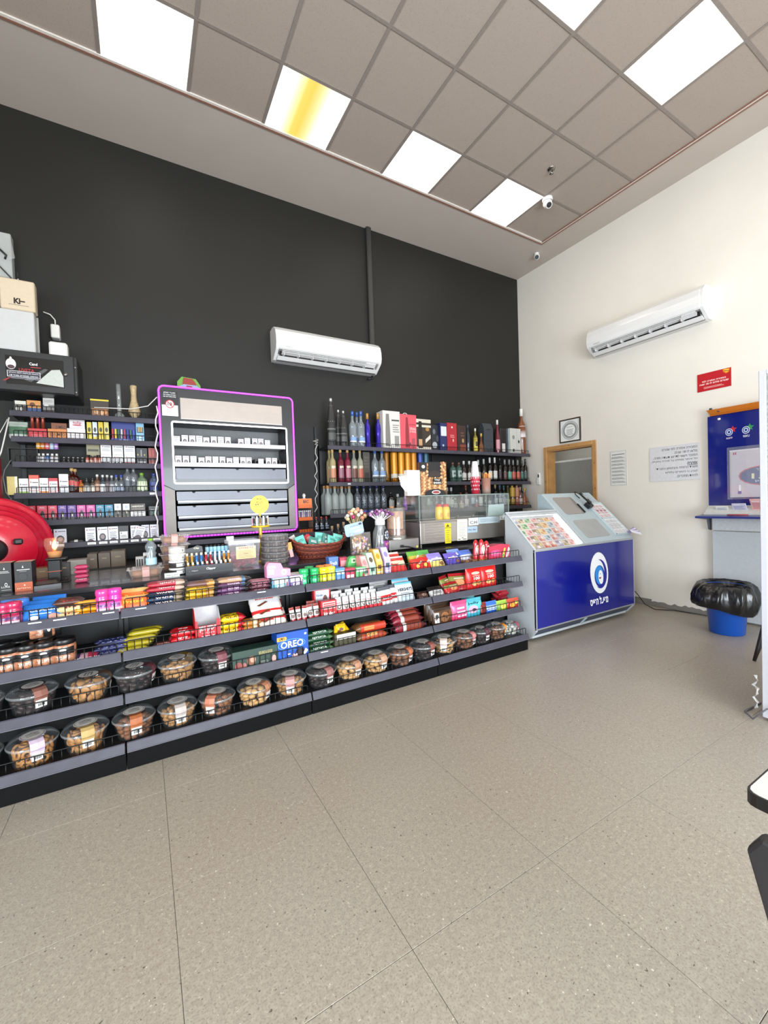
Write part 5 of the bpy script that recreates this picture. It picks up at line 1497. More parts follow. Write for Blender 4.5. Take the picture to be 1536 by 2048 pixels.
carton('upright red box with a grey picture of a glass, behind the milk bars','box',627,660,1178,Z2+0.001,-1.86,0.04,'b8222a',[('r',0.1,0.2,0.92,0.95,'c9ccd2'),('c',0.68,0.55,0.14,0.2,'6a4a40'),('c',0.4,0.25,0.3,0.12,'b8222a'),('t','Kinder',0.36,0.76,0.4,0.1,'3a4a7a')],name='chocolate_box')
carton('wide grey and red box lying at the back under the top shelf','box',646,700,1168,Z2,-1.72,0.06,'c4222a',[('r',0.0,0.55,1,1,'b5b3b4'),('c',0.4,0.72,0.16,0.07,'4a3a3a')],name='chocolate_box')
for a_,(u0,u1,vt,n)in enumerate(((674,701,1195,2),(703,734,1190,3),(736,765,1186,3))):
 xc,w_,h_=place(u0,u1,1212,Z2,ZG)
 t=thing('bar_tray','low red card tray of white chocolate bars, %s of three along the second shelf'%ORD[a_],'tray',(xc,ZG+0.075,Z2),group='red bar trays')
 ob('tray_front',MB().box(-w_/2,w_/2,-0.078,-0.076,0,0.036,F('c8222a')),t)
 ob('tray_base',MB().box(-w_/2,w_/2,-0.076,0.07,0,0.0008,F('c8222a')),t)
 for sx in (-1,1):
  ob('tray_side',MB().box(sx*w_/2-0.001,sx*w_/2+0.001,-0.076,0.07,0.0008,0.036,F('b01a22')),t)
 xc,w_,h_=place(u0,u1,vt,Z2,ZG)
 for r_ in range(3):
  for k in range(n):
   pouch('white wrapped chocolate bar, tray %s, %s in row %s'%(ORD[a_],ORD[k],ORD[r_]),xc-w_/2+w_*(k+0.5)/n,ZG+0.022+0.045*r_,Z2+0.001,w_/n*0.9,0.018,h_+0.012*r_,[(0.2,'d0c6c0'),(0.9,'e3dfdb'),(1,'c9c4c2')],'chocolate bar',KSP,'white chocolate bars in red trays','chocolate_bar',rx=-0.12,ry=0.05*((k+r_)%3-1),seed=140+(k+r_)%3)
p=at(757,1168,-1.76)
pouch('clear bag with white and red sweets at the back of the second shelf',p.x,-1.76,Z2,0.17,0.05,0.16,[(0.35,'9c1e26'),(0.85,'9a9696'),(1,'b5b0ae')],spec=[('l',0.2,0.45,0.8,0.85,4,'d8d4d2')],seed=150)
for k,(u,vt)in enumerate(((778,1183),(797,1180))):
 p=at(u,1195,ZG)
 pouch('white and red crumpled chocolate bag, %s the pair beside the white bag'%('first of' if k==0 else 'second of'),p.x,ZG+0.03+0.03*k,Z2,0.12,0.05,at(u,vt,ZG).z-Z2+0.03,[(0.3,'d9d4d2'),(0.5,'c8222a'),(0.85,'dcd8d6'),(1,'6a6a70')],spec=[('t','kinder',0.5,0.4,0.7,0.13,'f2ecea')],group='crumpled white and red bags',rx=-0.3,rz=0.2-0.3*k,seed=151+k)
p=at(818,1190,ZG)
for k in range(2):
 pouch('white chocolate bag with black lettering and a light blue edge, %s'%('front one','one behind')[k],p.x+0.01*k,ZG+0.035+0.05*k,Z2,0.155,0.045,at(818,1168,ZG).z-Z2+0.01+0.02*k,[(0.3,'b9c4ca'),(0.9,'d3d6da'),(1,'6fb8d8')],spec=[('t',"HERSHEY'S",0.5,0.62,0.8,0.16,'20242c'),('l',0.2,0.25,0.8,0.5,3,'8a949c')],group='white lettered chocolate bags',rx=-0.35,seed=155+k)
p=at(852,1184,ZG)
pouch('small dark brown sweets bag before the third rail joint',p.x,ZG+0.04,Z2,0.09,0.05,0.055,[(1,'4a2c26')],spec=[('c',0.5,0.5,0.25,0.2,'8a6a5a')],rx=-0.4,seed=158)
p=at(880,1180,ZG)
pouch('black and white chocolate bag lying next to the rail joint',p.x,ZG+0.03,Z2,0.14,0.045,0.09,[(0.5,'cfcac8'),(1,'38302e')],spec=[('l',0.2,0.2,0.8,0.45,2,'3a3434')],rx=-0.7,seed=159)
for k,(u,vt,yy,rz_)in enumerate(((895,1150,-1.86,0.5),(918,1146,-1.90,-0.3),(905,1165,-1.94,0.2),(938,1150,-1.86,-0.2))):
 p=at(u,vt,yy)
 pouch('red wafer bag slumped on the second shelf, %s of four'%ORD[k],p.x,yy,Z2,0.17,0.06,max(0.09,p.z-Z2),[(0.25,'a81c20'),(0.6,'c02a28'),(0.8,'8a8a4a'),(1,'b0262a')],spec=[('c',0.5,0.45,0.25,0.18,'d98a5a'),('l',0.25,0.66,0.75,0.78,1,'f0d0c0')],group='slumped red wafer bags',rx=-0.35,rz=rz_,seed=160+k)
for k,(u,vt)in enumerate(((950,1133),(978,1129))):
 xc,w_,h_=place(u-17,u+17,vt,Z2,-1.95)
 pouch('upright glossy red snack bag with a white number, %s of the standing pair'%ORD[k],xc,-1.925,Z2,w_*0.97,0.06,h_,[(0.35,'c0201e'),(0.9,'d0241f'),(1,'a01818')],spec=[('t','100',0.55,0.5,0.36,0.13,'f3ece6'),('c',0.4,0.28,0.14,0.09,'e0b070'),('c',0.68,0.3,0.14,0.09,'c98a4a'),('c',0.5,0.72,0.25,0.06,'e6b0a0'),('l',0.3,0.60,0.75,0.64,1,'f0c8b8')],group='upright red snack bags',seed=170+k)
 # ---- top shelf
Z1=S1
GUM=lambda h_,a_=1.0:M(h_,0.2,0,0.03,coat=0.4)
def gum_tub(label,u,vt,col,base,lettering=None,y=-1.935,R=0.031,group='gum bottles on the top shelf'):
 p=at(u,vt,y)
 H=max(0.075,p.z-Z1)
 t_=thing('gum_bottle',label,'gum',(p.x,y,Z1),group=group)
 ob('bottle_body',MB().lathe([(0,0),(R*0.93,0),(R,0.004),(R,H*0.38),(R*0.95,H*0.42),(R*0.82,H*0.46)],GUM(base),20),t_)
 ob('cap',MB().lathe([(R*0.82,H*0.44),(R*0.98,H*0.47),(R*1.02,H*0.55),(R*1.0,H*0.66),(R*0.88,H*0.71),(R*1.02,H*0.76),(R*1.02,H*0.9),(R*0.9,H*0.985),(0,H)],GUM(col),20),t_)
 if lettering:
  mb_=MB()
  put_text(mb_,lettering,0,H*0.36,R*1.5,H*0.13,F('2c3a7a'),lambda a_,b_:(R*1.015*math.sin(a_/R),-R*1.015*math.cos(a_/R),b_))
  mb_.lathe([(R*1.006,0.006),(R*1.006,H*0.24)],F('d9c4d0'),12,a0=-PI/2-0.9,a1=-PI/2+0.9)
  ob('lettering',mb_,t_)
 return t_
for k,(u,vt,c_,b_,lb,y_)in enumerate(((4,1206,'b02a58','9c3a5c','dark pink gum bottle cut by the left photo edge',-1.945),(27,1202,'b32450','a8486a','dark pink gum bottle beside the blue cookie bags',-1.945),(17,1199,'4a7ac8','3a6ab8','pale blue gum bottle behind the first dark pink one',-1.87),(42,1196,'3a74c8','2f66b8','blue gum bottle behind the second dark pink one',-1.87),(204,1178,'e03a8c','d06aa8','bright pink gum bottle with an orange top, first of the pink pair',-1.945),(229,1175,'e0369a','d66ab0','bright pink gum bottle, second of the pink pair',-1.945))):
 gum_tub(lb,u,vt,c_,b_,'mentos' if k in (0,1,4,5)else None,y_)
for k,(u,vt,c_,b_,lb,y_)in enumerate(((607,1137,'22a860','3fb87c','emerald gum bottle at the rail joint, first of two',-1.95),(628,1135,'20a65c','3fb87c','emerald gum bottle just past the rail joint, second of two',-1.945),(618,1132,'1fa058','3fb87c','emerald gum bottle standing behind the green pair',-1.87),(646,1134,'d8cc1c','c9c23a','yellow gum bottle beside the green ones',-1.945),(661,1132,'e0d53c','d0c84a','yellow gum bottle next to the blue candy box',-1.945),(640,1130,'d9803a','c98a3a','orange gum bottle behind the first yellow one',-1.87),(655,1128,'d9803a','c98a3a','orange gum bottle behind the second yellow one',-1.87))):
 gum_tub(lb,u,vt,c_,b_,None,y_)
for k in range(3):
 p=at(84,1222,ZG)
 pouch('blue cookie bag with white lettering, %s'%('front of three','second of three','rear of three')[k],p.x+0.004*k,ZG+0.02+0.045*k,Z1+0.004*k,0.165-0.01*k,0.04,0.092+0.008*k,[(0.3,'1c5ca8'),(0.9,'2a72c4'),(1,'1f62b0')],spec=[('t','CLASSIC',0.55,0.62,0.75,0.15,'eef2f6'),('l',0.2,0.38,0.7,0.5,1,'b9cfe6'),('c',0.75,0.2,0.14,0.16,'b98a7a'),('c',0.3,0.2,0.12,0.12,'d9d3d0')],group='blue cookie bags',rx=-0.45,seed=200+k)
for k in range(6):
 p=at(137,1212,ZG)
 pack('chocolate wafer pack with a cream front, %s from the bottom%s'%(ORD[k//2],', front' if k%2==0 else ', back'),p.x+0.006*math.sin(k),ZG+0.032+0.05*(k%2),Z1+0.032*(k//2),0.125,0.048,0.032,[(0.1,'5a3226'),(0.85,'d9c08a' if k//2<2 else '4a2a22'),(1,'4a2a22')],text=heb('מן')if k%2==0 else None,tcol='8a2a2e',group='chocolate wafer packs',seed=210+k%3,rz=0.06*math.sin(k*2),tw=0.4)
for k in range(5):
 p=at(174,1210,ZG)
 pack('orange yellow wrapped bar, %s of the loose heap beside the pink gum'%ORD[k],p.x+0.012*math.sin(k*2.4),ZG+0.03+0.035*(k%2),Z1+0.023*(k//2)+(0.012 if k==4 else 0),0.115,0.04,0.022,[(0.15,'b87414'),(0.8,'d9941a'),(1,'e0b428')],group='orange yellow bars',seed=220+k%3,rz=0.35-0.05*k,ry=0.06,gloss=0.2)
p=at(268,1195,ZG)
for k in range(2):
 pouch('orange cracker pack %s'%('at the front behind the guard','leaning behind the first')[k],p.x-0.004+0.006*k,ZG+0.02+0.045*k,Z1,0.15,0.04,0.075+0.03*k,[(0.3,'d0501e'),(0.8,'e0662a'),(1,'d99a5a')],spec=[('t','Pretzel',0.5,0.6,0.6,0.2,'f0c23a')],group='orange cracker packs',rx=-0.2,seed=226+k)
for k in range(3):
 pack('tan biscuit pack, %s lying behind the orange packs'%ORD[k],p.x,-1.85+0.03*k,Z1+0.09+0.02*k if False else Z1+0.03*k,0.155,0.05,0.03,[(0.1,'b08a5a'),(0.45,'d9b98a'),(0.6,'8a4a2e'),(1,'c9a878')],text=heb('ביסקוויט'),tcol='6a3a24',group='tan biscuit packs',seed=230+k)
for k in range(10):
 p=at(330,1190,ZG)
 lay,fb=k//2,k%2
 top_=lay>=3
 pack(('red strawberry wafer bar' if top_ else 'black and blue wafer bar')+', %s layer up, %s'%(ORD[lay],'front' if fb==0 else 'back'),p.x-0.006+0.004*lay,ZG+0.028+0.048*fb+0.006*lay,Z1+0.0255*lay,0.215,0.045,0.025,[(0.08,'1c1a1e'),(0.7,'a02434' if top_ else '22324c'),(0.92,'b89a8a' if top_ else '8a7a64'),(1,'1c1a1e')],text=heb('לואקר')if top_ else 'WAFER',tcol='e6d8d4',group='stacked wafer bars, red over black',seed=240+k%3,tw=0.4,rz=0.03*math.sin(k*1.7))
for k in range(8):
 p=at(403,1184,ZG)
 lay,fb=k//2,k%2
 pack(('brown wafer bar' if lay==3 else 'yellow vanilla wafer bar')+', %s layer up, %s'%(ORD[lay],'front' if fb==0 else 'back'),p.x+0.004*lay,ZG+0.028+0.048*fb+0.006*lay,Z1+0.0265*lay,0.195,0.045,0.026,[(0.1,'3a2a20'),(0.62,'d0a828' if lay<3 else '6a4a4a'),(0.8,'b98a4a'),(1,'2c2420')],group='stacked wafer bars, yellow',text='WAFER' if fb==0 else None,tcol='7a4a1e',seed=250+k%3,tw=0.35)
for k in range(8):
 p=at(466,1176,ZG)
 lay,fb=k//2,k%2
 pack(('pale hazelnut wafer bar' if lay==3 else 'purple plum wafer bar')+', %s layer up, %s'%(ORD[lay],'front' if fb==0 else 'back'),p.x+0.004*lay,ZG+0.028+0.048*fb+0.006*lay,Z1+0.0265*lay,0.205,0.045,0.026,[(0.1,'2a1e26'),(0.7,'6a4068' if lay<3 else 'b08a68'),(0.85,'4a6a86' if lay>1 else '3a2a38'),(1,'241c22')],group='stacked wafer bars, purple',text='WAFER' if fb==0 else None,tcol='d9c0d4',seed=260+k%3,tw=0.35)
for k in range(6):
 p=at(520,1168,ZG)
 lay,fb=k//2,k%2
 pack('dark cherry chocolate bar, %s layer up, %s'%(ORD[lay],'front' if fb==0 else 'back'),p.x+0.006*lay,ZG+0.028+0.048*fb,Z1+0.026*lay,0.15,0.045,0.025,[(0.1,'2a1418'),(0.8,'5c2a36' if lay<2 else 'a86a78'),(1,'30181c')],text='cherry' if lay<2 else None,tcol='d0a0a8',group='dark cherry bars',seed=270+k%3,tw=0.45,rz=0.05*math.sin(k*2))
for k,(u0,u1,vt,c_,lb)in enumerate(((544,577,1155,'5fa3b8','flat teal gum box in the white tray below the pink box'),(577,608,1150,'6a4a8c','flat purple gum box beside the teal one'))):
 carton(lb,'box',u0,u1,vt,Z1,ZG,0.12,c_,[('r',0.05,0.5,0.95,0.95,'d9d3da'),('t','gum',0.5,0.28,0.5,0.3,'eef2f6'),('c',0.9,0.4,0.06,0.25,'8a3a4a')],name='gum_box',top='dedad8')
p=at(556,1150,-1.93)
t=thing('candy_pack','pink candy pack with a cut out front resting on the flat gum boxes','candy',(p.x,-1.92,at(560,1155,ZG).z))
PK=F('e08ab0')
ob('pack_body',MB().prism([(-0.075,0),(0.075,0),(0.075,0.045),(0.03,0.05),(0.015,0.085),(-0.06,0.095),(-0.075,0.07)],'y',-0.03,0.03,PK),t)
mb=MB()
art(mb,[('c',0.72,0.3,0.12,0.2,'d9b8c8'),('t','N',0.72,0.3,0.1,0.2,'9a7a8a'),('r',0.06,0.2,0.3,0.55,'ecc4d8'),('l',0.1,0.62,0.4,0.85,2,'f3dfe9')],front_fn(0.15,-0.03),0.15,0.095)
ob('print',mb,t)
for k,(u0,u1,vt,c_,y_,lb,sp)in enumerate(((670,690,1136,'4a84c8',ZG,'light blue candy box with a hang tab, front row',[('r',0.08,0.55,0.92,0.8,'c9dcf0'),('r',0.15,0.1,0.85,0.38,'6a8ec0')]),(690,711,1137,'c8284a',ZG,'crimson candy box with a hang tab, front row',[('r',0.1,0.7,0.9,0.84,'3a1a20'),('r',0.15,0.25,0.85,0.5,'ecc9d0')]),(657,677,1114,'4a70b8',-1.80,'blue candy box standing in the rear row',[('t','Fresh',0.5,0.7,0.7,0.2,'dfe8f4'),('r',0.1,0.1,0.9,0.5,'6f98d0')]),(679,697,1115,'b0304a',-1.80,'red candy box standing in the rear row',[('r',0.1,0.55,0.9,0.85,'d98a94')]),(711,733,1134,'5aa868',ZG,'green candy box at the front beside the tall pastel boxes',[('r',0.1,0.62,0.9,0.9,'dfead8'),('c',0.7,0.3,0.12,0.2,'c8504a')]))):
 carton(lb,'candy',u0+0.5,u1-0.5,vt,Z1,y_,0.06,c_,sp,name='candy_box')
p=at(706,1135,-1.83)
t=thing('candy_pack','green rounded candy pack with a pale window behind the front boxes','candy',(p.x,-1.83,Z1))
hz=at(706,1112,-1.83).z-Z1
gp=[(-0.052,0),(0.052,0),(0.052,hz*0.55),(0.035,hz*0.92),(0.02,hz),(-0.02,hz),(-0.035,hz*0.92),(-0.052,hz*0.55)]
ob('pack_body',MB().prism(gp,'y',-0.02,0.02,F('4fae5a')),t)
mb=MB()
art(mb,[('r',0.3,0.68,0.7,0.9,'c9dcb8'),('c',0.5,0.79,0.1,0.06,'3a6a3a')],front_fn(0.104,-0.02),0.104,hz)
ob('print',mb,t)
for k,(u,c_,c2,vt)in enumerate(((733,'e08a8a','d9a09c',1118),(746,'9cc4a4','c9d8c4',1112),(760,'e0a84a','e0bc7a',1105),(776,'b0a0d0','c4b8dc',1101))):
 xc,w_,h_=place(u-6.5,u+6.5,1150,Z1,ZG)
 hh_=at(u,vt+20,ZG).z-Z1
 zb=at(u-12,vt-8,ZG+0.11).z-Z1
 nm=('pink','mint green','amber','lilac')[k]
 t=thing('slim_carton','%s slim carton with a sloping picture top, in a row of four pastel ones'%nm,'carton',(xc,ZG+0.055,Z1),group='pastel slim cartons')
 w2=w_*0.95
 ob('carton_body',MB().prism([(-0.055,0),(0.055,0),(0.055,zb),(0.0,zb),(-0.055,hh_)],'x',-w2/2,w2/2,F(c_)),t)
 mb=MB()
 art(mb,[('r',0.2,0.55,0.8,0.85,'3a4a4a' if k!=2 else '6a4a1e'),('l',0.15,0.3,0.85,0.45,1,'f0eae4'),('c',0.5,0.15,0.25,0.08,c2)],front_fn(w2,-0.055),w2,hh_)
 sf=lambda a_,b_,l:(a_-w2/2,-0.055+0.055*b_,hh_+(zb-hh_)*b_+0.001+l)
 art(mb,[('r',0.06,0.03,0.94,0.97,c2),('c',0.5,0.45,0.3,0.2,('d97a7a','5a4a3a','d98a1e','8a7ab0')[k]),('r',0.2,0.75,0.8,0.9,'f3efe9')],sf,w2,1.0)
 ob('print',mb,t)
for k in range(2):
 xc,w_,h_=place(783,820,1112+8*(1-k),Z1,ZG)
 pouch('red and cream biscuit pack beside the lilac carton, %s'%('front','rear')[k],xc,ZG+0.03+0.05*k,Z1,w_*0.96,0.04,h_+0.035,[(0.35,'c02a28'),(0.7,'d9c8a8'),(0.9,'c8382c'),(1,'d8cfc8')],spec=[('p',[(0.1,0.5),(0.6,0.8),(0.9,0.75),(0.4,0.4)],'c02a28')],group='red and cream biscuit packs',rx=-0.55,seed=280+k)
for k,(u,vt,y_,cols,lb)in enumerate(((836,1122,ZG+0.03,[(0.6,'b8201e'),(1,'c8342a')],'red candy bag in front of the green topped bags'),(852,1118,ZG+0.04,[(0.6,'c41c1e'),(1,'d0281f')],'shiny red candy bag by the third rail joint'),(832,1106,-1.86,[(0.3,'a8281e'),(0.7,'b8a03a'),(1,'5f9a3a')],'red candy bag with a green top, first of the rear pair'),(853,1103,-1.86,[(0.3,'a8281e'),(0.7,'b8803a'),(1,'4f9a4a')],'red candy bag with a green top, second of the rear pair'))):
 p=at(u,vt,y_)
 pouch(lb,p.x,y_,Z1,0.115,0.05,max(0.085,p.z-Z1+0.02),cols,spec=[('c',0.4,0.3,0.15,0.15,'d9b04a'),('p',[(0.5,0.5),(0.8,0.75),(0.9,0.7),(0.6,0.42)],'e6c8b8')],rx=-0.45,seed=285+k)
for k,(u,vt,y_,cols,lb,tx_)in enumerate(((876,1108,ZG+0.03,[(0.45,'d9c06a'),(0.6,'d8d4e6'),(1,'8a7ac4')],'lilac chocolate bag with a yellow foot beside the rail joint','milka'),(908,1108,ZG+0.05,[(0.4,'4a3a9a'),(1,'6a58b8')],'violet chocolate bag lying next to the lilac one','milka'),(915,1100,-1.84,[(0.5,'4a68b8'),(1,'7a94d0')],'blue chocolate bag behind the violet bag','milka'),(936,1102,-1.86,[(0.5,'c4c8d8'),(1,'4a6ac0')],'white and blue chocolate bag behind the small brown packs',None))):
 p=at(u,vt,y_)
 pouch(lb,p.x,y_,Z1,0.15,0.05,max(0.09,p.z-Z1+0.02),cols,spec=([('t',tx_,0.5,0.55,0.7,0.2,'f2eef8')]if tx_ else [])+[('c',0.7,0.2,0.14,0.12,'7a4a30')],rx=-0.55,rz=0.1,seed=290+k)
for k in range(4):
 p=at(938+9*(k%2),1116,ZG)
 pack('small brown foil sweet, %s of the little heap before the foil figures'%ORD[k],p.x+0.03*(k%2),ZG+0.03+0.04*(k//2),Z1,0.06,0.035,0.03,[(0.2,'6a4a2a'),(0.8,'8a5a3a'),(1,'6a4a2a')],group='small brown foil sweets',name='wrapped_sweet',seed=296+k%2)
def foil_figure(label,u,vt,y):
 p=at(u,vt,y)
 H=p.z-Z1
 R=0.028
 t_=thing('foil_figure',label,'chocolate figure',(p.x,y,Z1),group='red foil chocolate figures')
 rd,go=M('c4242a',0.2,0.2,0.03,coat=0.4),M('c9a24a',0.25,0.3,0.05)
 ob('foil_body',MB().lathe([(0,0),(R,0),(R*1.02,H*0.12,go),(R*1.05,H*0.3,rd),(R*0.9,H*0.52),(R*0.78,H*0.62),(R*0.84,H*0.74),(R*0.8,H*0.84),(R*0.55,H*0.95),(0,H)],rd,20,sy=0.8),t_)
 mb_=MB()
 wf=lambda a_,b_,l:(R*1.12*math.sin(a_/R),-R*0.93*math.cos(a_/R)-0.001-l,b_)
 mb_.quad([wf(0.019*math.cos(q),H*0.60+H*0.16*math.sin(q),0.0)for q in [2*PI*i/16 for i in range(16)]],F('ece6e2'))
 mb_.quad([wf(x_,z_,0.0)for x_,z_ in ((-0.016,H*0.58),(0,H*0.26),(0.016,H*0.58))],F('ece6e2'))
 mb_.quad([wf(0.011*math.cos(q),H*0.67+H*0.055*math.sin(q),0.0006)for q in [2*PI*i/16 for i in range(16)]],F('d9a084'))
 ob('beard_print',mb_,t_)
for k,(u,vt,y)in enumerate(((951,1079,-1.90),(962,1078,-1.945),(972,1081,-1.90))):
 foil_figure('red foil chocolate figure with a white beard, %s'%('standing nearest the violet bags','in the middle and furthest forward','standing against the pink lollipop box')[k],u,vt,y)
xc,w_,h_=place(978,1019,1091,Z1,-1.95)
t=thing('lollipop_box','pink and red printed lollipop box with a peaked back at the shelf end','box',(xc,-1.91,Z1))
ob('box_body',MB().prism([(-w_/2,0),(w_/2,0),(w_/2,h_),(0.0,h_*1.1),(-w_/2,h_*0.95)],'y',-0.04,0.04,F('b8304a')),t)
mb=MB()
art(mb,[('c',0.32,0.5,0.26,0.22,'d94a80'),('t','Lollipop',0.32,0.5,0.4,0.16,'f3d9e4'),('p',[(0.6,0.1),(0.72,0.8),(0.8,0.78),(0.7,0.1)],'e0b84a'),('p',[(0.78,0.1),(0.94,0.85),(1.0,0.7),(0.9,0.1)],'e6dcd8'),('r',0.0,0.0,1,0.12,'8a1c34'),('c',0.66,0.3,0.06,0.1,'6a9a4a')],front_fn(w_,-0.04),w_,h_)
ob('print',mb,t)
# ==== goods on the counter
ZC=0.90
INKW='dcdad6'
for k,(u0,u1,vt,spec,lb)in enumerate(((-22,22,1127,[('p',[(0.62,0.78),(0.70,0.78),(0.66,0.86)],'d8d6d2'),('l',0.45,0.66,0.9,0.75,2,'a9a7a3'),('c',0.72,0.27,0.07,0.06,'cfccc8'),('c',0.72,0.27,0.045,0.035,'1c1b1d'),('t','LUXE',0.7,0.19,0.4,0.06,'bdbab6'),('l',0.5,0.08,0.95,0.13,1,'8c8a86')],'black charcoal carton with small white print, cut by the photo edge'),(27,63,1124,[('r',0.0,0.0,1,0.30,'b0532e'),('t',heb('גחלים'),0.5,0.1,0.75,0.05,'e0b8a0'),('c',0.55,0.2,0.04,0.025,'e9dcd2'),('p',[(0.44,0.8),(0.54,0.8),(0.49,0.88)],'d8d6d2'),('l',0.15,0.72,0.88,0.78,1,'b9b6b2'),('l',0.3,0.67,0.7,0.7,1,'8c8a86'),('c',0.5,0.5,0.22,0.1,'2a2829'),('c',0.5,0.5,0.19,0.08,'1d1c1e')],'black charcoal carton with a copper orange band at its foot'))):
 carton(lb,'carton',u0,u1,vt,ZC,-1.52,0.11,'131214',spec,name='charcoal_carton',top='c9b0a4',rz=0.0)
p=at(90,1172,-1.45)
t=thing('payment_terminal','flat black payment device lying on the counter by the copper banded carton','terminal',(p.x,-1.42,ZC),(0,0,0.25))
ob('device_body',MB().prism([(-0.06,0),(0.06,0),(0.06,0.035),(0.02,0.03),(-0.06,0.015)],'x',-0.065,0.065,M('18181a',0.3,coat=0.2)),t)
ob('keypad',MB().quad([(-0.05,-0.05,0.0185),(0.05,-0.05,0.0185),(0.05,0.015,0.0305),(-0.05,0.015,0.0305)],M('4a4a48',0.35)),t)
p=at(112,1150,-1.28)
t=thing('candle_stand','black stand holding a lit candle glass behind the payment device','candle stand',(p.x,-1.28,ZC))
SB=M('0f0e0f',0.45,0,0.05)
ob('stand_base',MB().box(-0.06,0.07,-0.05,0.05,0,0.008,SB,0.003),t)
ob('stand_body',MB().box(-0.035,0.03,-0.03,0.03,0.008,0.14,SB,0.004),t)
ob('copper_band',MB().box(-0.036,0.031,-0.031,0.031,0.068,0.074,M('8a4a30',0.3,0.4)),t)
ob('shelf_arm',MB().box(-0.045,0.06,-0.035,0.035,0.14,0.152,SB,0.003),t)
cb=ob('candle_glass',MB().lathe([(0,0.154),(0.03,0.153),(0.032,0.156),(0.042,0.20),(0.052,0.235),(0.05,0.262),(0.046,0.275)],G('d8c0a8',0.10,0.05),20),t)
ob('wax',MB().lathe([(0,0.158),(0.03,0.157),(0.038,0.19),(0,0.192)],M('c98a4a',0.5),16),t)
ob('flame',MB().lathe([(0,0.20),(0.012,0.215),(0.013,0.232),(0.006,0.252),(0,0.265)],E('ffae4a',12),12),t)
ll=bpy.data.lights.new('candle_flame','POINT')
ll.energy,ll.color,ll.shadow_soft_size=0.5,(1,0.45,0.15),0.012
o=bpy.data.objects.new('candle_flame',ll)
COL.objects.link(o)
o.location=(p.x,-1.28,ZC+0.30)
KR='5a4a3a'
for k,(u0,u1,vt,zz,yf,d,c_,lb)in enumerate(((68,100,1136,0.9,-1.0,0.10,'6a5238','small brown carton standing behind the payment device'),(118,138,1126,0.9,-1.05,0.10,'3a3836','dark grey carton on the counter behind the candle stand'),(134,173,1120,0.9,-0.98,0.12,'8a867e','grey carton with a dark triangle, behind the gum packs'),(174,194,1108,0.885,-0.60,0.2,KR,'plain brown carton at the back of the ledge, first of three'),(196,220,1106,0.885,-0.60,0.2,KR,'plain brown carton on the ledge, second of three'),(221,250,1102,0.885,-0.60,0.22,'65543f','plain brown carton on the ledge, third and largest of three'),(271,287,1114,0.9,-0.95,0.06,'c9c6c2','small white and black pack behind the clear food box'),(286,298,1106,0.9,-0.90,0.06,'d9d6d2','small white upright pack behind the water bottle'))):
 sp=[('p',[(0.86,0.25),(0.94,0.25),(0.9,0.6)],'2a2a2a'),('l',0.1,0.1,0.8,0.3,2,'b8b4ac')]if k==2 else [('r',0.1,0.1,0.3,0.8,'3a3838'),('r',0.4,0.1,0.6,0.8,'3a3838'),('r',0.7,0.1,0.9,0.8,'3a3838')]if k==6 else [('r',0.2,0.2,0.6,0.8,'3a3838')]if k==7 else [('l',0.3,0.6,0.7,0.8,1,'8a7a64')]
 carton(lb,'carton',u0,u1,vt,zz,yf,d,c_,sp,name='small_carton')
tag(ob('clipboard',MB().box(-0.11,0.11,-0.09,0.09,0,0.006,M('2a2826',0.4),0.002)),'thin dark clipboard lying on the counter behind the payment device','clipboard').location=(at(88,1150,-1.2).x,-1.22,ZC)
for k in range(4):
 p=at(164,1170,-1.42)
 pack('crimson gum pack, %s from the bottom of the counter stack'%ORD[k],p.x+0.002*(k%2),-1.42,ZC+0.0275*k,0.075,0.05,0.027,[(0.1,'8a2440'),(0.9,'a83054'),(1,'8a2440')],'gum',text='gum' if k<1 else None,tcol='e6c4cc',group='crimson gum packs',name='gum_pack',seed=300+k%2)
 # ---- clear food boxes with pink bands
CP_=G('d9c2b4',0.30,0.06)
def food_box(label,x,y,z,L=0.185,D=0.12,H=0.06,rz=0.0):
 t_=thing('food_box',label,'food box',(x,y,z),(0,0,rz),'clear food boxes with pink bands')
 mb_=MB()
 b_=[(-L/2+0.02,-D/2+0.014),(L/2-0.02,-D/2+0.014),(L/2-0.02,D/2-0.014),(-L/2+0.02,D/2-0.014)]
 t2=[(-L/2+0.004,-D/2+0.002),(L/2-0.004,-D/2+0.002),(L/2-0.004,D/2-0.002),(-L/2+0.004,D/2-0.002)]
 vs=[(x_,y_,0)for x_,y_ in b_]+[(x_,y_,H*0.82)for x_,y_ in t2]
 mb_.add(vs,[(0,3,2,1)]+[(i,(i+1)%4,4+(i+1)%4,4+i)for i in range(4)],CP_)
 ob('tray',mb_,t_)
 ob('lid',MB().box(-L/2-0.006,L/2+0.006,-D/2-0.004,D/2+0.004,H*0.82,H*0.9,G('e6d4cc',0.45,0.05),0.002).box(-L/2+0.02,L/2-0.02,-D/2+0.015,D/2-0.015,H*0.9,H,G('e6d4cc',0.35,0.05),0.004),t_)
 k_=0.02
 ob('filling',MB().box(-L/2+0.026,L/2-0.026,-D/2+0.02,D/2-0.02,0.003,H*0.72,M('b07a58',0.55,0,0.2,60,bump=0.5),0.012),t_)
 mb_=MB()
 pth=[(-D/2+0.013,0.002),(-D/2-0.0,H*0.8),(-D/2-0.006,H*0.9),(-D/2+0.012,H+0.001),(D/2-0.02,H+0.001)]
 mb_.add([(x_,y_-0.001,z_)for y_,z_ in pth for x_ in (-k_,k_)],[(2*i,2*i+1,2*i+3,2*i+2)for i in range(4)],F('e0b4ac'))
 ob('paper_band',mb_,t_)
p=at(292,1150,-1.45)
food_box('clear food box with a pink band, alone, carrying the water bottle',p.x,-1.42,ZC,0.2,0.14,0.062)
p=at(348,1110,-1.25)
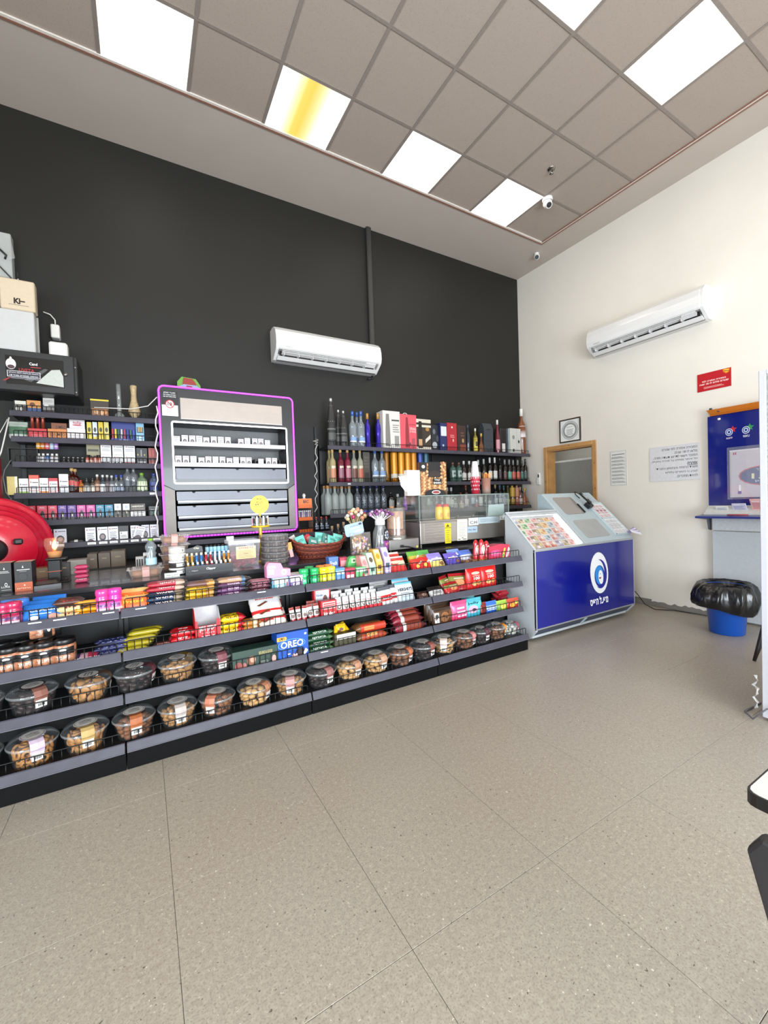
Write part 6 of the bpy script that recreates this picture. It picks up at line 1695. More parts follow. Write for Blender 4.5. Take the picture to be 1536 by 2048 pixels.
for k in range(4):
 food_box('clear food box with a pink band, %s up the stack behind the cups'%ORD[k],p.x+0.004*(k%2),-1.27,ZC+0.064*k,0.19,0.13,0.062)
p=at(303,1130,-1.40)
t=thing('water_bottle','clear water bottle with a lime green cap standing on the food box','bottle',(p.x,-1.40,ZC+0.063))
R,H=0.033,at(303,1077,-1.40).z-ZC-0.063
ob('bottle_body',MB().lathe([(0,0),(R*0.9,0),(R,0.006),(R,H*0.28),(R*0.8,H*0.36),(R*1.0,H*0.45),(R*0.78,H*0.53),(R*1.02,H*0.64),(R*1.0,H*0.74),(R*0.6,H*0.86),(R*0.4,H*0.9),(R*0.4,H*0.93)],G('bcc8ce',0.28,0.03),24),t)
ob('paper_label',MB().lathe([(R*1.01,H*0.05),(R*1.01,H*0.29)],F('a8cfe0'),20),t)
ob('cap',MB().lathe([(0,H*0.925),(R*0.46,H*0.925),(R*0.46,H),(0,H)],M('7fb82a',0.35),16),t)
# ---- stack of round white tubs
p=at(356,1150,-1.50)
for k in range(4):
 t=thing('dip_cup','round white dip cup with a label, %s from the bottom of its stack'%ORD[k],'cup',(p.x,-1.50,ZC+0.047*k),group='round dip cups in a stack')
 r=0.05
 dk=k<2
 ob('cup_body',MB().lathe([(0,0),(r*0.9,0),(r,0.004),(r*1.0,0.036)],M('d2ccc4' if not dk else '3a3634',0.35),24),t)
 ob('lid',MB().lathe([(r*1.03,0.034),(r*1.05,0.036),(r*1.05,0.043),(r*0.9,0.0465),(0,0.0465)],M('dcdad8',0.3)if k!=3 else G('dcdad8',0.5,0.1),24),t)
 mb=MB().lathe([(r*1.012,0.008),(r*1.012,0.03)],F('e2e0dc'),10,a0=-PI/2-0.2,a1=-PI/2+0.9)
 mb.lathe([(r*1.02,0.012),(r*1.02,0.026)],F('8a8886'),4,a0=-PI/2+0.55,a1=-PI/2+0.75)
 ob('paper_label',mb,t)
for k,u in enumerate((337,352)):
 p=at(u,1153,-1.585)
 t=thing('price_card','small folded white price card %s the dip cups'%('beside' if k==0 else 'right before'),'card',(p.x,-1.585,ZC),group='folded price cards')
 mb=MB().box(-0.022,0.022,-0.001,0.001,0,0.026,F('eae8e4'))
 art(mb,[('l',0.2,0.3,0.8,0.7,2,'8a8884')],front_fn(0.044,-0.001),0.044,0.026)
 ob('card_front',mb,t)
 ob('card_rest',MB().quad([(-0.022,0.001,0.026),(0.022,0.001,0.026),(0.022,0.02,0.0),(-0.022,0.02,0.0)],F('dcdad6')),t)
 # ---- lighter display tray
xc,w_,h_=place(372,466,1135,ZC,-1.58)
t=thing('lighter_display','black tiered lighter display tray with white brand lettering','display tray',(xc,-1.52,ZC))
BKC=F('232225')
hf=0.055
ob('tray_front',MB().box(-w_/2,w_/2,-0.06,-0.057,0,hf,BKC),t)
ob('tray_base',MB().box(-w_/2,w_/2,-0.057,0.06,0,0.004,BKC),t)
ob('step',MB().box(-w_/2+0.004,w_/2-0.004,-0.01,0.06,0.004,0.06,BKC),t)
hb=at(400,1092,-1.46).z-ZC
ob('side_panel',MB().prism([(-0.06,0),(0.06,0),(0.06,hb),(0.02,hb),(-0.06,hf)],'x',-w_/2-0.002,-w_/2,BKC),t)
ob('back_card',MB().prism([(-w_/2,0),(w_/2,0),(w_/2,hb*0.5),(-0.02,hb*0.5),(-0.03,hb*0.98),(-0.06,hb*1.04),(-0.09,hb*0.96),(-w_/2,hb*0.9)],'y',0.06,0.063,BKC),t)
mb=MB()
art(mb,[('t','Clipper',0.52,0.5,0.2,0.35,'e6e4e0'),('t','Clipper',0.18,0.4,0.14,0.14,'c9c7c3'),('l',0.05,0.3,0.09,0.6,1,'4a484a')],front_fn(w_,-0.06),w_,hf)
art(mb,[('t','Clipper',0.17,0.62,0.14,0.06,'c9c7c3'),('t','Clip',0.27,0.92,0.12,0.08,'e6d9b0')],lambda a_,b_,l:(a_-w_/2,0.0595-l,b_),w_,hb)
ob('print',mb,t)
def lighter(label,x,y,z,col,group,hood='b9b9bc',rz=0.0,sc_=1.0,key=None):
 t_=thing('lighter',label,'lighter',(x,y,z),(0,0,rz),group)
 ob('lighter_body',cached(('lb',col),lambda:MB().lathe([(0,0),(0.0075,0),(0.008,0.002),(0.008,0.055),(0,0.056)],M(col,0.2,0.1,0.05,coat=0.4),10,sy=0.75).mesh('lighter_body')),t_)
 ob('flame_hood',cached(('lh',hood),lambda:MB().box(-0.0065,0.0065,-0.005,0.005,0.055,0.072,M(hood,0.25,0.6),0.0015).mesh('flame_hood')),t_)
LC=['b9862a','b9862a','2a6ab0','2a6ab0','a01a2a','a01a2a','c4c4c8','c4c4c8','b9781e','b9781e']
LN=['gold','gold','blue','blue','red','red','silver','silver','amber','amber']
for r_ in range(2):
 for k in range(10):
  lighter('%s lighter in the black tray, %s of its row, %s row'%(LN[k],ORD[k],'front' if r_==0 else 'rear'),xc-w_/2+w_*(k+0.5)/10,-1.52-0.035+0.037*r_+(0.01 if r_ else 0),ZC+(0.0045 if r_==0 else 0.0605),LC[k],'lighters in the black tray','d9c48a' if k<5 else 'c9c9cc')
xc2,w2,_h=place(412,459,1120,ZC,-1.40)
zb,zt_=ZC+0.0,at(435,1090,-1.40).z
t=thing('lighter_carton','dark blue carton of light blue capped tubes behind the lighter tray','carton',(xc2,-1.385,ZC))
hc=at(435,1120,-1.40).z-ZC
ob('box_body',MB().box(-w2/2,w2/2,-0.03,0.05,0,hc,F('20284a'),0.001),t)
mb=MB()
art(mb,[('t','MM',0.58,0.8,0.22,0.14,'e6e8f0'),('l',0.74,0.75,0.96,0.83,1,'b8bdd2')],front_fn(w2,-0.03),w2,hc)
ob('print',mb,t)
for k in range(6):
 q=thing('capped_tube','light blue tube with a black cap, %s in the dark blue carton'%ORD[k],'tube',(xc2-w2/2+w2*(k+0.5)/6,-1.375,ZC+hc),group='light blue capped tubes')
 ht=zt_-ZC-hc
 ob('tube_body',cached(('tubeb',round(ht,3)),lambda:MB().lathe([(0,0),(0.0125,0),(0.0125,ht*0.45,M('8fc0da',0.3)),(0.0125,ht*0.55,M('3a6a90',0.3)),(0.0125,ht*0.9,M('9ccbe0',0.3)),(0,ht*0.9)],M('8fc0da',0.3),14).mesh('tube_body')),q)
 ob('cap',cached(('tubec',round(ht,3)),lambda:MB().lathe([(0.011,ht*0.9),(0.011,ht*0.97),(0.007,ht*1.03),(0,ht*1.04)],BLK,14).mesh('cap')),q)
 # ---- clear tub of red wrapped sweets
xc,w_,h_=place(456,520,1080,ZC,-1.50)
t=thing('sweets_tub','square clear plastic tub of red wrapped sweets with a tan label','tub',(xc,-1.42,ZC))
TC=G('ddd4d8',0.28,0.08)
wt=w_/2
mb=MB()
bz=[(-wt*0.86,-0.075),(wt*0.86,-0.075),(wt*0.86,0.075),(-wt*0.86,0.075)]
tz=[(-wt*0.97,-0.085),(wt*0.97,-0.085),(wt*0.97,0.085),(-wt*0.97,0.085)]
hh_=h_*0.88
mb.add([(x_,y_,0)for x_,y_ in bz]+[(x_,y_,hh_)for x_,y_ in tz],[(0,3,2,1)]+[(i,(i+1)%4,4+(i+1)%4,4+i)for i in range(4)],TC)
ob('tub_body',mb,t)
ob('lid',MB().box(-wt,wt,-0.088,0.088,hh_-0.004,h_,G('e6dfe4',0.5,0.08),0.004),t)
mb=MB()
ff2=lambda a_,b_,l:(a_-wt*0.62+0.008,-0.0795-0.009*b_/hh_-l,b_+hh_*0.36)
art(mb,[('r',0,0,1,1,'d9bc8a'),('r',0.0,0.78,1,1,'e0c4a4'),('t','SWEETS',0.5,0.87,0.75,0.12,'c0383a'),('l',0.1,0.1,0.9,0.7,5,'b09a70'),('t','mix',0.5,0.42,0.22,0.07,'6a5238')],ff2,wt*1.24,hh_*0.52)
ob('paper_label',mb,t)
sw=cached('redsweet',lambda:MB().lathe([(0.006,-0.026),(0.009,-0.018),(0.002,-0.014),(0.009,-0.008),(0.0095,0.008),(0.002,0.014),(0.009,0.018),(0.006,0.026)],M('b02a42',0.25,0,0.1,coat=0.2),8,axis='x').mesh('wrapped_sweet'))
rnd=random.Random(4)
for k in range(110):
 zz=0.012+(hh_*0.5)*(k/110)
 ob('wrapped_sweet',sw,t,(rnd.uniform(-wt*0.66,wt*0.66),rnd.uniform(-0.055,0.05),zz),(rnd.uniform(-1,1),rnd.uniform(-0.9,0.9),rnd.uniform(0,3)))
tag(ob('price_flag',MB().box(-0.026,0.026,-0.001,0.001,0,0.05,F('e0dcda'))),'blank white card standing behind the tub of red sweets','card').location=(at(460,1075,-1.30).x,-1.30,ZC+h_-0.03)
# ---- stack of clear lidded dark fruit tubs
p=at(551,1140,-1.42)
zt_=at(551,1068,-1.42).z
nn=5
hh_=(zt_-ZC)/nn
for k in range(nn):
 t=thing('fruit_tub','round clear tub of dark sweets, %s from the bottom of the stack'%ORD[k],'tub',(p.x+0.002*(k%2),-1.42,ZC+hh_*k),group='stacked round tubs of dark sweets')
 r=0.105
 ob('tub_body',MB().lathe([(0,0.0005),(r*0.92,0),(r*0.95,hh_*0.12),(r*0.97,hh_*0.85)],G('b9b4b4',0.25,0.05),32),t)
 ob('lid',MB().lathe([(r*1.0,hh_*0.8),(r*1.02,hh_*0.86),(r*1.0,hh_*0.96),(r*0.9,hh_*0.985),(0,hh_*0.985)],G('c9c6c6',0.4,0.05),32),t)
 mb=MB()
 rnd=random.Random(k)
 for i in range(26):
  q=2*PI*i/26
  x_,y_=r*0.80*math.cos(q),r*0.80*math.sin(q)
  hz=hh_*rnd.uniform(0.5,0.74)
  mb.lathe([(0.0,0.002),(0.013,0.004),(0.0145,hz*0.6),(0.009,hz),(0,hz)],M(('5a4a44','6e605a','3e3230')[i%3],0.4,0,0.25,60),7,(x_,y_,0))
 mb.cyl(r*0.68,0.003,hh_*0.68,M('4a3a36',0.5),16)
 ob('dried_fruit',mb,t,kind='stuff')
 # ---- yellow lighter carousel standing behind
p=at(521,1060,-1.28)
t=thing('lighter_carousel','yellow round lighter stand with a yellow disc sign on top','display stand',(p.x,-1.28,ZC))
YL=M('e0b41a',0.35,0,0.03,coat=0.2)
zd=at(521,1052,-1.28).z-ZC
ob('foot',MB().lathe([(0,0),(0.06,0),(0.058,0.008),(0.014,0.014),(0,0.014)],YL,24),t)
ob('post',MB().cyl(0.012,0.014,zd-0.006,YL,14),t)
ob('plate',MB().lathe([(0,zd-0.008),(0.07,zd-0.008),(0.073,zd),(0.07,zd+0.005),(0,zd+0.003)],YL,32),t)
zs=at(521,1009,-1.28).z-ZC
rs=(at(540,1009,-1.28).x-at(503,1009,-1.28).x)/2
ob('centre_post',MB().cyl(0.008,zd+0.005,zs-rs+0.004,YL,10),t)
sg=ob('sign_disc',MB().cyl(rs,-0.003,0.003,M('e3bb12',0.4,0,0.03),36,axis='y'),t,(0,0,zs))
mb=MB()
art(mb,[('t',heb('מצית'),0.5,0.62,0.34,0.12,'8a6a10'),('t',heb('איכותי'),0.48,0.8,0.28,0.08,'5a4a14'),('l',0.25,0.2,0.48,0.42,3,'b0902a'),('l',0.55,0.2,0.75,0.42,3,'b0902a'),('c',0.3,0.5,0.04,0.04,'5a4a1a'),('c',0.42,0.51,0.04,0.04,'5a4a1a')],lambda a_,b_,l:(a_-rs,-0.0032-l,b_-rs),2*rs,2*rs)
ob('print',mb,sg)
cols_=['e0a0b4','2a2a2a','d9d6d0','8a6a3a','e6e3dc','3a3430','d9c9a8','1f1f20','b9a46a','dcd9d4','4a4038','c9b07a','d9d4ce','2c2826']
cn_=['pink','black','white','brown','white','dark brown','cream','black','tan','white','dark brown','tan','white','black']
for k in range(14):
 q=2*PI*k/14+PI
 lighter('%s lighter on the yellow round stand, %s round the rim from the near left'%(cn_[k],ORD[k]),p.x+0.057*math.cos(q),-1.28+0.057*math.sin(q),ZC+zd+0.0052,cols_[k],'lighters on the yellow stand','3a3a3c' if k%2 else 'c9c9cc')
 # ---- wicker basket of teal packets
p=at(641,1125,-1.40)
t=thing('wicker_basket','oval brown wicker basket full of teal packets','basket',(p.x,-1.36,ZC))
WK=[M('6e2a1a',0.5,0,0.2,50),M('8a3c24',0.5,0,0.2,50),M('552014',0.5,0,0.2,50)]
mb=MB()
nb=60
for j in range(10):
 f_=j/9
 a_,b_=0.155+0.075*f_,0.095+0.03*f_
 zz=0.008+0.098*f_
 pts=[]
 for i in range(nb):
  q=2*PI*i/nb
  wv=0.004*math.cos(nb/2*q+PI*j)
  up=0.05*f_*abs(math.cos(q))**4
  pts.append(((a_+wv)*math.cos(q),(b_+wv)*math.sin(q),zz+up))
 mb.tube(pts,0.0065,WK[j%3],6,True)
ob('woven_wall',mb,t,kind='stuff')
mb=MB()
for i in range(30):
 q=2*PI*i/30
 mb.tube([(0.155*math.cos(q),0.095*math.sin(q),0.004),(0.23*math.cos(q),0.125*math.sin(q),0.106+0.05*abs(math.cos(q))**4)],0.004,WK[2],5)
ob('stake',mb,t,kind='stuff')
ob('basket_base',MB().lathe([(0,0.0),(0.155,0.0),(0.155,0.012),(0,0.012)],WK[1],32,sy=0.61),t)
mb=MB()
for s_ in range(2):
 mb.tube([(0.232*math.cos(q)+0.004*math.cos(9*q+PI*s_),0.128*math.sin(q)+0.004*math.sin(9*q),0.112+0.05*abs(math.cos(q))**4+0.004*math.cos(14*q+PI*s_))for q in [2*PI*i/72 for i in range(72)]],0.006,WK[s_],6,True)
ob('rim',mb,t)
TE='6cc2b4'
bx=p.x
for k,(dx_,dy_,dz_,rx_,ry_,rz_,w2,c_,lb)in enumerate(((-0.13,-0.03,0.075,-0.25,-0.25,0.2,0.085,TE,'teal packet leaning at the near end of the basket'),(-0.075,-0.05,0.06,-0.2,0.3,0.0,0.08,'3f7a70','dark green and teal packet in the basket'),(-0.05,-0.06,0.05,-0.5,0.6,0.1,0.075,TE,'teal packet tipped over at the basket front'),(0.02,0.03,0.085,-0.2,0.15,-0.1,0.08,TE,'teal packet upright in the middle of the basket'),(0.06,0.0,0.08,-0.3,0.45,0.2,0.085,'4a7a74','dark teal packet with a white mark in the basket'),(0.10,-0.04,0.065,-0.4,0.35,0.1,0.09,TE,'teal packet leaning to the far end, front'),(0.15,-0.02,0.07,-0.35,0.3,-0.2,0.09,TE,'teal packet at the far end of the basket'),(-0.02,0.04,0.09,-0.6,-0.3,0.4,0.07,'c42a3c','red and white packet at the back of the basket'),(0.01,0.05,0.11,-0.7,-0.9,0.2,0.06,'d4d0cc','white and black striped wrapper poking out of the basket'),(-0.16,0.03,0.08,-0.2,-0.4,0.3,0.06,'c9c4c2','clear and white packet at the near end of the basket'),(0.03,-0.07,0.065,-1.0,0.1,0.1,0.08,'c99a78','tan biscuit packet lying on the basket front'))):
 pouch(lb,bx+dx_,-1.36+dy_,ZC+dz_,w2,0.022,0.115,[(0.3,c_),(1,c_)],spec=[('c',0.5,0.35,0.22,0.14,'9cd9cc' if c_==TE else 'd9d6d2'),('l',0.2,0.62,0.8,0.8,2,'3a6a62' if c_==TE else 'e3e0dc')],rx=rx_,ry=ry_,rz=rz_,seed=310+k,name='snack_packet')
t=thing('price_card','orange and white tag hanging at the near end of the basket','card',(bx-0.245,-1.42,ZC+0.06))
ob('card_face',MB().box(-0.02,0.02,-0.001,0.001,0.03,0.085,F('e0a23a')).box(-0.012,0.016,-0.001,0.001,-0.03,0.03,F('d9a8a4')),t,rot=(0,-0.2,0))
# ---- bag of marshmallow twists with a blue header and the lollipop bunch behind
p=at(722,1110,-1.50)
t=thing('candy_bag','clear bag of pastel twisted sweets with a pale blue header card','candy bag',(p.x,-1.50,ZC),(0,0,0.0))
hb_=at(722,1052,-1.50).z-ZC
rnd=random.Random(9)
mb=MB()
for k in range(70):
 f_=k/70
 mb.lathe([(0.011*math.sin(q),-0.011*math.cos(q))for q in [PI*i/5 for i in range(6)]],M(('d9b48a','e0c4a8','d98a9a','c9a04a','d8d4cc','b9a0c4','c98a5a')[k%7],0.4),7,(rnd.uniform(-0.075,0.075)*(1-0.2*f_),rnd.uniform(-0.028,0.028),0.015+hb_*0.55*f_))
ob('twisted_sweets',mb,t,kind='stuff')
a_,b_=None,None
mbp=pouch('x',0,0,0,0.19,0.085,hb_*0.78,[(1,'d9d0c8')],seed=330)
gl=mbp.children[0].data.copy()
gl.materials.clear()
gl.materials.append(G('ded6d0',0.16,0.05))
for pl in gl.polygons:
 pl.material_index=0
for c_ in list(mbp.children):
 bpy.data.objects.remove(c_)
bpy.data.objects.remove(mbp)
ob('bag_film',gl,t)
hd_=ob('header_card',MB().prism(rrect(-0.09,0.08,0,hb_*0.42,0.02),'y',-0.002,0.002,F('9fb8e0')),t,(-0.03,0.02,hb_*0.70),(0.0,-0.18,0))
mb=MB()
art(mb,[('t','marsh',0.55,0.78,0.5,0.12,'6a70b0'),('t','mallow',0.55,0.6,0.5,0.14,'e6dce6'),('c',0.7,0.3,0.3,0.12,'b9cdea'),('c',0.85,0.82,0.09,0.09,'3a3a4a')],lambda x_,y_,l:(x_-0.09,-0.0022-l,y_),0.17,hb_*0.42)
ob('print',mb,hd_)
WS=M('e4e2e0',0.35)
def lolly_jar(name,label,u,vtop,yc,spread,cols,sticksvis,base=None,n=26,ball=0.013,seed=1,group=None):
 p_=at(u,1100,yc)
 zt2=at(u,vtop,yc).z
 rnd_=random.Random(seed)
 org=Vector((p_.x,yc,base))
 for k in range(n):
  q=k*2.39996
  f_=math.sqrt((k+0.5)/n)
  dirx,diry=math.cos(q)*f_*spread,math.sin(q)*f_*spread*0.8
  zz=zt2-(f_**2)*(zt2-base)*0.45
  tip=Vector((p_.x+dirx,yc+diry,zz))
  l_=thing('lollipop',label%ORD[k%20]if k<20 else label%ORD[k-20].replace('first','twenty-first').replace('second','twenty-second').replace('third','twenty-third').replace('fourth','twenty-fourth').replace('fifth','twenty-fifth').replace('sixth','twenty-sixth').replace('seventh','twenty-seventh').replace('eighth','twenty-eighth'),'lollipop',tip,group=group)
  c_=cols[k%len(cols)]
  ob('candy_ball',cached(('lolly',c_,ball),lambda:MB().lathe([(ball*math.sin(q2)*(1+0.08*(i2%2)),-ball*math.cos(q2))for i2,q2 in enumerate([PI*i/8 for i in range(9)])],M(c_,0.25,0,0.15,120,coat=0.3),12).mesh('candy_ball')),l_)
  d2=(org+Vector((dirx*0.18,diry*0.18,0)))-tip
  d2=d2*1.0
  ob('stick',MB().tube([d2.normalized()*ball*0.6,d2],0.003,WS if sticksvis else M('c9b48a',0.5),5),l_)
 return p_
p=at(762,1110,-1.45)
t=thing('lollipop_jar','clear jar with a white neck and a black floral label holding purple lollipops','jar',(p.x,-1.45,ZC))
H=at(762,1048,-1.45).z-ZC
R=0.068
ob('jar_body',MB().lathe([(0,0.001),(R*0.85,0),(R*0.95,0.01),(R,H*0.35),(R*0.95,H*0.7),(R*0.62,H*0.95),(R*0.56,H)],G('c9ccce',0.26,0.05),30),t)
ob('white_collar',MB().lathe([(R*0.56,H*0.97),(R*0.64,H*0.97),(R*0.64,H*1.09),(R*0.60,H*1.16),(R*0.2,H*1.28),(0,H*1.28)],M('e6e4e2',0.4),24),t)
mb=MB()
wf=lambda a_,b_,l:((R*1.01+l)*math.sin(a_/R+0.45),-(R*1.01+l)*math.cos(a_/R+0.45),b_)
def ov(cx,cz_,rx_,rz_,h_,l,a0=0,a1=2*PI):
 mb.quad([wf(cx+rx_*math.cos(q),cz_+rz_*math.sin(q),l)for q in [a0+(a1-a0)*i/20 for i in range(20 if a1-a0>6 else 21)]],F(h_))
for s_ in range(-4,4):
 x0_,x1_=s_*0.011,(s_+1)*0.011
 g_=lambda x_:math.sqrt(max(0,1-(x_/0.044)**2))
 mb.quad([wf(x0_,H*0.5-H*0.38*g_(x0_),0.0006),wf(x1_,H*0.5-H*0.38*g_(x1_),0.0006),wf(x1_,H*0.42,0.0006),wf(x0_,H*0.42,0.0006)],F('8a3a86'))
 mb.quad([wf(x0_,H*0.42,0.0006),wf(x1_,H*0.42,0.0006),wf(x1_,H*0.5+H*0.36*g_(x1_),0.0006),wf(x0_,H*0.5+H*0.36*g_(x0_),0.0006)],F('1b191d'))
for i in range(8):
 q=2*PI*i/8
 ov(0.022*math.cos(q),H*0.62+0.03*math.sin(q),0.006,0.009,'e6e4ea',0.0012+0.0001*i)
ov(0,H*0.62,0.012,0.012,'8a96b8',0.002)
for i,c_ in enumerate(('c98a9a','b0624a','d9b0b8')):
 ov(-0.012+0.014*i,H*0.30+0.004*i,0.008,0.012,c_,0.0012)
ob('paper_label',mb,t)
mb=MB()
for k in range(14):
 q=2*PI*k/14
 mb.tube([(R*0.3*math.cos(q),R*0.3*math.sin(q),H*0.95),(R*0.7*math.cos(q*1.7),R*0.7*math.sin(q*1.7),H*0.12)],0.002,WS,5)
ob('loose_stick',mb,t,kind='stuff')
lolly_jar('lollipop','purple and white lollipop on a white stick, %s from the centre of the jar',762,1020,-1.45,0.115,['6a2a6a','b98ab0','8a4a8a','d9c4d4','5a2458','a87aa4'],True,ZC+H*1.1,28,0.0135,3,'purple lollipops in the jar')
p=at(715,1105,-1.28)
t=thing('lollipop_pot','narrow olive pot holding pastel lollipops behind the bag of sweets','pot',(p.x,-1.28,ZC))
ob('pot_body',MB().lathe([(0,0),(0.035,0),(0.04,0.06),(0.042,0.19),(0.038,0.19),(0.035,0.06),(0,0.01)],M('8a7a3a',0.4,0,0.2),20),t)
lolly_jar('lollipop','pastel lollipop, %s from the centre of the olive pot',715,1018,-1.28,0.10,['d9b48a','e0d4c4','d98a70','d8d8cc','e0c08a','c9aca0','b82a5c'],False,ZC+0.19,26,0.017,5,'pastel lollipops in the pot')
# ---- juicer: square steel base and clear jug
p=at(810,1080,-1.42)
xc,w_,_=place(779,838,1085,ZC,-1.50)
t=thing('drink_dispenser','steel based drink dispenser with a clear round jug beside the chiller','dispenser',(xc,-1.40,ZC))
SS=M('a9a5a0',0.28,0.85,0.05,6)
hb_=at(810,1078,-1.50).z-ZC
ob('steel_base',MB().box(-w_/2,w_/2,-0.10,0.12,0.012,hb_,SS,0.004),t)
for x_ in (-w_/2+0.02,w_/2-0.02):
 for y_ in (-0.08,0.1):
  ob('foot',MB().cyl(0.01,0,0.012,BLK,10,(x_,y_,0)),t)
ob('power_socket',MB().box(-0.045,-0.015,-0.115,-0.10,0.03,0.052,BLK,0.003),t)
ob('plug_lead',MB().tube([(-0.03,-0.115,0.04),(0.02,-0.125,0.035),(0.10,-0.128,0.012),(0.16,-0.12,0.006)],0.006,BLK,6),t)
ob('rating_sticker',MB().box(w_/2-0.03,w_/2-0.012,-0.1008,-0.10,0.014,0.034,F('d0c43a')),t)
zj=at(810,1015,-1.42).z-ZC
R=0.085
ob('base_ring',MB().lathe([(R*1.05,hb_),(R*1.05,hb_+0.03),(R,hb_+0.032),(0,hb_+0.032)],SS,30,(-0.02,0,0)),t)
ob('jug',MB().lathe([(R,hb_+0.03),(R,zj-0.01),(R*0.96,zj)],G('d4cec8',0.2,0.03),32,(-0.02,0,0)),t)
ob('drink_mix',MB().lathe([(0,hb_+0.034),(R*0.95,hb_+0.034),(R*0.95,hb_+0.075),(R*0.5,hb_+0.085),(0,hb_+0.085)],M('8a5238',0.5,0,0.5,60,bump=0.6),28,(-0.02,0,0)),t)
ob('inner_sheet',MB().lathe([(R*0.97,hb_+0.09),(R*0.97,zj-0.03)],M('c9966e',0.5,0,0.3,30,alpha=0.75),20,(-0.02,0,0),a0=PI*0.9,a1=PI*1.6),t)
ob('wooden_lid',MB().lathe([(0,zj),(0.02,zj),(0.022,zj+0.014),(0,zj+0.016)],M('b07a4a',0.5),16,(-0.06,0,0)),t)
# ---- glass topped chiller
YF,YB=-1.47,-1.08
X0,X1=at(841,1070,YF).x,at(1019,1060,YF).x
zb,zl,zg=0.935,1.150,1.372
xm=(X0+X1)/2
t=ch=thing('toppings_chiller','stainless counter chiller with a glass case on top','chiller',(xm,(YF+YB)/2,0))
hw,hd2=(X1-X0)/2,(YB-YF)/2
SS2=M('aaa39b',0.3,0.75,0.08,4)
ob('steel_body',MB().box(-hw,hw,-hd2,hd2,zb,zl-0.02,SS2,0.004),t)
ob('top_rim',MB().box(-hw,hw,-hd2,-hd2+0.05,zl-0.02,zl-0.005,SS2,0.003).box(-hw,hw,hd2-0.05,hd2,zl-0.02,zl-0.005,SS2,0.003),t)
ob('well',MB().box(-hw+0.02,hw-0.02,-hd2+0.05,hd2-0.05,zl-0.02,zl-0.012,M('3a3836',0.35,0.5)),t)
mb=MB()
vx0,vx1=-hw+0.05,-hw+0.27
for r_ in range(13):
 zz=zb+0.03+r_*0.0125
 for k in range(22):
  x_=vx0+(vx1-vx0)*k/22
  mb.box(x_,x_+0.0058,-hd2-0.0012,-hd2,zz,zz+0.0055 if r_%2 else zz+0.004,M('3b3632',0.6))
ob('vent_grille',mb,t,kind='stuff')
ob('vent_frame',MB().box(vx0-0.012,vx1+0.012,-hd2-0.0006,-hd2,zb+0.018,zl-0.03,M('b5aea6',0.3,0.7),0.0),t)
for x_ in (-hw+0.02,hw-0.04):
 for y_ in (-hd2+0.03,hd2-0.03):
  ob('foot',MB().cyl(0.014,0.90,zb,M('5a5650',0.3,0.7),12,(x_,y_,0)),t)
GL=G('aebdb8',0.03,0.02)
ob('front_glass',MB().box(-hw,hw,-hd2+0.004,-hd2+0.009,zl-0.005,zg,GL),t)
ob('back_glass',MB().box(-hw,hw,hd2-0.009,hd2-0.004,zl-0.005,zg,GL),t)
ob('top_glass',MB().box(-hw,hw,-hd2+0.004,hd2-0.004,zg,zg+0.006,GL),t)
for sx in (-1,1):
 ob('end_glass',MB().box(sx*hw-0.003,sx*hw+0.003,-hd2+0.009,hd2-0.009,zl-0.005,zg,GL),t)
mb=MB()
for x_ in (-hw,hw):
 mb.box(x_-0.003,x_+0.003,-hd2,-hd2+0.012,zl-0.005,zg,M('8fa29c',0.1,0,0,alpha=0.7))
mb.box(-hw,hw,-hd2+0.003,-hd2+0.010,zg-0.002,zg+0.006,M('8fa29c',0.1,0,0,alpha=0.7))
mb.box(0.25,0.256,-hd2+0.002,-hd2+0.011,zl,zg,M('8fa29c',0.1,0,0,alpha=0.5))
ob('glass_edge',mb,t)
def on_front(name,u0,u1,v0,v1,h_,spec,rz=0.0):
 a_,b_=at(u0,v1,YF),at(u1,v0,YF)
 w2,h2=b_.x-a_.x,b_.z-a_.z
 mb_=MB().box(-w2/2,w2/2,-0.002,0,0,h2,F(h_))
 art(mb_,spec,front_fn(w2,-0.002),w2,h2)
 return ob(name,mb_,t,((a_.x+b_.x)/2-xm,-hd2-0.0015,a_.z),(0,rz,0))
on_front('energy_label',890,901,1046,1087,'d9c51c',[('p',[(0.2,0.82),(0.8,0.82),(0.5,0.97)],'5a4a14'),('r',0.0,0.76,1,0.79,'6a5a18'),('l',0.2,0.08,0.8,0.72,6,'a8942a')])
on_front('paper_receipt',914,933,1038,1082,'dcd6ca',[('l',0.12,0.2,0.88,0.9,9,'b5afa4'),('r',0.1,0.05,0.3,0.08,'3a3836'),('r',0.55,0.05,0.9,0.08,'3a3836'),('r',0.45,0.12,0.6,0.15,'3a3836')],0.03)
on_front('paper_note',937,956,1035,1051,'d8d6d4',[('t','C:H',0.5,0.38,0.72,0.42,'3a3a3e'),('l',0.1,0.78,0.7,0.86,1,'9a989a')])
on_front('paper_note',934,954,1052,1066,'9fb0bf',[('t','Hen Bar',0.5,0.5,0.8,0.24,'4a5a6c')])
on_front('plastic_sleeve',956,999,1032,1048,'a9b6bb',[('l',0.1,0.3,0.9,0.8,2,'8c9aa2'),('c',0.94,0.15,0.02,0.06,'3a4448')])
on_front('bar_code_label',999,1012,1031,1040,'dcdad0',[('r',0.22+0.08*i,0.25,0.22+0.08*i+(0.05 if i%2 else 0.03),0.78,'5a6a58')for i in range(7)])
a_,b_=at(975,1040,YF+0.05),at(1008,1008,YF+0.05)
ob('pale_sheet',MB().add([(a_.x-xm,-hd2+0.05,zl-0.004),(b_.x-xm,-hd2+0.05,zl-0.004),(b_.x-xm,-hd2+0.05,b_.z),(a_.x-xm+0.02,-hd2+0.05,b_.z)],[(0,1,2,3)],M('b5c9c4',0.4,0,0.04,alpha=0.85)),t)
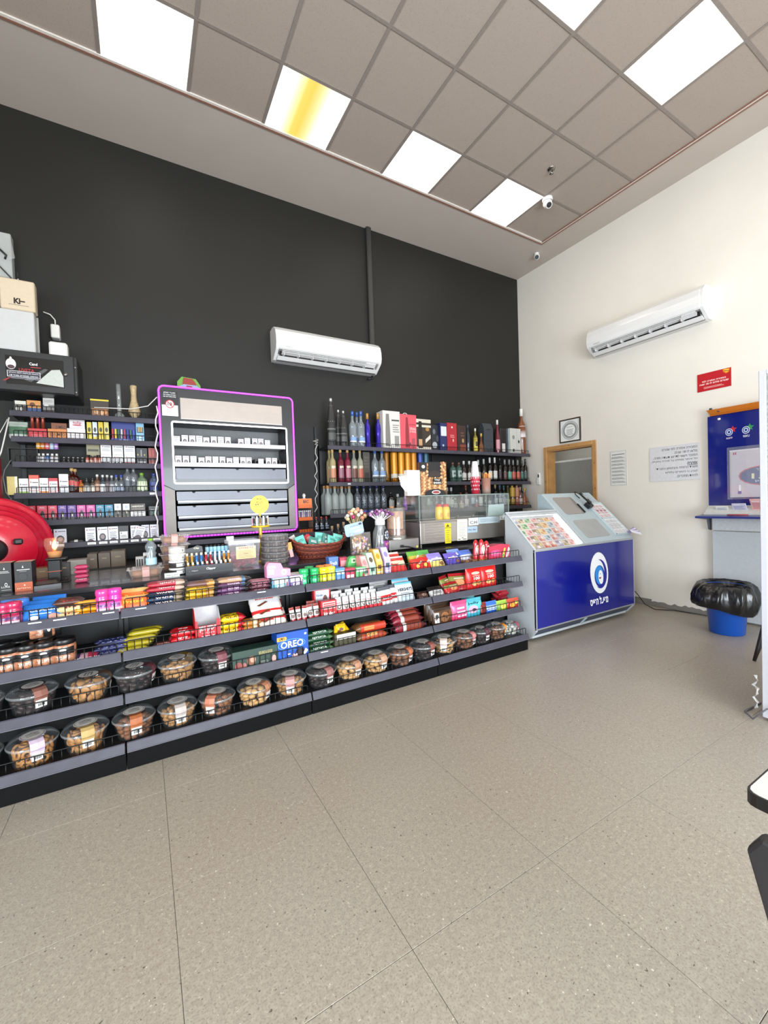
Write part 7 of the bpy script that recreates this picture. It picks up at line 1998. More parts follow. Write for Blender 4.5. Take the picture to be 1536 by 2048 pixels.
for k,(u,y_)in enumerate(((878,YF+0.10),(892,YF+0.09))):
 p=at(u,1030,y_)
 R,H=0.038,at(u,1008,y_).z-(zl-0.012)
 q=thing('mustard_bottle','yellow squeeze bottle with a red top in the glass case, %s of two'%ORD[k],'bottle',(p.x,y_,zl-0.012),group='yellow squeeze bottles')
 ob('bottle_body',MB().lathe([(0,0),(R*0.9,0),(R,0.006),(R,H*0.6),(R*0.9,H*0.78),(R*0.75,H*0.84)],M('e0b81c',0.35,0,0.04,coat=0.2),22),q)
 ob('cap',MB().lathe([(R*0.78,H*0.83),(R*0.8,H*0.97),(R*0.6,H),(0,H)],M('b8281c',0.35),18),q)
 mb=MB().lathe([(R*1.012,H*0.2),(R*1.012,H*0.45)],F('c98a1a'),8,a0=-PI/2-0.4,a1=-PI/2+0.4)
 ob('paper_label',mb,q)
for k,(u,v)in enumerate(((914,1026),(945,1024))):
 p=at(u,v,YF+0.12)
 tag(ob('spoon',MB().tube([(p.x,YF+0.10,zl+0.02),(p.x+0.05,YF+0.2,zl-0.006)],0.004,M('c9c4be',0.25,0.7),6)),'small steel spoon handle sticking out of the chiller well, %s'%('beside the squeeze bottles' if k==0 else 'above the paper note'),'spoon')
 # ---- things standing on the glass top
ZT=zg+0.006
xc,w_,h_=place(837,891,924,ZT,-1.40)
t=thing('nut_bag_display','tall pistachio bag shaped card display with a black window on the chiller glass','display',(xc,-1.38,ZT))
ob('card_board',MB().prism([(-w_/2,0),(w_/2,0),(w_/2,h_),(w_/2-0.045,h_),(w_/2-0.05,h_*0.97),(-w_/2+0.06,h_*0.98),(-w_/2,h_*0.98)],'y',-0.03,0.0,F('6a4630')),t)
mb=MB()
nf=front_fn(w_,-0.03)
rnd=random.Random(2)
art(mb,[('r',0.3,0.55,0.8,1,'171617'),('c',0.55,0.62,0.22,0.12,'2e2320')],nf,w_,h_)
k=0
for r_ in range(19):
 for c_ in range(10):
  fx,fz=(c_+0.5+0.35*(r_%2))/10.6,(r_+0.5)/19
  if 0.33<fx<0.76 and fz>0.52 or fz<0.17 and abs(fx-0.55)<0.4 or fx<0.25 and fz>0.7:
   continue
  a0=rnd.uniform(-0.9,0.9)
  col=('c0905e','a8744a','d0a878','8a5a38')[k%4]
  k+=1
  mb.quad([nf((fx+0.05*math.cos(q)*math.cos(a0)-0.033*math.sin(q)*math.sin(a0))*w_,(fz+(0.05*math.cos(q)*math.sin(a0)+0.033*math.sin(q)*math.cos(a0))*w_/h_*1.1)*h_,0.0012+0.00003*k)for q in [2*PI*i/10 for i in range(10)]],F(col))
art(mb,[('c',0.55,0.02,0.4,0.17,'171617'),('c',0.57,0.09,0.16,0.06,'d9cfcc'),('c',0.57,0.09,0.13,0.04,'8a3a3a'),('r',0.46,0.32,0.78,0.50,'171617'),('t',heb('קלוי'),0.62,0.455,0.2,0.05,'f0e9e0'),('t',heb('בוטנים'),0.62,0.37,0.28,0.055,'f0e9e0'),('p',[(0.0,0.72),(0.22,0.72),(0.26,0.98),(0.0,0.98)],'171617'),('c',0.12,0.85,0.06,0.05,'e3dcd6')],lambda a_,b_,l:nf(a_,b_,0.007+l)if b_>=0 else nf(a_,0,0.007+l),w_,h_)
ob('print',mb,t)
xc,w_,h_=place(809,841,940,ZT,-1.44)
t=thing('napkin_stack','stack of white paper bags with torn ends beside the pistachio display','paper bag',(xc,-1.40,ZT))
PW=M('e6dfd6',0.7,0,0.03)
ob('paper_sheets',MB().box(-w_*0.30,w_/2,-0.03,0.03,0,h_,PW,0.003),t)
mb=MB()
rnd=random.Random(6)
for k in range(5):
 y_=-0.028+0.012*k
 z0_=h_*(0.15+0.1*k)
 mb.add([(-w_*0.30,y_,z0_+h_*0.25),(-w_*0.30,y_,z0_),(-w_*0.5,y_-0.01,z0_-0.01+0.02*rnd.random()),(-w_*0.66,y_-0.005,z0_+0.02+0.03*rnd.random()),(-w_*0.55,y_,z0_+h_*0.2),(-w_*0.7,y_,z0_+h_*0.24)],[(0,1,2,4),(2,3,4),(3,5,4)],PW)
ob('torn_edge',mb,t)
p=at(951,985,-1.40)
R1=0.046
t=thing('paper_cup_stack','stack of white cups in a red patterned paper cup on the chiller glass','cup stack',(p.x,-1.40,ZT))
hc=at(951,954,-1.40).z-ZT
ob('red_cup',MB().lathe([(0,0.0),(R1*0.86,0.0),(R1*1.05,hc)],M('b0283a',0.5,0,0.05),28),t)
mb=MB()
for r_ in range(4):
 for k in range(13):
  q=2*PI*(k+0.5*(r_%2))/13
  zz=hc*(0.28+0.22*r_)
  rr=R1*(0.86+0.19*zz/hc)*1.012
  mb.add([(rr*math.cos(q+0.13*math.cos(s_)),rr*math.sin(q+0.13*math.cos(s_)),zz+0.008*math.sin(s_))for s_ in [2*PI*i/10 for i in range(10)]],[list(range(10))],F(('d9c4c4','c9848c','e6dcda')[(k+r_)%3]))
ob('dot_print',mb,t,kind='stuff')
ht=at(951,923,-1.40).z-ZT
mb=MB()
pr_=[(R1*0.99,hc*0.9)]
for k in range(7):
 z1_=hc*1.02+(ht-hc*1.02)*k/7
 ra=R1*(0.93-0.36*k/7)
 pr_+=[(ra,z1_),(ra*1.03,z1_+0.002),(ra*1.03,z1_+0.004),(ra,z1_+0.005)]
mb.lathe(pr_+[(R1*0.55,ht)],M('d6d3d0',0.45),24)
mb.lathe([(R1*0.56,ht),(0,ht)],M('d6d3d0',0.45),24)
ob('white_cup',mb,t)
p=at(975,985,-1.40)
R1=0.044
hc=at(975,956,-1.40).z-ZT
t=thing('stirrer_pot','brown paper pot beside the cup stack, holding orange stirrers','pot',(p.x+0.012,-1.37,ZT))
ob('pot_body',MB().lathe([(0,0),(R1,0),(R1,hc*0.3,M('8a7468',0.5)),(R1,hc,M('946a5c',0.5)),(R1*0.95,hc),(R1*0.95,0.004),(0,0.004)],M('8a7468',0.5),26),t)
px_=p.x+0.012
for k in range(16):
 q=k*2.4
 f_=math.sqrt((k+0.5)/16)
 x_,y_=R1*0.8*f_*math.cos(q),R1*0.8*f_*math.sin(q)
 s_=thing('stirrer','orange flat stirrer, %s from the centre of the brown pot'%ORD[k],'stirrer',(px_+x_*0.8,-1.37+y_*0.8,ZT+0.006),(y_*-4,x_*5,q),'orange stirrers in the brown pot')
 ob('spoon_blade',cached(('stir',k%2),lambda:MB().box(-0.003,0.003,-0.001,0.001,0,hc+0.01,M('d98a3a',0.4)).box(-0.0065,0.0065,-0.001,0.001,hc+0.01,hc+(0.052 if k%2 else 0.04),M('e09a58' if k%2 else 'd9843a',0.4),0.0009).mesh('spoon_blade')),s_)
 # ---- kiosk goods: tickets in the lit case, slips, scanner
def on_slope(name,label,cat,x,s_,h_,group=None,rot=0.0):
 o=thing(name,label,cat,group=group)
 mtx=Matrix.Translation((kc,0,0))@sl@Matrix.Translation((x,s_,h_))@Matrix.Rotation(rot,4,'Z')
 o.location,o.rotation_euler=mtx.to_translation(),mtx.to_euler()
 return o
rnd=random.Random(8)
PAL=[('e6dcd8','8a6a4a','c9b04a'),('b8503a','d9a08a','e6dcd4'),('5a9a4a','c9d9b0','3a7a3a'),('d9962a','f0d090','b8702a'),('c9c4d4','8a84a8','e6e3ec'),('d98a84','ecc4be','c05a5a'),('8a9aa8','d0d8de','5a6a7a'),('a88a5a','e0d0b0','6a4a2a')]
ax0,ax1=KX0-kc+0.035,-1.40-kc-0.045
nc,nr=7,5
cw,chh=(ax1-ax0)/nc,0.40/nr
HE=[heb('מזל'),heb('זכייה'),heb('חיש גד'),'777',heb('לוטו'),heb('כסף')]
for r_ in range(nr):
 for c_ in range(nc):
  k=(c_*3+r_*5)%8
  if c_ in (1,2)and r_<2:
   k=1 if c_==2 else 0
  if c_==6:
   k=5
  pal=PAL[k]
  w2,h2=cw*0.97,chh*0.97
  o=on_slope('lottery_ticket','scratch ticket in the lit case, row %s from the front, %s across'%(ORD[r_],ORD[c_]),'ticket',ax0+cw*(c_+0.5),0.035+chh*(r_+0.5),-0.0445,'scratch tickets in the lit case',rnd.uniform(-0.03,0.03))
  mb=MB().box(-w2/2,w2/2,-h2/2,h2/2,0,0.0015,F('e3dedc'))
  art(mb,[('r',0.03,0.03,0.97,0.97,pal[1]),('l',0.5,0.1,0.92,0.4,3,pal[0]),('r',0.08,0.1,0.46,0.5,pal[0]),('c',0.7,0.62,0.2,0.25,pal[2]),('t',HE[(r_+c_)%6],0.36,0.74,0.5,0.28,pal[0]if k not in (0,4)else '8a4a4a')],lambda x_,y_,l:(x_-w2/2,y_-h2/2,0.0016+l),w2,h2)
  ob('ticket_card',mb,o)
tx0=-1.40-kc+0.592
for r_ in range(2):
 for k in range(3):
  o=on_slope('slip_bundle','bundle of red and white betting slips in the kiosk tray, %s bay, %s'%('upper' if r_ else 'lower',ORD[k]),'betting slips',tx0+0.033+0.066*k,0.30+0.0 if r_ else 0.07,0.0165,'betting slips in the kiosk tray')
  hh2=0.2
  mb=MB().box(-0.028,0.028,0,hh2,0,0.008,F('e0dcdc'))
  art(mb,[('l',0.05,0.04+0.24*i,0.95,0.22+0.24*i,3,('b85a62' if r_ else '9a98a0'))for i in range(4)]+[('r',0.1,0.46,0.9,0.54,'8a3a4a' if r_ else 'b9b6bc')],lambda x_,y_,l:(x_-0.028,y_,0.0082+l),0.056,hh2)
  ob('paper_slips',mb,o)
o=on_slope('slip_fan','loose fan of white and violet slips at the outer kiosk corner','betting slips',KX1-kc-0.06,0.05,0.03)
for k in range(6):
 ob('paper_slip',MB().box(0,0.15,-0.02,0.02,0.002*k,0.002*k+0.001,F('d9d6e2' if k%2 else '8a7aa8')),o,(0,0,0.004*k),(0,-0.15+0.03*k,0.25-0.12*k))
o=on_slope('barcode_scanner','black handheld scanner in its holder on the kiosk panel','scanner',-1.40-kc+0.545,0.50,0.005,rot=0.12)
ob('holder',MB().box(-0.03,0.05,-0.05,0.02,0,0.05,BLK,0.006),o)
ob('scanner_body',MB().box(-0.02,0.02,-0.02,0.15,0.052,0.075,BLK,0.006),o)
ob('display',MB().box(-0.014,0.014,0.04,0.11,0.075,0.0765,M('9aa09c',0.2)),o)
ob('lead_loop',MB().tube([(-0.03,0.10,0.03),(-0.055,0.15,0.04),(-0.045,0.185,0.05),(-0.02,0.18,0.05),(-0.02,0.13,0.06)],0.006,BLK,6),o)
# ==== goods on the wall shelves
FRST=M('9aa09c',0.4,0,0.05,alpha=0.8)
CLR=G('b4bec4',0.34,0.03)
CLR2=G('9aa0a4',0.26,0.03)
YB1=-0.15
# ---- top tier of the bottle shelves
T1,T2,T3=RZ
GC=M('6a6a68',0.35,0.2,0.1,coat=0.2)
for k,(u,vt,R,y)in enumerate(((661,797,0.058,-0.18),(676,820,0.045,-0.16),(686,822,0.045,-0.24))):
 bottle(('tallest grey cone shaped bottle with a silver tip on the top tier','smaller grey cone bottle behind the tall one','smaller grey cone bottle in front, beside the clear bottles')[k],u,vt,T1,y,R,'cone',M('2a2a2a',0.3,0.1,0.1,coat=0.3),M('c9c9c6',0.2,0.5),[(0.52,0.86,'8a8986',180),(0.36,0.39,'6a6966',120),(0.16,0.30,'4a4a48',60)],sy=0.7,cz0=0.93)
for k,(u,y)in enumerate(((704,-0.19),(713,-0.10),(721,-0.19))):
 bottle('clear bottle with a blue cap, %s of three on the top tier'%ORD[k],u,823+2*(k==1),T1,y,0.043,'vodka',CLR,'3a5aa8',[(0.16,0.20,'d9dee4'),(0.20,0.30,'7a98c4',60)],group='clear bottles with blue caps, top tier')
for k,u in enumerate((734,755)):
 bottle('shiny violet hourglass bottle with a gold stopper, %s of two'%ORD[k],u,827,T1,-0.18,0.038,'hour',M('3a2aa8',0.12,0.6,0.1,coat=0.5),'b08040',group='violet hourglass bottles',capr=1.4)
BG=lambda x0,x1,c_:[('p',[(x0,0.08),(x1,0.08),(x1-0.02,0.55),(x1-0.05,0.8),(x1-0.06,0.92),(x0+0.06,0.92),(x0+0.05,0.8),(x0+0.02,0.55)],c_)]
carton('tall white gift box with grey bottle pictures','gift box',765,799,822,T1,-0.25,0.15,'d2cdc6',BG(0.12,0.42,'77736f')+[('r',0.66,0.08,0.92,0.36,'8a8682'),('r',0.5,0.74,0.95,0.78,'4a4644'),('l',0.56,0.45,0.95,0.68,4,'8a8682')],name='gift_box')
t=carton('tall coral red gift box with a white carry handle','gift box',799,832,829,T1,-0.25,0.13,'d9505c',BG(0.3,0.55,'8a2c36')+[('r',0.7,0.06,0.88,0.34,'9a4a54'),('c',0.58,0.17,0.06,0.05,'6a3a44'),('t','STRONG',0.77,0.6,0.38,0.08,'ecc4c4'),('t','BY WATER',0.77,0.52,0.38,0.05,'ecc4c4'),('l',0.55,0.7,0.95,0.78,1,'b8404c')],name='gift_box')
zt_=t.children[0].dimensions.z
ob('carry_handle',MB().tube([(-0.035*math.cos(q),0,zt_+0.03*math.sin(q))for q in [PI*i/8 for i in range(9)]],0.004,WP,6),t)
carton('black gift box with cream bands and a bottle picture','gift box',832,861,838,T1,-0.25,0.11,'35291f',[('r',0,0.88,1,0.99,'d0c8b8'),('r',0,0.74,1,0.81,'d0c8b8'),('r',0,0.02,1,0.12,'d0c8b8')]+BG(0.1,0.42,'16120f')+[('r',0.14,0.14,0.38,0.36,'b9906a'),('p',[(0.6,0.24),(0.96,0.4),(0.96,0.52),(0.6,0.36)],'cfc9bd'),('c',0.75,0.68,0.13,0.06,'a8783a')],name='gift_box')
carton('small dark pack with glossy round pictures','gift box',862,878,850,T1,-0.2,0.09,'22242a',[('c',0.35,0.75,0.16,0.1,'6a6e74'),('c',0.4,0.25,0.3,0.12,'a9adb2'),('c',0.75,0.5,0.15,0.12,'4a5058')],name='gift_box')
carton('navy blue tall bottle carton with a white panel','gift box',880,893,846,T1,-0.24,0.09,'20285a',[('r',0.1,0.55,0.95,0.88,'d2d4d8'),('c',0.4,0.22,0.14,0.04,'a8b0c8')],name='gift_box')
carton('bright red tall bottle carton on the top tier','gift box',894,913,846,T1,-0.25,0.09,'a8202c',[('c',0.5,0.85,0.09,0.035,'e6c4bc'),('l',0.3,0.5,0.75,0.62,2,'d98a84'),('c',0.6,0.4,0.08,0.06,'c9a08a')],name='gift_box')
carton('dark brown bottle carton with a bronze foot','gift box',914,931,851,T1,-0.22,0.09,'35211c',[('r',0.3,0.0,1,0.3,'7a3a2a'),('c',0.65,0.44,0.12,0.08,'b08a5a'),('l',0.4,0.6,0.8,0.8,2,'6a4a3a')],name='gift_box')
bottle('slim dark bottle wrapped in pale dots beside the brown carton',935,850,T1,-0.2,0.026,'wine','26303c','2c3a50',[(0.35,0.75,'4a5260',50)])
bottle('yellow labelled liqueur bottle with a white cap',950,857,T1,-0.2,0.032,'vodka','7a6a24','d8d4c8',[(0.1,0.60,'d0bc4a',90),(0.28,0.46,'4a4220',40)])
bottle('short bell shaped cognac bottle with a gold cap',962,867,T1,-0.2,0.045,'decanter','6a3a1c','b8a040',[(0.06,0.22,'7a4a2a',60)],sy=0.6)
t=carton('slate grey house shaped gift bag with a handle slot','gift bag',968,986,858,T1,-0.23,0.11,'363b42',[('r',0.0,0.50,1,0.51,'1d2024'),('r',0.3,0.96,0.7,1.0,'16181b')],name='gift_bag')
h_=t.children[0].dimensions.z
w_=t.children[0].dimensions.x
ob('gable_top',MB().prism([(-0.055,h_),(0.055,h_),(0.015,h_+0.085),(-0.015,h_+0.085)],'x',-w_/2,w_/2,F('363b42')),t)
bottle('slim rose wine bottle with a white cap on the top tier',994,840,T1,-0.2,0.034,'champ','6a2a34','e3dcd8',[(0.12,0.42,'c08a92',80)])
carton('dark box with a wine bottle picture','gift box',999,1013,857,T1,-0.22,0.09,'2a1c1e',BG(0.2,0.85,'120c0d')+[('r',0.3,0.1,0.75,0.42,'d2cdc8')],name='gift_box')
carton('small slate blue carton next to the silver box','gift box',1013,1020,857,T1,-0.2,0.08,'4a5866',[('c',0.5,0.4,0.3,0.1,'2a3440')],name='gift_box')
carton('silver white wine carton with black seals','gift box',1020,1041,857,T1,-0.24,0.09,'c4c4be',[('r',0.6,0,0.62,1,'9a9a95'),('c',0.8,0.5,0.08,0.06,'2a2826'),('c',0.3,0.16,0.08,0.06,'2a2826'),('c',0.3,0.66,0.12,0.08,'8a8a86')],name='gift_box')
bottle('very large rose wine bottle with a white cap at the wall end',1042,818,T1,-0.19,0.058,'wine','7a4426','e3dfd8',[(0.38,0.62,'d9cfd0',80),(0.0,0.34,'3a2018',180)],n=26)
# ---- second tier
for k,(u,c_,f_,b2,lb)in enumerate(((664,'a89a70',None,'b9785a','peach flavoured'),(658,'a89a70',None,'b9785a','rear peach flavoured'),(680,'6a1c30',None,'8a5a68','dark red berry'),(694,'7a2038',None,'a86a78','second dark red berry'),(707,'8a8a80',None,'6a3a30','strawberry picture'),(719,'9a9a84',None,'b8604a','watermelon picture'))):
 bottle('%s spirit bottle with a wooden topped cap, second tier'%lb,u,897 if k!=1 else 899,T2,-0.2 if k!=1 else -0.1,0.038,'vodka',M(c_,0.12,0,0.05,coat=0.4,alpha=0.88),'c9a468',[(0.14,0.42,b2,55),(0.44,0.5,'c9bca8',40)],group='flavoured spirit bottles, second tier')
carton('brown paper bottle bag with a folded pointed top','gift bag',726,739,904,T2,-0.22,0.07,'4a4540',[('r',0.15,0.0,0.85,0.35,'2c2927'),('l',0.15,0.5,0.85,0.9,4,'5a544e')],name='gift_bag')
for k,u in enumerate((749,763)):
 bottle('clear bottle with a blue cap, %s of two on the second tier'%ORD[k],u,899,T2,-0.2,0.043,'vodka',CLR,'3a5aa8',[(0.2,0.24,'d9dee4'),(0.24,0.36,'7a98c4',60)],group='clear bottles with blue caps, second tier')
for k,(u,c_,y)in enumerate(((772,'8a5a14',-0.12),(787,'c9841c',-0.2),(801,'c9841c',-0.2),(814,'c47e1a',-0.2),(826,'bd7818',-0.2),(839,'3a4a8c',-0.14),(851,'2c5264',-0.14))):
 p=at(u,905,y)
 t=thing('bottle_tube',('dark amber round bottle tube behind the bright ones','bright orange round bottle tube, first of four','bright orange round bottle tube, second of four','bright orange round bottle tube, third of four','bright orange round bottle tube, fourth, behind the paper bags','blue round bottle tube beside the orange ones','teal round bottle tube behind the pistachio display')[k],'bottle tube',(p.x,y,T2),group='round bottle tubes')
 H,R=p.z-T2,0.042
 ob('tube_body',MB().lathe([(0,0),(R,0),(R,H*0.16,M('b07018' if 0<k<5 else c_,0.25,0.3)),(R,H*0.30,M('c9c2b4' if 0<k<5 else c_,0.4)),(R,H,M(c_,0.25,0.3,0.05))],M(c_,0.25,0.3),24),t)
 ob('cap',MB().lathe([(R*1.01,H*0.97),(R*1.01,H),(0,H)],M(c_,0.3,0.3),24),t)
for k,u in enumerate((905,917)):
 bottle('square green gin bottle, %s of two on the second tier'%ORD[k],u,925,T2,-0.2,0.042,'gin',M('4a6a60',0.12,0,0.05,coat=0.4,alpha=0.8),'5a3a2c',[(0.3,0.6,'9aa8a4',50),(0.4,0.5,'3a4846',22)],group='square green gin bottles')
for k,u in enumerate((927,938)):
 bottle('dark wine bottle with a white cap and label, %s of two beside the gin'%ORD[k],u,922,T2,-0.2,0.036,'wine','2c2420','d2d0cc',[(0.12,0.44,'c4c2be',80)],group='white labelled wine bottles')
WN=[(956,920,'d0cecb','a8a6a2','hidden behind the cups'),(967,918,'b0aeac','4a4644','with a grey capsule'),(979,915,'d9d7d4','d0ceca','with a white capsule and label, first'),(989,915,'d9d7d4','d4d0cc','with a white capsule and label, second'),(999,915,'1c1a1c','2c2426','all black'),(1009,919,'8a8886','5a3a30','with a tall pale stripe'),(1018,919,'8a8886','5a9a84','with a turquoise label'),(1026,920,'8a8886','b0503e','with a rust label, first'),(1035,920,'8a8886','b0503e','with a rust label, second'),(1043,921,'3a4440','3a5a50','with a dark green label'),(1050,918,'2c2a2c','3a4a48','at the wall end')]
for k,(u,vt,cp_,lb_,nm)in enumerate(WN):
 bottle('dark wine bottle %s, second tier'%nm,u,vt,T2,-0.2 if k%2 or k>4 else -0.17,0.035,'wine','17120f',cp_,[(0.14,0.46,lb_,78)],cz0=0.76,capr=1.06)
 # ---- third tier
for k,(u,y)in enumerate(((655,-0.2),(669,-0.2),(683,-0.2),(698,-0.2),(648,-0.1),(661,-0.1),(676,-0.1),(691,-0.1))):
 bottle('frosted grey bottle with a copper cap, %s of four in the %s row'%(ORD[k%4],'front' if k<4 else 'rear'),u,970,T3,y,0.044,'vodka',FRST,'c08a50',group='frosted bottles with copper caps')
for k,u in enumerate((714,727,740,753,766)):
 bottle('clear cut glass bottle with a dark blue cap, %s of five'%ORD[k],u,970,T3,-0.2,0.042,'vodka',M('5a6068',0.08,0.1,0.7,90,alpha=0.75,bump=0.9,coat=0.4),'2c3260',[(0.04,0.10,'3a4aa0',70)],group='clear cut glass bottles')
for u,vt,R,st,g_,cp_,bd,lb in ((781,984,0.043,'gin','1c1614','1c1a1a',[(0.28,0.58,'8a8886',60)],'black square whiskey bottle with a grey label'),(795,988,0.04,'wine','231c1a','b0aeac',[(0.1,0.4,'6a5a4a',60)],'dark bottle with a silver cap beside the whiskey'),(810,992,0.028,'wine','7a2aa0','c9a8d8',[(0.1,0.5,'9a4ac0',80)],'small bright purple bottle behind the dispenser'),(824,985,0.04,'vodka','2a3844','6a7680',[(0.2,0.5,'4a5a68',60)],'slate bottle seen through the chiller glass'),(857,985,0.045,'gin','2a3a34','6a7a74',[(0.3,0.5,'4a5a54',60)],'dark green bottle behind the pistachio display'),(873,992,0.036,'vodka','2a2628','8a8886',[(0.4,0.75,'b9b6b4',60)],'black bottle with a pale swirl, first behind the squeeze bottles'),(884,993,0.036,'vodka','2a2628','8a8886',[(0.4,0.75,'c4c1bf',60)],'black bottle with a pale swirl, second behind the squeeze bottles'),(894,975,0.038,'wine','2a302c','a8aaa6',[(0.15,0.55,'a8aca8',70)],'dark bottle with a large pale label, third tier'),(902,975,0.036,'wine','26302a','d0d0cc',[(0.08,0.45,'a9b4a8',60)],'green bottle with a white capsule, third tier'),(910,996,0.036,'gin','303634','9a9c98',[(0.1,0.5,'a4aaa8',60)],'short bottle with a silvery label, third tier'),(921,985,0.042,'flask','4a2018','6a2a1c',[(0.05,0.35,'c0a888',70)],'amber whiskey bottle with a cream label, third tier'),(931,970,0.036,'wine','3a2220','8a4a3a',[(0.12,0.4,'b9a89a',60)],'brown bottle with a dark red cap, third tier'),(944,978,0.034,'wine','22262a','6a6e74',[(0.2,0.55,'8a98a4',70)],'dark bottle with a blue grey label, third tier'),(952,985,0.034,'wine','221a1a','3a3634',[(0.06,0.3,'9a3034',80)],'dark bottle with a red foot label, third tier'),(960,980,0.034,'wine','2a2e2a','4a4e4a',[(0.12,0.6,'b0b6b0',75)],'bottle with a tall pale green label, third tier'),(970,984,0.034,'wine','2a302c','5a5e5a',[(0.12,0.7,'b8bdb8',75)],'bottle with a long pale label behind the cups'),(978,985,0.034,'wine','20262c','8a8884',[(0.1,0.45,'a4acb0',70)],'dark bottle behind the stirrers, third tier'),(990,968,0.034,'wine','1c2220','c9a468',[(0.1,0.4,'9aa6a2',70)],'dark bottle with a gold capsule, third tier'),(999,970,0.034,'wine','1c2220','4a5a78',[(0.1,0.4,'a4b0ac',70)],'dark bottle with a blue capsule, third tier'),(1007,971,0.034,'wine','1c2a26','3a6a64',[(0.1,0.4,'8a9a94',70)],'dark bottle with a teal capsule, third tier'),(1015,971,0.034,'champ','4a4a28','5a5a3a',[(0.12,0.35,'a89a5a',70)],'olive sparkling wine bottle, third tier'),(1024,971,0.038,'champ','5a4a1c','c9a13a',[(0.46,0.9,'c9a13a',180),(0.12,0.36,'b89a4a',70)],'sparkling wine bottle with gold foil, third tier'),(1033,971,0.038,'champ','8a4a3a','c08468',[(0.46,0.9,'c08468',180),(0.12,0.36,'b87a6a',70)],'sparkling wine bottle with rose foil, third tier'),(1040,974,0.034,'wine','6a4434','b8988a',[(0.1,0.4,'c9bdb4',70)],'rose bottle with a pale label, third tier'),(1049,976,0.055,'decanter','8a5034','c9a44a',[(0.05,0.2,'9a6a44',60)],'wide bellied rose decanter at the wall end, third tier')):
 bottle(lb,u,vt,T3,-0.19,R,st,g_,cp_,bd,sy=0.7 if st=='decanter' else 1.0)
p=at(1056,1005,-0.2)
t=thing('corkscrew_stand','dark twisted ornament bottle beside the rose decanter','ornament',(-0.20,-0.12,T3))
ob('ornament_body',MB().lathe([(0,0),(0.03,0),(0.034,0.06),(0.012,0.10),(0.014,0.15),(0,0.152)],M('5a3a28',0.25,0,0.1,coat=0.3),14),t)
ob('twig',MB().tube([(0,0,0.14),(0.015,-0.02,0.17),(0.04,-0.02,0.175),(0.055,-0.01,0.22)],0.009,M('231a16',0.5),6),t)
# ---- goods on the middle shelf beside the cabinet
zm=MZ
p=at(612,1050,-0.33)
t=thing('lighter_rack','orange lighter vending rack beside the neon cabinet','rack',(p.x-0.0,-0.27,zm))
OR=M('d2601c',0.4,0,0.05)
hr=at(612,997,-0.33).z-zm
for k in range(3):
 z0_=hr*(0.0,0.36,0.72)[k]
 ob('tier',MB().box(-0.075,0.075,-0.06,0.06,z0_,z0_+hr*0.10,OR,0.002),t)
ob('header_card',MB().box(-0.075,0.075,-0.055,-0.05,hr*0.82,hr*1.0,F('d9702a')),t)
ob('side_panel',MB().box(-0.078,-0.075,-0.06,0.06,0,hr*0.95,G('d9b8a0',0.35)).box(0.075,0.078,-0.06,0.06,0,hr*0.95,G('d9b8a0',0.35)),t)
mb=MB()
put_text(mb,'BIC',0.01,hr*0.91,0.06,hr*0.09,F('4a1a14'),lambda a_,b_:(a_,-0.0555,b_),0.03)
ob('lettering',mb,t)
for k in range(7):
 lighter('lighter in the orange rack, %s of the middle tier'%ORD[k],p.x-0.06+0.02*k,-0.30,zm+hr*0.46,('b9b4c0','8a6a9a','c9c4bc','a8a0b0','6a6a9a','c4b0a8','9a94a8')[k],'lighters in the orange rack')
t=thing('small_figure','small white ornament on top of the orange lighter rack','ornament',(p.x+0.02,-0.24,zm+hr*0.95))
ob('figure_body',MB().lathe([(0,-hr*0.13),(0.022,-hr*0.13),(0.02,0.02),(0.012,0.03),(0.02,0.05),(0.012,0.07),(0,0.074)],M('d9d5d0',0.4),14),t)
for k,u in enumerate((632,642,652)):
 bottle('small dark soda bottle with a red cap, %s of three beside the lighter rack'%ORD[k],u,1024,zm,-0.33,0.026,'wine','14181f','a83a34',[(0.2,0.45,'8a94a8',50)],group='small dark soda bottles',H=0.165)
for k,u in enumerate((664,676,687)):
 bottle('dark bottle with a wooden cap standing low behind the basket, %s'%ORD[k],u,1052-4*k,0.90,-0.98,0.03,'wine','1a1614','a88a6a',[(0.3,0.5,'4a4440',60)],group='dark bottles behind the basket')
t=thing('toy_box','small green, red and blue toy truck packs on top of the neon cabinet','toy',(at(378,770,-0.22).x,-0.22,CZ1))
GT,RT,BT=F('6a9a3a'),F('8c2a20'),F('8a9ab8')
ob('card_back',MB().prism([(-0.10,0),(0.10,0),(0.10,0.07),(0.06,0.13),(-0.06,0.14),(-0.10,0.09)],'y',0.0,0.004,GT),t)
ob('truck_cab',MB().prism([(-0.055,0.06),(0.065,0.05),(0.06,0.08),(0.03,0.122),(-0.045,0.128)],'y',-0.02,0.0,RT),t)
ob('truck_body',MB().prism([(-0.09,0.0),(0.11,0.0),(0.11,0.03),(0.06,0.06),(-0.05,0.062),(-0.09,0.04)],'y',-0.035,-0.005,BT),t)
ob('window',MB().prism([(-0.03,0.025),(0.03,0.02),(0.02,0.05),(-0.025,0.052)],'y',-0.037,-0.035,RT),t)
for x_ in (-0.08,0.085):
 ob('wheel',MB().cyl(0.02,-0.04,-0.03,M('2a3a24',0.5),14,(x_,0,0.072),'y'),t)
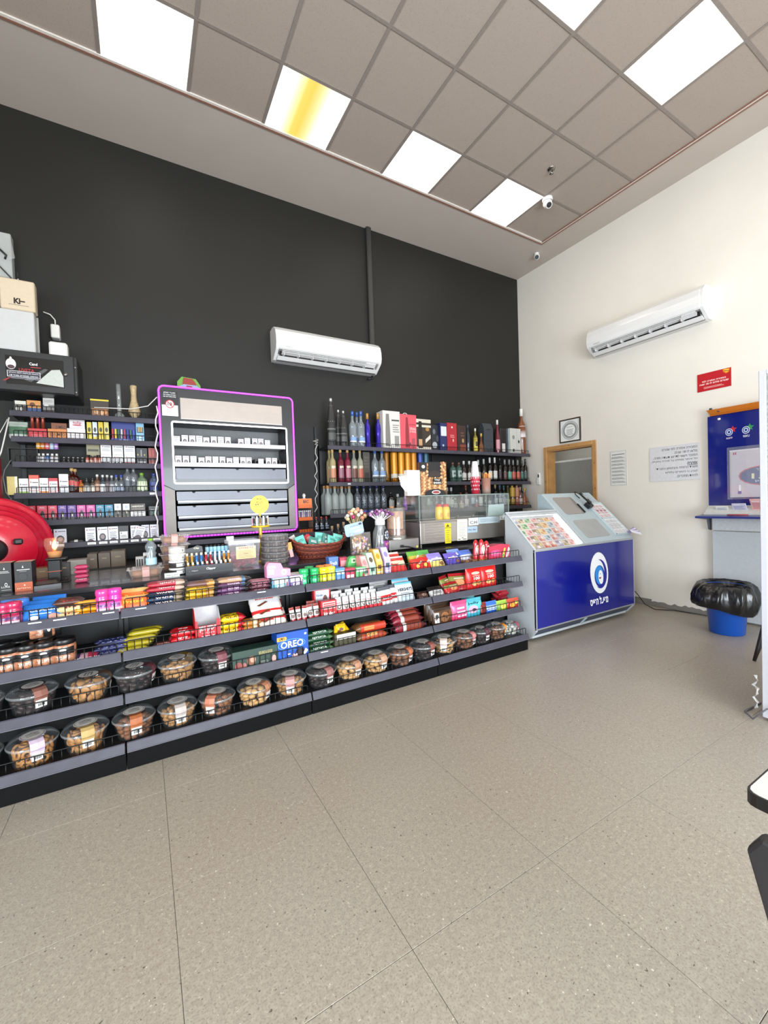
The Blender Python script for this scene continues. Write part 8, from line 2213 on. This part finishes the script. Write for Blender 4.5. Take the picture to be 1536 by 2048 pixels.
 # ---- cigarette packs
PKS=['e2e0e6','dedbe4','d9d4de']
def cig_pack(label,x,yf,z,w_,h_,spec,group,rot=0.0,c_='3a3638'):
 t_=thing('cigarette_pack',label,'cigarette pack',(x,yf+0.011,z),(0,rot,0),group)
 ob('pack_body',cached(('cig',round(w_,3),round(h_,3),c_),lambda:MB().box(-w_/2,w_/2,-0.011,0.011,0,h_,F(c_),0.001).mesh('pack_body')),t_)
 def mk():
  mb_=MB()
  art(mb_,spec,front_fn(w_,-0.011),w_,h_)
  return mb_.mesh('print')
 ob('print',cached(('cigp',round(w_,3),round(h_,3),str(spec)),mk),t_)
def warn(k):
 return [('r',0,0.0,1,0.98,PKS[k%3]),('p',[(0.1,0.78),(0.26,0.78),(0.18,0.92)],'a8343c'),('l',0.32,0.8,0.92,0.9,1,'5a5458')]+([('c',0.5,0.3,0.32,0.26,'3c3436'),('c',0.5,0.32,0.2,0.15,'8a7a7a')]if k%3 else [('l',0.15,0.2,0.88,0.68,4,'8a8690'),('c',0.5,0.0,0.34,0.2,'4a3c3e')])
for r_,(zz,us)in enumerate(((1.925,(353,369,384,398,412,427,441,455,481,494,509,521,534)),(1.735,(356,371,386,402,416,430,444,458,471,485,497,521,536,548)))):
 for k,u in enumerate(us):
  p=at(u,865+33*r_,-0.32)
  cig_pack('white warning pack in the lit cabinet, %s tray, %s from the near end'%(('upper','lower')[r_],ORD[k]),p.x,-0.32,zz+0.0,0.052,(0.082 if (k*5+r_)%4 else 0.07),warn(k+r_),'cigarette packs in the lit cabinet')
for k,(u0,u1,vt,c_)in enumerate(((57,77,1050,'6a6460'),(80,104,1051,'4a4644'),(106,133,1053,'5a5654'),(169,191,1048,'3a3638'),(193,215,1047,'3a3638'),(215,236,1046,'3a3638'),(236,257,1049,'2c2a2a'),(260,277,1043,'3a3034'),(282,298,1043,'3a3034'),(299,317,1046,'3a3638'))):
 xc,w_,h_=place(u0,u1,vt,LZ[5]+0.012,-0.28)
 cig_pack('white topped warning pack on the bottom vape shelf, %s from the hose reel'%ORD[k],xc,-0.28,LZ[5],w_*0.95,min(h_+0.012,0.125),warn(k*3 if k%2 else k)if k!=6 else [('r',0.1,0.1,0.9,0.6,'d9d6d4'),('p',[(0.2,0.45),(0.34,0.45),(0.27,0.57)],'2a2a2a'),('l',0.2,0.2,0.8,0.4,2,'8a8888')],'warning packs on the bottom vape shelf',c_=c_)
p=at(275,1058,-0.31)
cig_pack('tilted white warning pack leaning out over the others, bottom vape shelf',p.x,-0.31,LZ[5]+0.018,0.075,0.10,warn(0),'warning packs on the bottom vape shelf',0.28)
tag(ob('foil_pouch',pack_mesh(0.11,0.05,0.03,[(0.4,'3a3836'),(0.6,'c9c9c4'),(1,'2c2a2a')],None,seed=400)[0],loc=(at(153,1085,-0.28).x,-0.28,LZ[5])),'crumpled black and silver pouch in the gap of the bottom vape shelf','pouch')
# ---- vape cartons (fifth shelf)
VC=['b83238','b8303a','c83a50','c83c4e','5a3a8c','5a3a8a','c04a90','c04c92','2c7a98','2c7a98']
VN=['red','red','coral','coral','purple','purple','pink','pink','teal','teal']
us=[(30,51),(52,71),(73,94),(95,114),(115,133),(134,152),(153,171),(172,190),(191,208),(209,226)]
for k,(u0,u1)in enumerate(us):
 carton('%s vape carton with a black device picture, %s of the pair'%(VN[k],('first','second')[k%2]),'carton',u0+0.4,u1-0.4,1012-0.3*k,LZ[4],-0.29,0.10,VC[k],[('r',0,0,1,0.22,'2c2a28'),('l',0.15,0.05,0.9,0.16,1,'a8a6a2'),('p',[(0.32,0.24),(0.72,0.24),(0.72,0.5),(0.6,0.66),(0.44,0.66),(0.32,0.5)],'2c2a2c'),('p',[(0.46,0.26),(0.62,0.26),(0.58,0.42),(0.48,0.42)],'d9d4cc'),('t','WAKA',0.5,0.88,0.5,0.07,'e6d4d8'),('r',0.15,0.79,0.85,0.81,'d9b8c0')],'vape cartons','vape_carton')
for k,(u0,u1)in enumerate(((227,243),(244,260))):
 carton('dark brown vape carton with a white square picture, %s of two'%ORD[k],'carton',u0,u1,1007,LZ[4],-0.29,0.10,'38302c',[('r',0.1,0.56,0.9,0.98,'dcdce0'),('c',0.5,0.77,0.16,0.12,'a8b0c0'),('r',0.38,0.32,0.6,0.5,'c9c2b4'),('l',0.1,0.06,0.9,0.2,1,'9a8a6a')],'dark vape cartons','vape_carton')
for k in range(2):
 carton('brown tobacco box with white lettering, %s of the low pile'%('bottom' if k==0 else 'top'),'carton',261,291,1022,LZ[4]+0.062*k,-0.29,0.09,'3a2e28' if k else 'cfccc9',[('t','HARMONY',0.5,0.6,0.8,0.25,'d9d0c4'),('l',0.1,0.2,0.9,0.35,1,'9a8a7a')]if k else [('l',0.1,0.1,0.9,0.5,2,'8a8684'),('p',[(0.3,0.65),(0.36,0.65),(0.33,0.85)],'a8343c'),('l',0.4,0.68,0.9,0.82,1,'5a5458')],hh=0.061,name='tobacco_box')
carton('black box with a green emblem at the neon cabinet end','carton',297,317,1012,LZ[4],-0.28,0.06,'1c1e1c',[('c',0.5,0.4,0.2,0.16,'3a6a54'),('l',0.2,0.65,0.85,0.75,1,'9a9c98'),('p',[(0.4,0.85),(1.0,1.0),(1.0,0.85)],'6a6c6a')],name='tobacco_box')
# ---- fourth shelf: tobacco packs and small bottles
carton('pale yellow folder standing at the end of the fourth shelf','folder',13,34,953,LZ[3],-0.30,0.02,'d9c47a',[('r',0.75,0,1,1,'e6e0cc')],name='paper_folder')
for k,(u0,u1,vt,c_)in enumerate(((37,56,957,'d9d6d4'),(57,77,950,'c8503a'),(78,96,956,'d9d6d4'),(97,115,956,'b8303a'),(117,136,948,'d9d6d4'))):
 carton('tobacco pouch box with a warning label, %s on the fourth shelf'%ORD[k],'tobacco box',u0,u1,vt,LZ[3],-0.29,0.06,c_,[('r',0.04,0.22,0.96,0.80 if k in (1,3)else 0.97,'dddadb'),('p',[(0.12,0.6),(0.26,0.6),(0.19,0.72)],'a8343c' if k%2 else '3a3a3c'),('l',0.32,0.6,0.92,0.7,1,'5a5458'),('l',0.12,0.3,0.88,0.5,2,'9a98a0'),('r',0,0,1,0.2,('8ab04a','c9c6c4','d98a4a','d9b8bc','c4c2c8')[k])],name='tobacco_box')
for u,vt,R,st,g_,cp_,bd,lb in ((143,936,0.034,'vodka','3a140e','c9a468',[(0.12,0.32,'2c2a28',80),(0.34,0.52,'a83028',70)],'dark red whiskey bottle on the fourth shelf, front'),(150,938,0.03,'vodka','3a140e','b89058',[(0.3,0.5,'a83028',70)],'dark red whiskey bottle behind the front one'),(161,960,0.032,'flask','9a5a1c','9a2c1c',[(0.2,0.45,'b8862e',60)],'round amber brandy flask with a red cap'),(173,956,0.024,'vodka','3a3c3a','2c2c2c',[(0.15,0.5,'b8b8b0',60)],'miniature bottle with a grey label beside the brandy'),(185,956,0.022,'vodka','4a4238','2c2c2c',[(0.15,0.5,'c9c4b8',60)],'miniature bottle with a cream label'),(194,949,0.024,'vodka','6a4a3a','d9d6d2',[(0.15,0.5,'b08a74',70)],'small bottle with a copper label and white cap'),(205,950,0.024,'vodka','3a444c','d9d6d2',[(0.1,0.5,'c9ccd0',70)],'small bottle with a white label and cap, fourth shelf'),(214,950,0.024,'vodka','4a4446','c9c6c4',[(0.1,0.5,'6a5a5e',60)],'small dark labelled bottle with a pale cap'),(223,951,0.024,'vodka','5a5c60','c9c6c4',[(0.1,0.5,'a8a6aa',60)],'small grey bottle with a pale cap'),(232,950,0.026,'vodka',CLR2,'3a4aa0',[(0.15,0.4,'8a94a8',60)],'small clear bottle with a blue cap, first of two'),(242,950,0.026,'vodka',CLR2,'3a4aa0',[(0.15,0.4,'8a94a8',60)],'small clear bottle with a blue cap, second of two'),(254,930,0.036,'vodka',CLR2,'3a4a80',[(0.2,0.45,'4a5058',60)],'taller clear bottle with a dark label, first of two'),(266,931,0.036,'vodka',CLR2,'8a94a0',[(0.3,0.42,'3a3c40',40)],'taller clear bottle with a small dark label, second of two'),(283,946,0.046,'flask',G('8aa07a',0.5,0.05),'6a9a2a',[(0.15,0.58,'c9d0b0',60)],'flat flask with a green cap and pale label'),(307,947,0.038,'flask',G('6a7a9a',0.5,0.05),'3a4a8c',[(0.15,0.55,'2c3a7c',60)],'flat blue labelled flask at the neon cabinet end')):
 bottle(lb,u,vt,LZ[3],-0.26,R,st,g_,cp_,bd,sy=0.6 if st=='flask' else 1.0,n=14)
 # ---- third shelf: vape liquids
for r_ in range(2):
 cs_=('c98a1e','b8641c','c0505a','9ab0c4','9a6ab0')if r_ else ('c9c6c4','c4c6cc','4a6aa8','c9c6c4','c4c0c0')
 if r_:
  t=thing('bottle_stand','thin clear stand carrying the upper row of vape bottles','stand',(at(47,900,-0.26).x,-0.25,LZ[2]))
  zz_=at(47,897,-0.26).z-LZ[2]
  ob('ledge',MB().box(-0.09,0.09,-0.03,0.03,zz_-0.004,zz_,BLK),t)
  for x_ in (-0.088,0.088):
   ob('leg',MB().box(x_-0.002,x_+0.002,-0.03,0.03,0,zz_-0.004,BLK),t)
 for k in range(5):
  u=29+9.2*k
  zb_=LZ[2]+(zz_ if r_ else 0)
  bottle(('%s vape liquid bottle with a white nozzle, upper row'%('yellow','orange','pink','pale blue','violet')[k])if r_ else 'small vape liquid bottle, %s of the lower row at the shelf end'%ORD[k],u,0,zb_,-0.26 if not r_ else -0.25,0.0155,'sauce',M(cs_[k],0.35),'d9d6d2',[(0.1,0.5,cs_[k]if r_ else '5a5860',90),(0.2,0.35,'d9d4cc',50)],H=0.085,n=12,group='vape liquid bottles')
for k in range(5):
 bottle('tiny black bottle with a silver top, %s of five on the third shelf'%ORD[k],80+9.6*k,0,LZ[2],-0.27,0.014,'sauce','1c1a1c','a8a6a6',[(0.05,0.3,'8a8886',70)],H=0.06,n=10,group='tiny black bottles')
for k in range(4):
 bottle('small red brown bottle, %s of four on the third shelf'%ORD[k],128+8*k,0,LZ[2],-0.27,0.0145,'sauce',('b0503a','8a3c2c','c98a80','b8604c')[k],'3a2a26',[(0.1,0.5,'c9a498',70)],H=0.075,n=10,group='small red brown bottles')
for k in range(5):
 bottle('small silver white tube, %s of five on the third shelf'%ORD[k],168+7*k,0,LZ[2],-0.27,0.0125,'sauce','b4b4b6','c9c9cb',[(0.05,0.4,'8a8a8e',70)],H=0.08,n=10,group='small silver tubes')
carton('small tan sign card with a pointed logo above the silver tubes','card',172,199,886,LZ[2]+0.085,-0.24,0.004,'8a8264',[('l',0.1,0.3,0.9,0.7,1,'3a3628'),('p',[(0.06,0.9),(0.2,0.9),(0.13,1.2)],'5a5440')],name='sign_card')
ob('card_foot',MB().box(-0.02,0.02,-0.002,0.002,-0.085,0.0,F('8a8264')),bpy.data.objects[[o.name for o in bpy.data.objects if o.name.startswith('sign_card')][-1]])
for k,(u0,u1)in enumerate(((201,222),(224.5,246),(248,270))):
 for r_ in range(2):
  carton('white warning carton with a maroon foot, column %s, %s'%(ORD[k],'upper' if r_ else 'lower'),'carton',u0,u1,900,LZ[2]+0.088*r_,-0.28,0.06,'d6d3d4',[('p',[(0.15,0.72),(0.28,0.72),(0.21,0.86)],'a8343c'),('l',0.34,0.72,0.92,0.83,1,'5a5458'),('l',0.12,0.35,0.9,0.62,2,'9a98a0')]+([]if r_ else [('r',0,0,1,0.3,('2c1c1e','3a2024','7a2c2e')[k])]),'white warning cartons','vape_carton',hh=0.087)
carton('black box of thin sticks with yellow dots on the third shelf','carton',272,294,896,LZ[2],-0.28,0.05,'201f1f',[('c',0.15,0.6,0.05,0.05,'b9a43a'),('c',0.75,0.6,0.05,0.05,'b9a43a'),('l',0.15,0.15,0.85,0.3,1,'a8a6a2'),('r',0.4,0.5,0.5,0.9,'8a8888')],name='tobacco_box')
carton('black and red box at the neon cabinet end of the third shelf','carton',296,312,896,LZ[2],-0.28,0.05,'7a2a20',[('r',0.0,0.3,1,0.4,'2a1614'),('l',0.15,0.08,0.85,0.22,1,'d98a7a'),('r',0.1,0.5,0.3,0.9,'a84034'),('r',0.5,0.5,0.7,0.9,'a84034')],name='tobacco_box')
# ---- second shelf: rolling papers and lighters
p=at(36,850,-0.26)
pouch('green clear wrapped tobacco bag at the end of the second shelf',p.x,-0.25,LZ[1],0.12,0.06,0.135,[(0.2,'b9bdb8'),(0.75,'4a6a54'),(1,'a8b0a8')],spec=[('l',0.1,0.05,0.9,0.18,1,'d9d9d4')],seed=410)
xc,w_,h_=place(55,93,857,LZ[1],-0.29)
t=carton('bright red open box holding three copper topped tubes','display box',55,93,857,LZ[1],-0.29,0.07,'b82a30',[('l',0.2,0.2,0.8,0.5,2,'d9747a')],name='display_box')
for k in range(3):
 q=thing('tobacco_tube','red tube with a white cap, %s of three in the bright red box'%ORD[k],'tube',(xc-w_*0.28+w_*0.28*k,-0.255,LZ[1]+h_),group='red capped tubes')
 hq=at(70,829,-0.255).z-LZ[1]-h_
 ob('tube_body',MB().lathe([(0,0),(0.012,0),(0.012,hq*0.8)],M('8a3a2c',0.25,0.3,0.1),12),q)
 ob('cap',MB().lathe([(0.0125,hq*0.78),(0.0125,hq),(0,hq)],M('d9d4d0',0.35),12),q)
carton('orange rolling paper display with black lettering','display box',95,133,858,LZ[1],-0.29,0.05,'c4783a',[('t','JUMBO',0.6,0.45,0.6,0.4,'4a2a14'),('c',0.2,0.5,0.1,0.25,'8a4a20')],name='display_box')
carton('brown upright header card behind the orange display','display box',102,133,846,LZ[1],-0.235,0.004,'7a4426',[('t','JUMBO',0.6,0.75,0.65,0.2,'2c1810')],name='header_card')
carton('white rolling paper display with red script','display box',134,170,857,LZ[1],-0.29,0.05,'d9d2d2',[('l',0.1,0.15,0.9,0.75,3,'c4b8bc')],name='display_box')
carton('white header card with red script behind the white display','display box',138,169,839,LZ[1],-0.235,0.004,'dcd4d6',[('t','tulip',0.5,0.84,0.55,0.16,'a83044'),('c',0.5,0.74,0.3,0.03,'b83a4c')],name='header_card')
for k,u in enumerate((178,189,201,212)):
 carton('yellow and white small packet standing in a row, %s of four'%ORD[k],'packet',u-5,u+4.5,844,LZ[1],-0.275,0.03,('c9b84a','c4ccd4','d0b41e','c9bc6a')[k],[('r',0,0,1,0.25,'d9c44a'),('c',0.5,0.6,0.3,0.12,'3a3a2c'),('l',0.2,0.35,0.8,0.45,1,'5a5640')],'small yellow packets','paper_packet',rz=0.1*(k%2))
carton('dark blue display box of coloured lighters','display box',222,270,868,LZ[1],-0.29,0.05,'26388c',[('t','LIGHTER',0.5,0.5,0.4,0.5,'a8b4dc')],name='display_box',hh=0.03)
carton('dark blue header card behind the coloured lighters','display box',222,270,840,LZ[1],-0.235,0.004,'20307c',[('l',0.6,0.88,0.9,0.94,1,'6a3a3a')],name='header_card')
for k,c_ in enumerate(('a82a3a','c9b42a','2a5a3a','b8b4b8','a03044','2a3a8c','2a5a4a','3a4ab0')):
 q=thing('lighter','%s long lighter in the dark blue display, %s along'%(('red','yellow','green','white','crimson','navy','dark green','blue')[k],ORD[k]),'lighter',(at(225+6*k,860,-0.265).x,-0.262,LZ[1]+0.031),(0,0,0),'coloured lighters in the blue display')
 ob('lighter_body',MB().box(-0.007,0.007,-0.005,0.005,0,0.085,M(c_,0.25,0.1,0.05,coat=0.3),0.002),q)
carton('light blue upright box with three amber sticks','carton',271,287,842,LZ[1],-0.28,0.04,'7aa8c4',[('r',0.1,0.45,0.9,0.72,'2c4a5c'),('r',0.25,0.5,0.35,0.72,'c9a04a'),('r',0.45,0.5,0.55,0.72,'c9a04a'),('r',0.65,0.5,0.75,0.72,'c9a04a'),('l',0.1,0.1,0.9,0.35,2,'d0e0ea')],name='tobacco_box')
# ---- top vape shelf
for k,(u0,u1,vt,c_,sp,lb)in enumerate(((27,52,801,'2a2826',[('r',0.1,0.62,0.98,0.98,'d0ccc0'),('c',0.25,0.35,0.12,0.14,'c9c4ba'),('c',0.6,0.35,0.12,0.14,'c9c4ba'),('l',0.1,0.08,0.9,0.2,1,'c9c4ba')],'black and cream flat pack on the top vape shelf'),(53,81,801,'2a4a7a',[('r',0,0.45,1,1,'c98a4a'),('c',0.4,0.7,0.2,0.15,'6a3a20'),('l',0.1,0.1,0.9,0.3,1,'9ab4d4')],'blue and orange picture pack on the top vape shelf'),(180,217,798,'33281f',[('r',0,0.9,1,0.98,'c9b42a'),('r',0.05,0.1,0.95,0.5,'8a5a3a'),('c',0.3,0.3,0.1,0.12,'d0a47a'),('c',0.6,0.28,0.1,0.12,'d0a47a'),('c',0.8,0.34,0.1,0.12,'c98a5a')],'dark display box with a yellow stripe on the top vape shelf'))):
 carton(lb,'display box',u0,u1,vt,LZ[0],-0.27,0.06,c_,sp,name='display_box')
carton('grey printed booklet leaning on the top vape shelf','booklet',84,107,795,LZ[0],-0.26,0.006,'8a8886',[('r',0,0.6,1,1,'c4c0bc'),('c',0.3,0.55,0.2,0.08,'d9d6d2'),('r',0,0.0,1,0.3,'3a302e'),('l',0.1,0.75,0.9,0.9,2,'9a9694')],name='booklet',lean=-0.12,rz=-0.1)
for k in range(3):
 p=at(128+17*k,830,-0.27)
 pack('flat dark packet with white print, %s on the top vape shelf'%ORD[k],p.x,-0.27,LZ[0],0.06,0.05,0.014,[(0.3,'3a3836'),(0.7,'c9c6c2'),(1,'2c2a2a')],'packet',group='flat dark packets',name='paper_packet',seed=420+k)
p=at(239,825,-0.24)
t=thing('glass_pipe','clear glass water pipe with a round base on the top vape shelf','water pipe',(p.x,-0.24,LZ[0]))
H=at(239,769,-0.24).z-LZ[0]
ob('glass_tube',MB().lathe([(0,0),(0.04,0),(0.042,0.01),(0.036,0.045),(0.018,0.062),(0.017,H*0.4),(0.019,H*0.42),(0.017,H*0.45),(0.017,H),(0.021,H)],G('b4b8b6',0.38,0.03),20),t)
p=at(269,825,-0.24)
t=thing('wooden_vase','pale carved wooden vase with a waisted foot on the top vape shelf','vase',(p.x,-0.24,LZ[0]))
H=at(269,772,-0.24).z-LZ[0]
ob('vase_body',MB().lathe([(r_*1.0,H*z_)for r_,z_ in ((0,0),(0.026,0),(0.02,0.06),(0.026,0.12),(0.045,0.2),(0.048,0.27),(0.036,0.42),(0.024,0.58),(0.021,0.72),(0.024,0.86),(0.027,0.96),(0.025,1.0),(0.018,1.0),(0.016,0.9))],M('b09a74',0.5,0,0.22,40,bump=0.4),24),t)
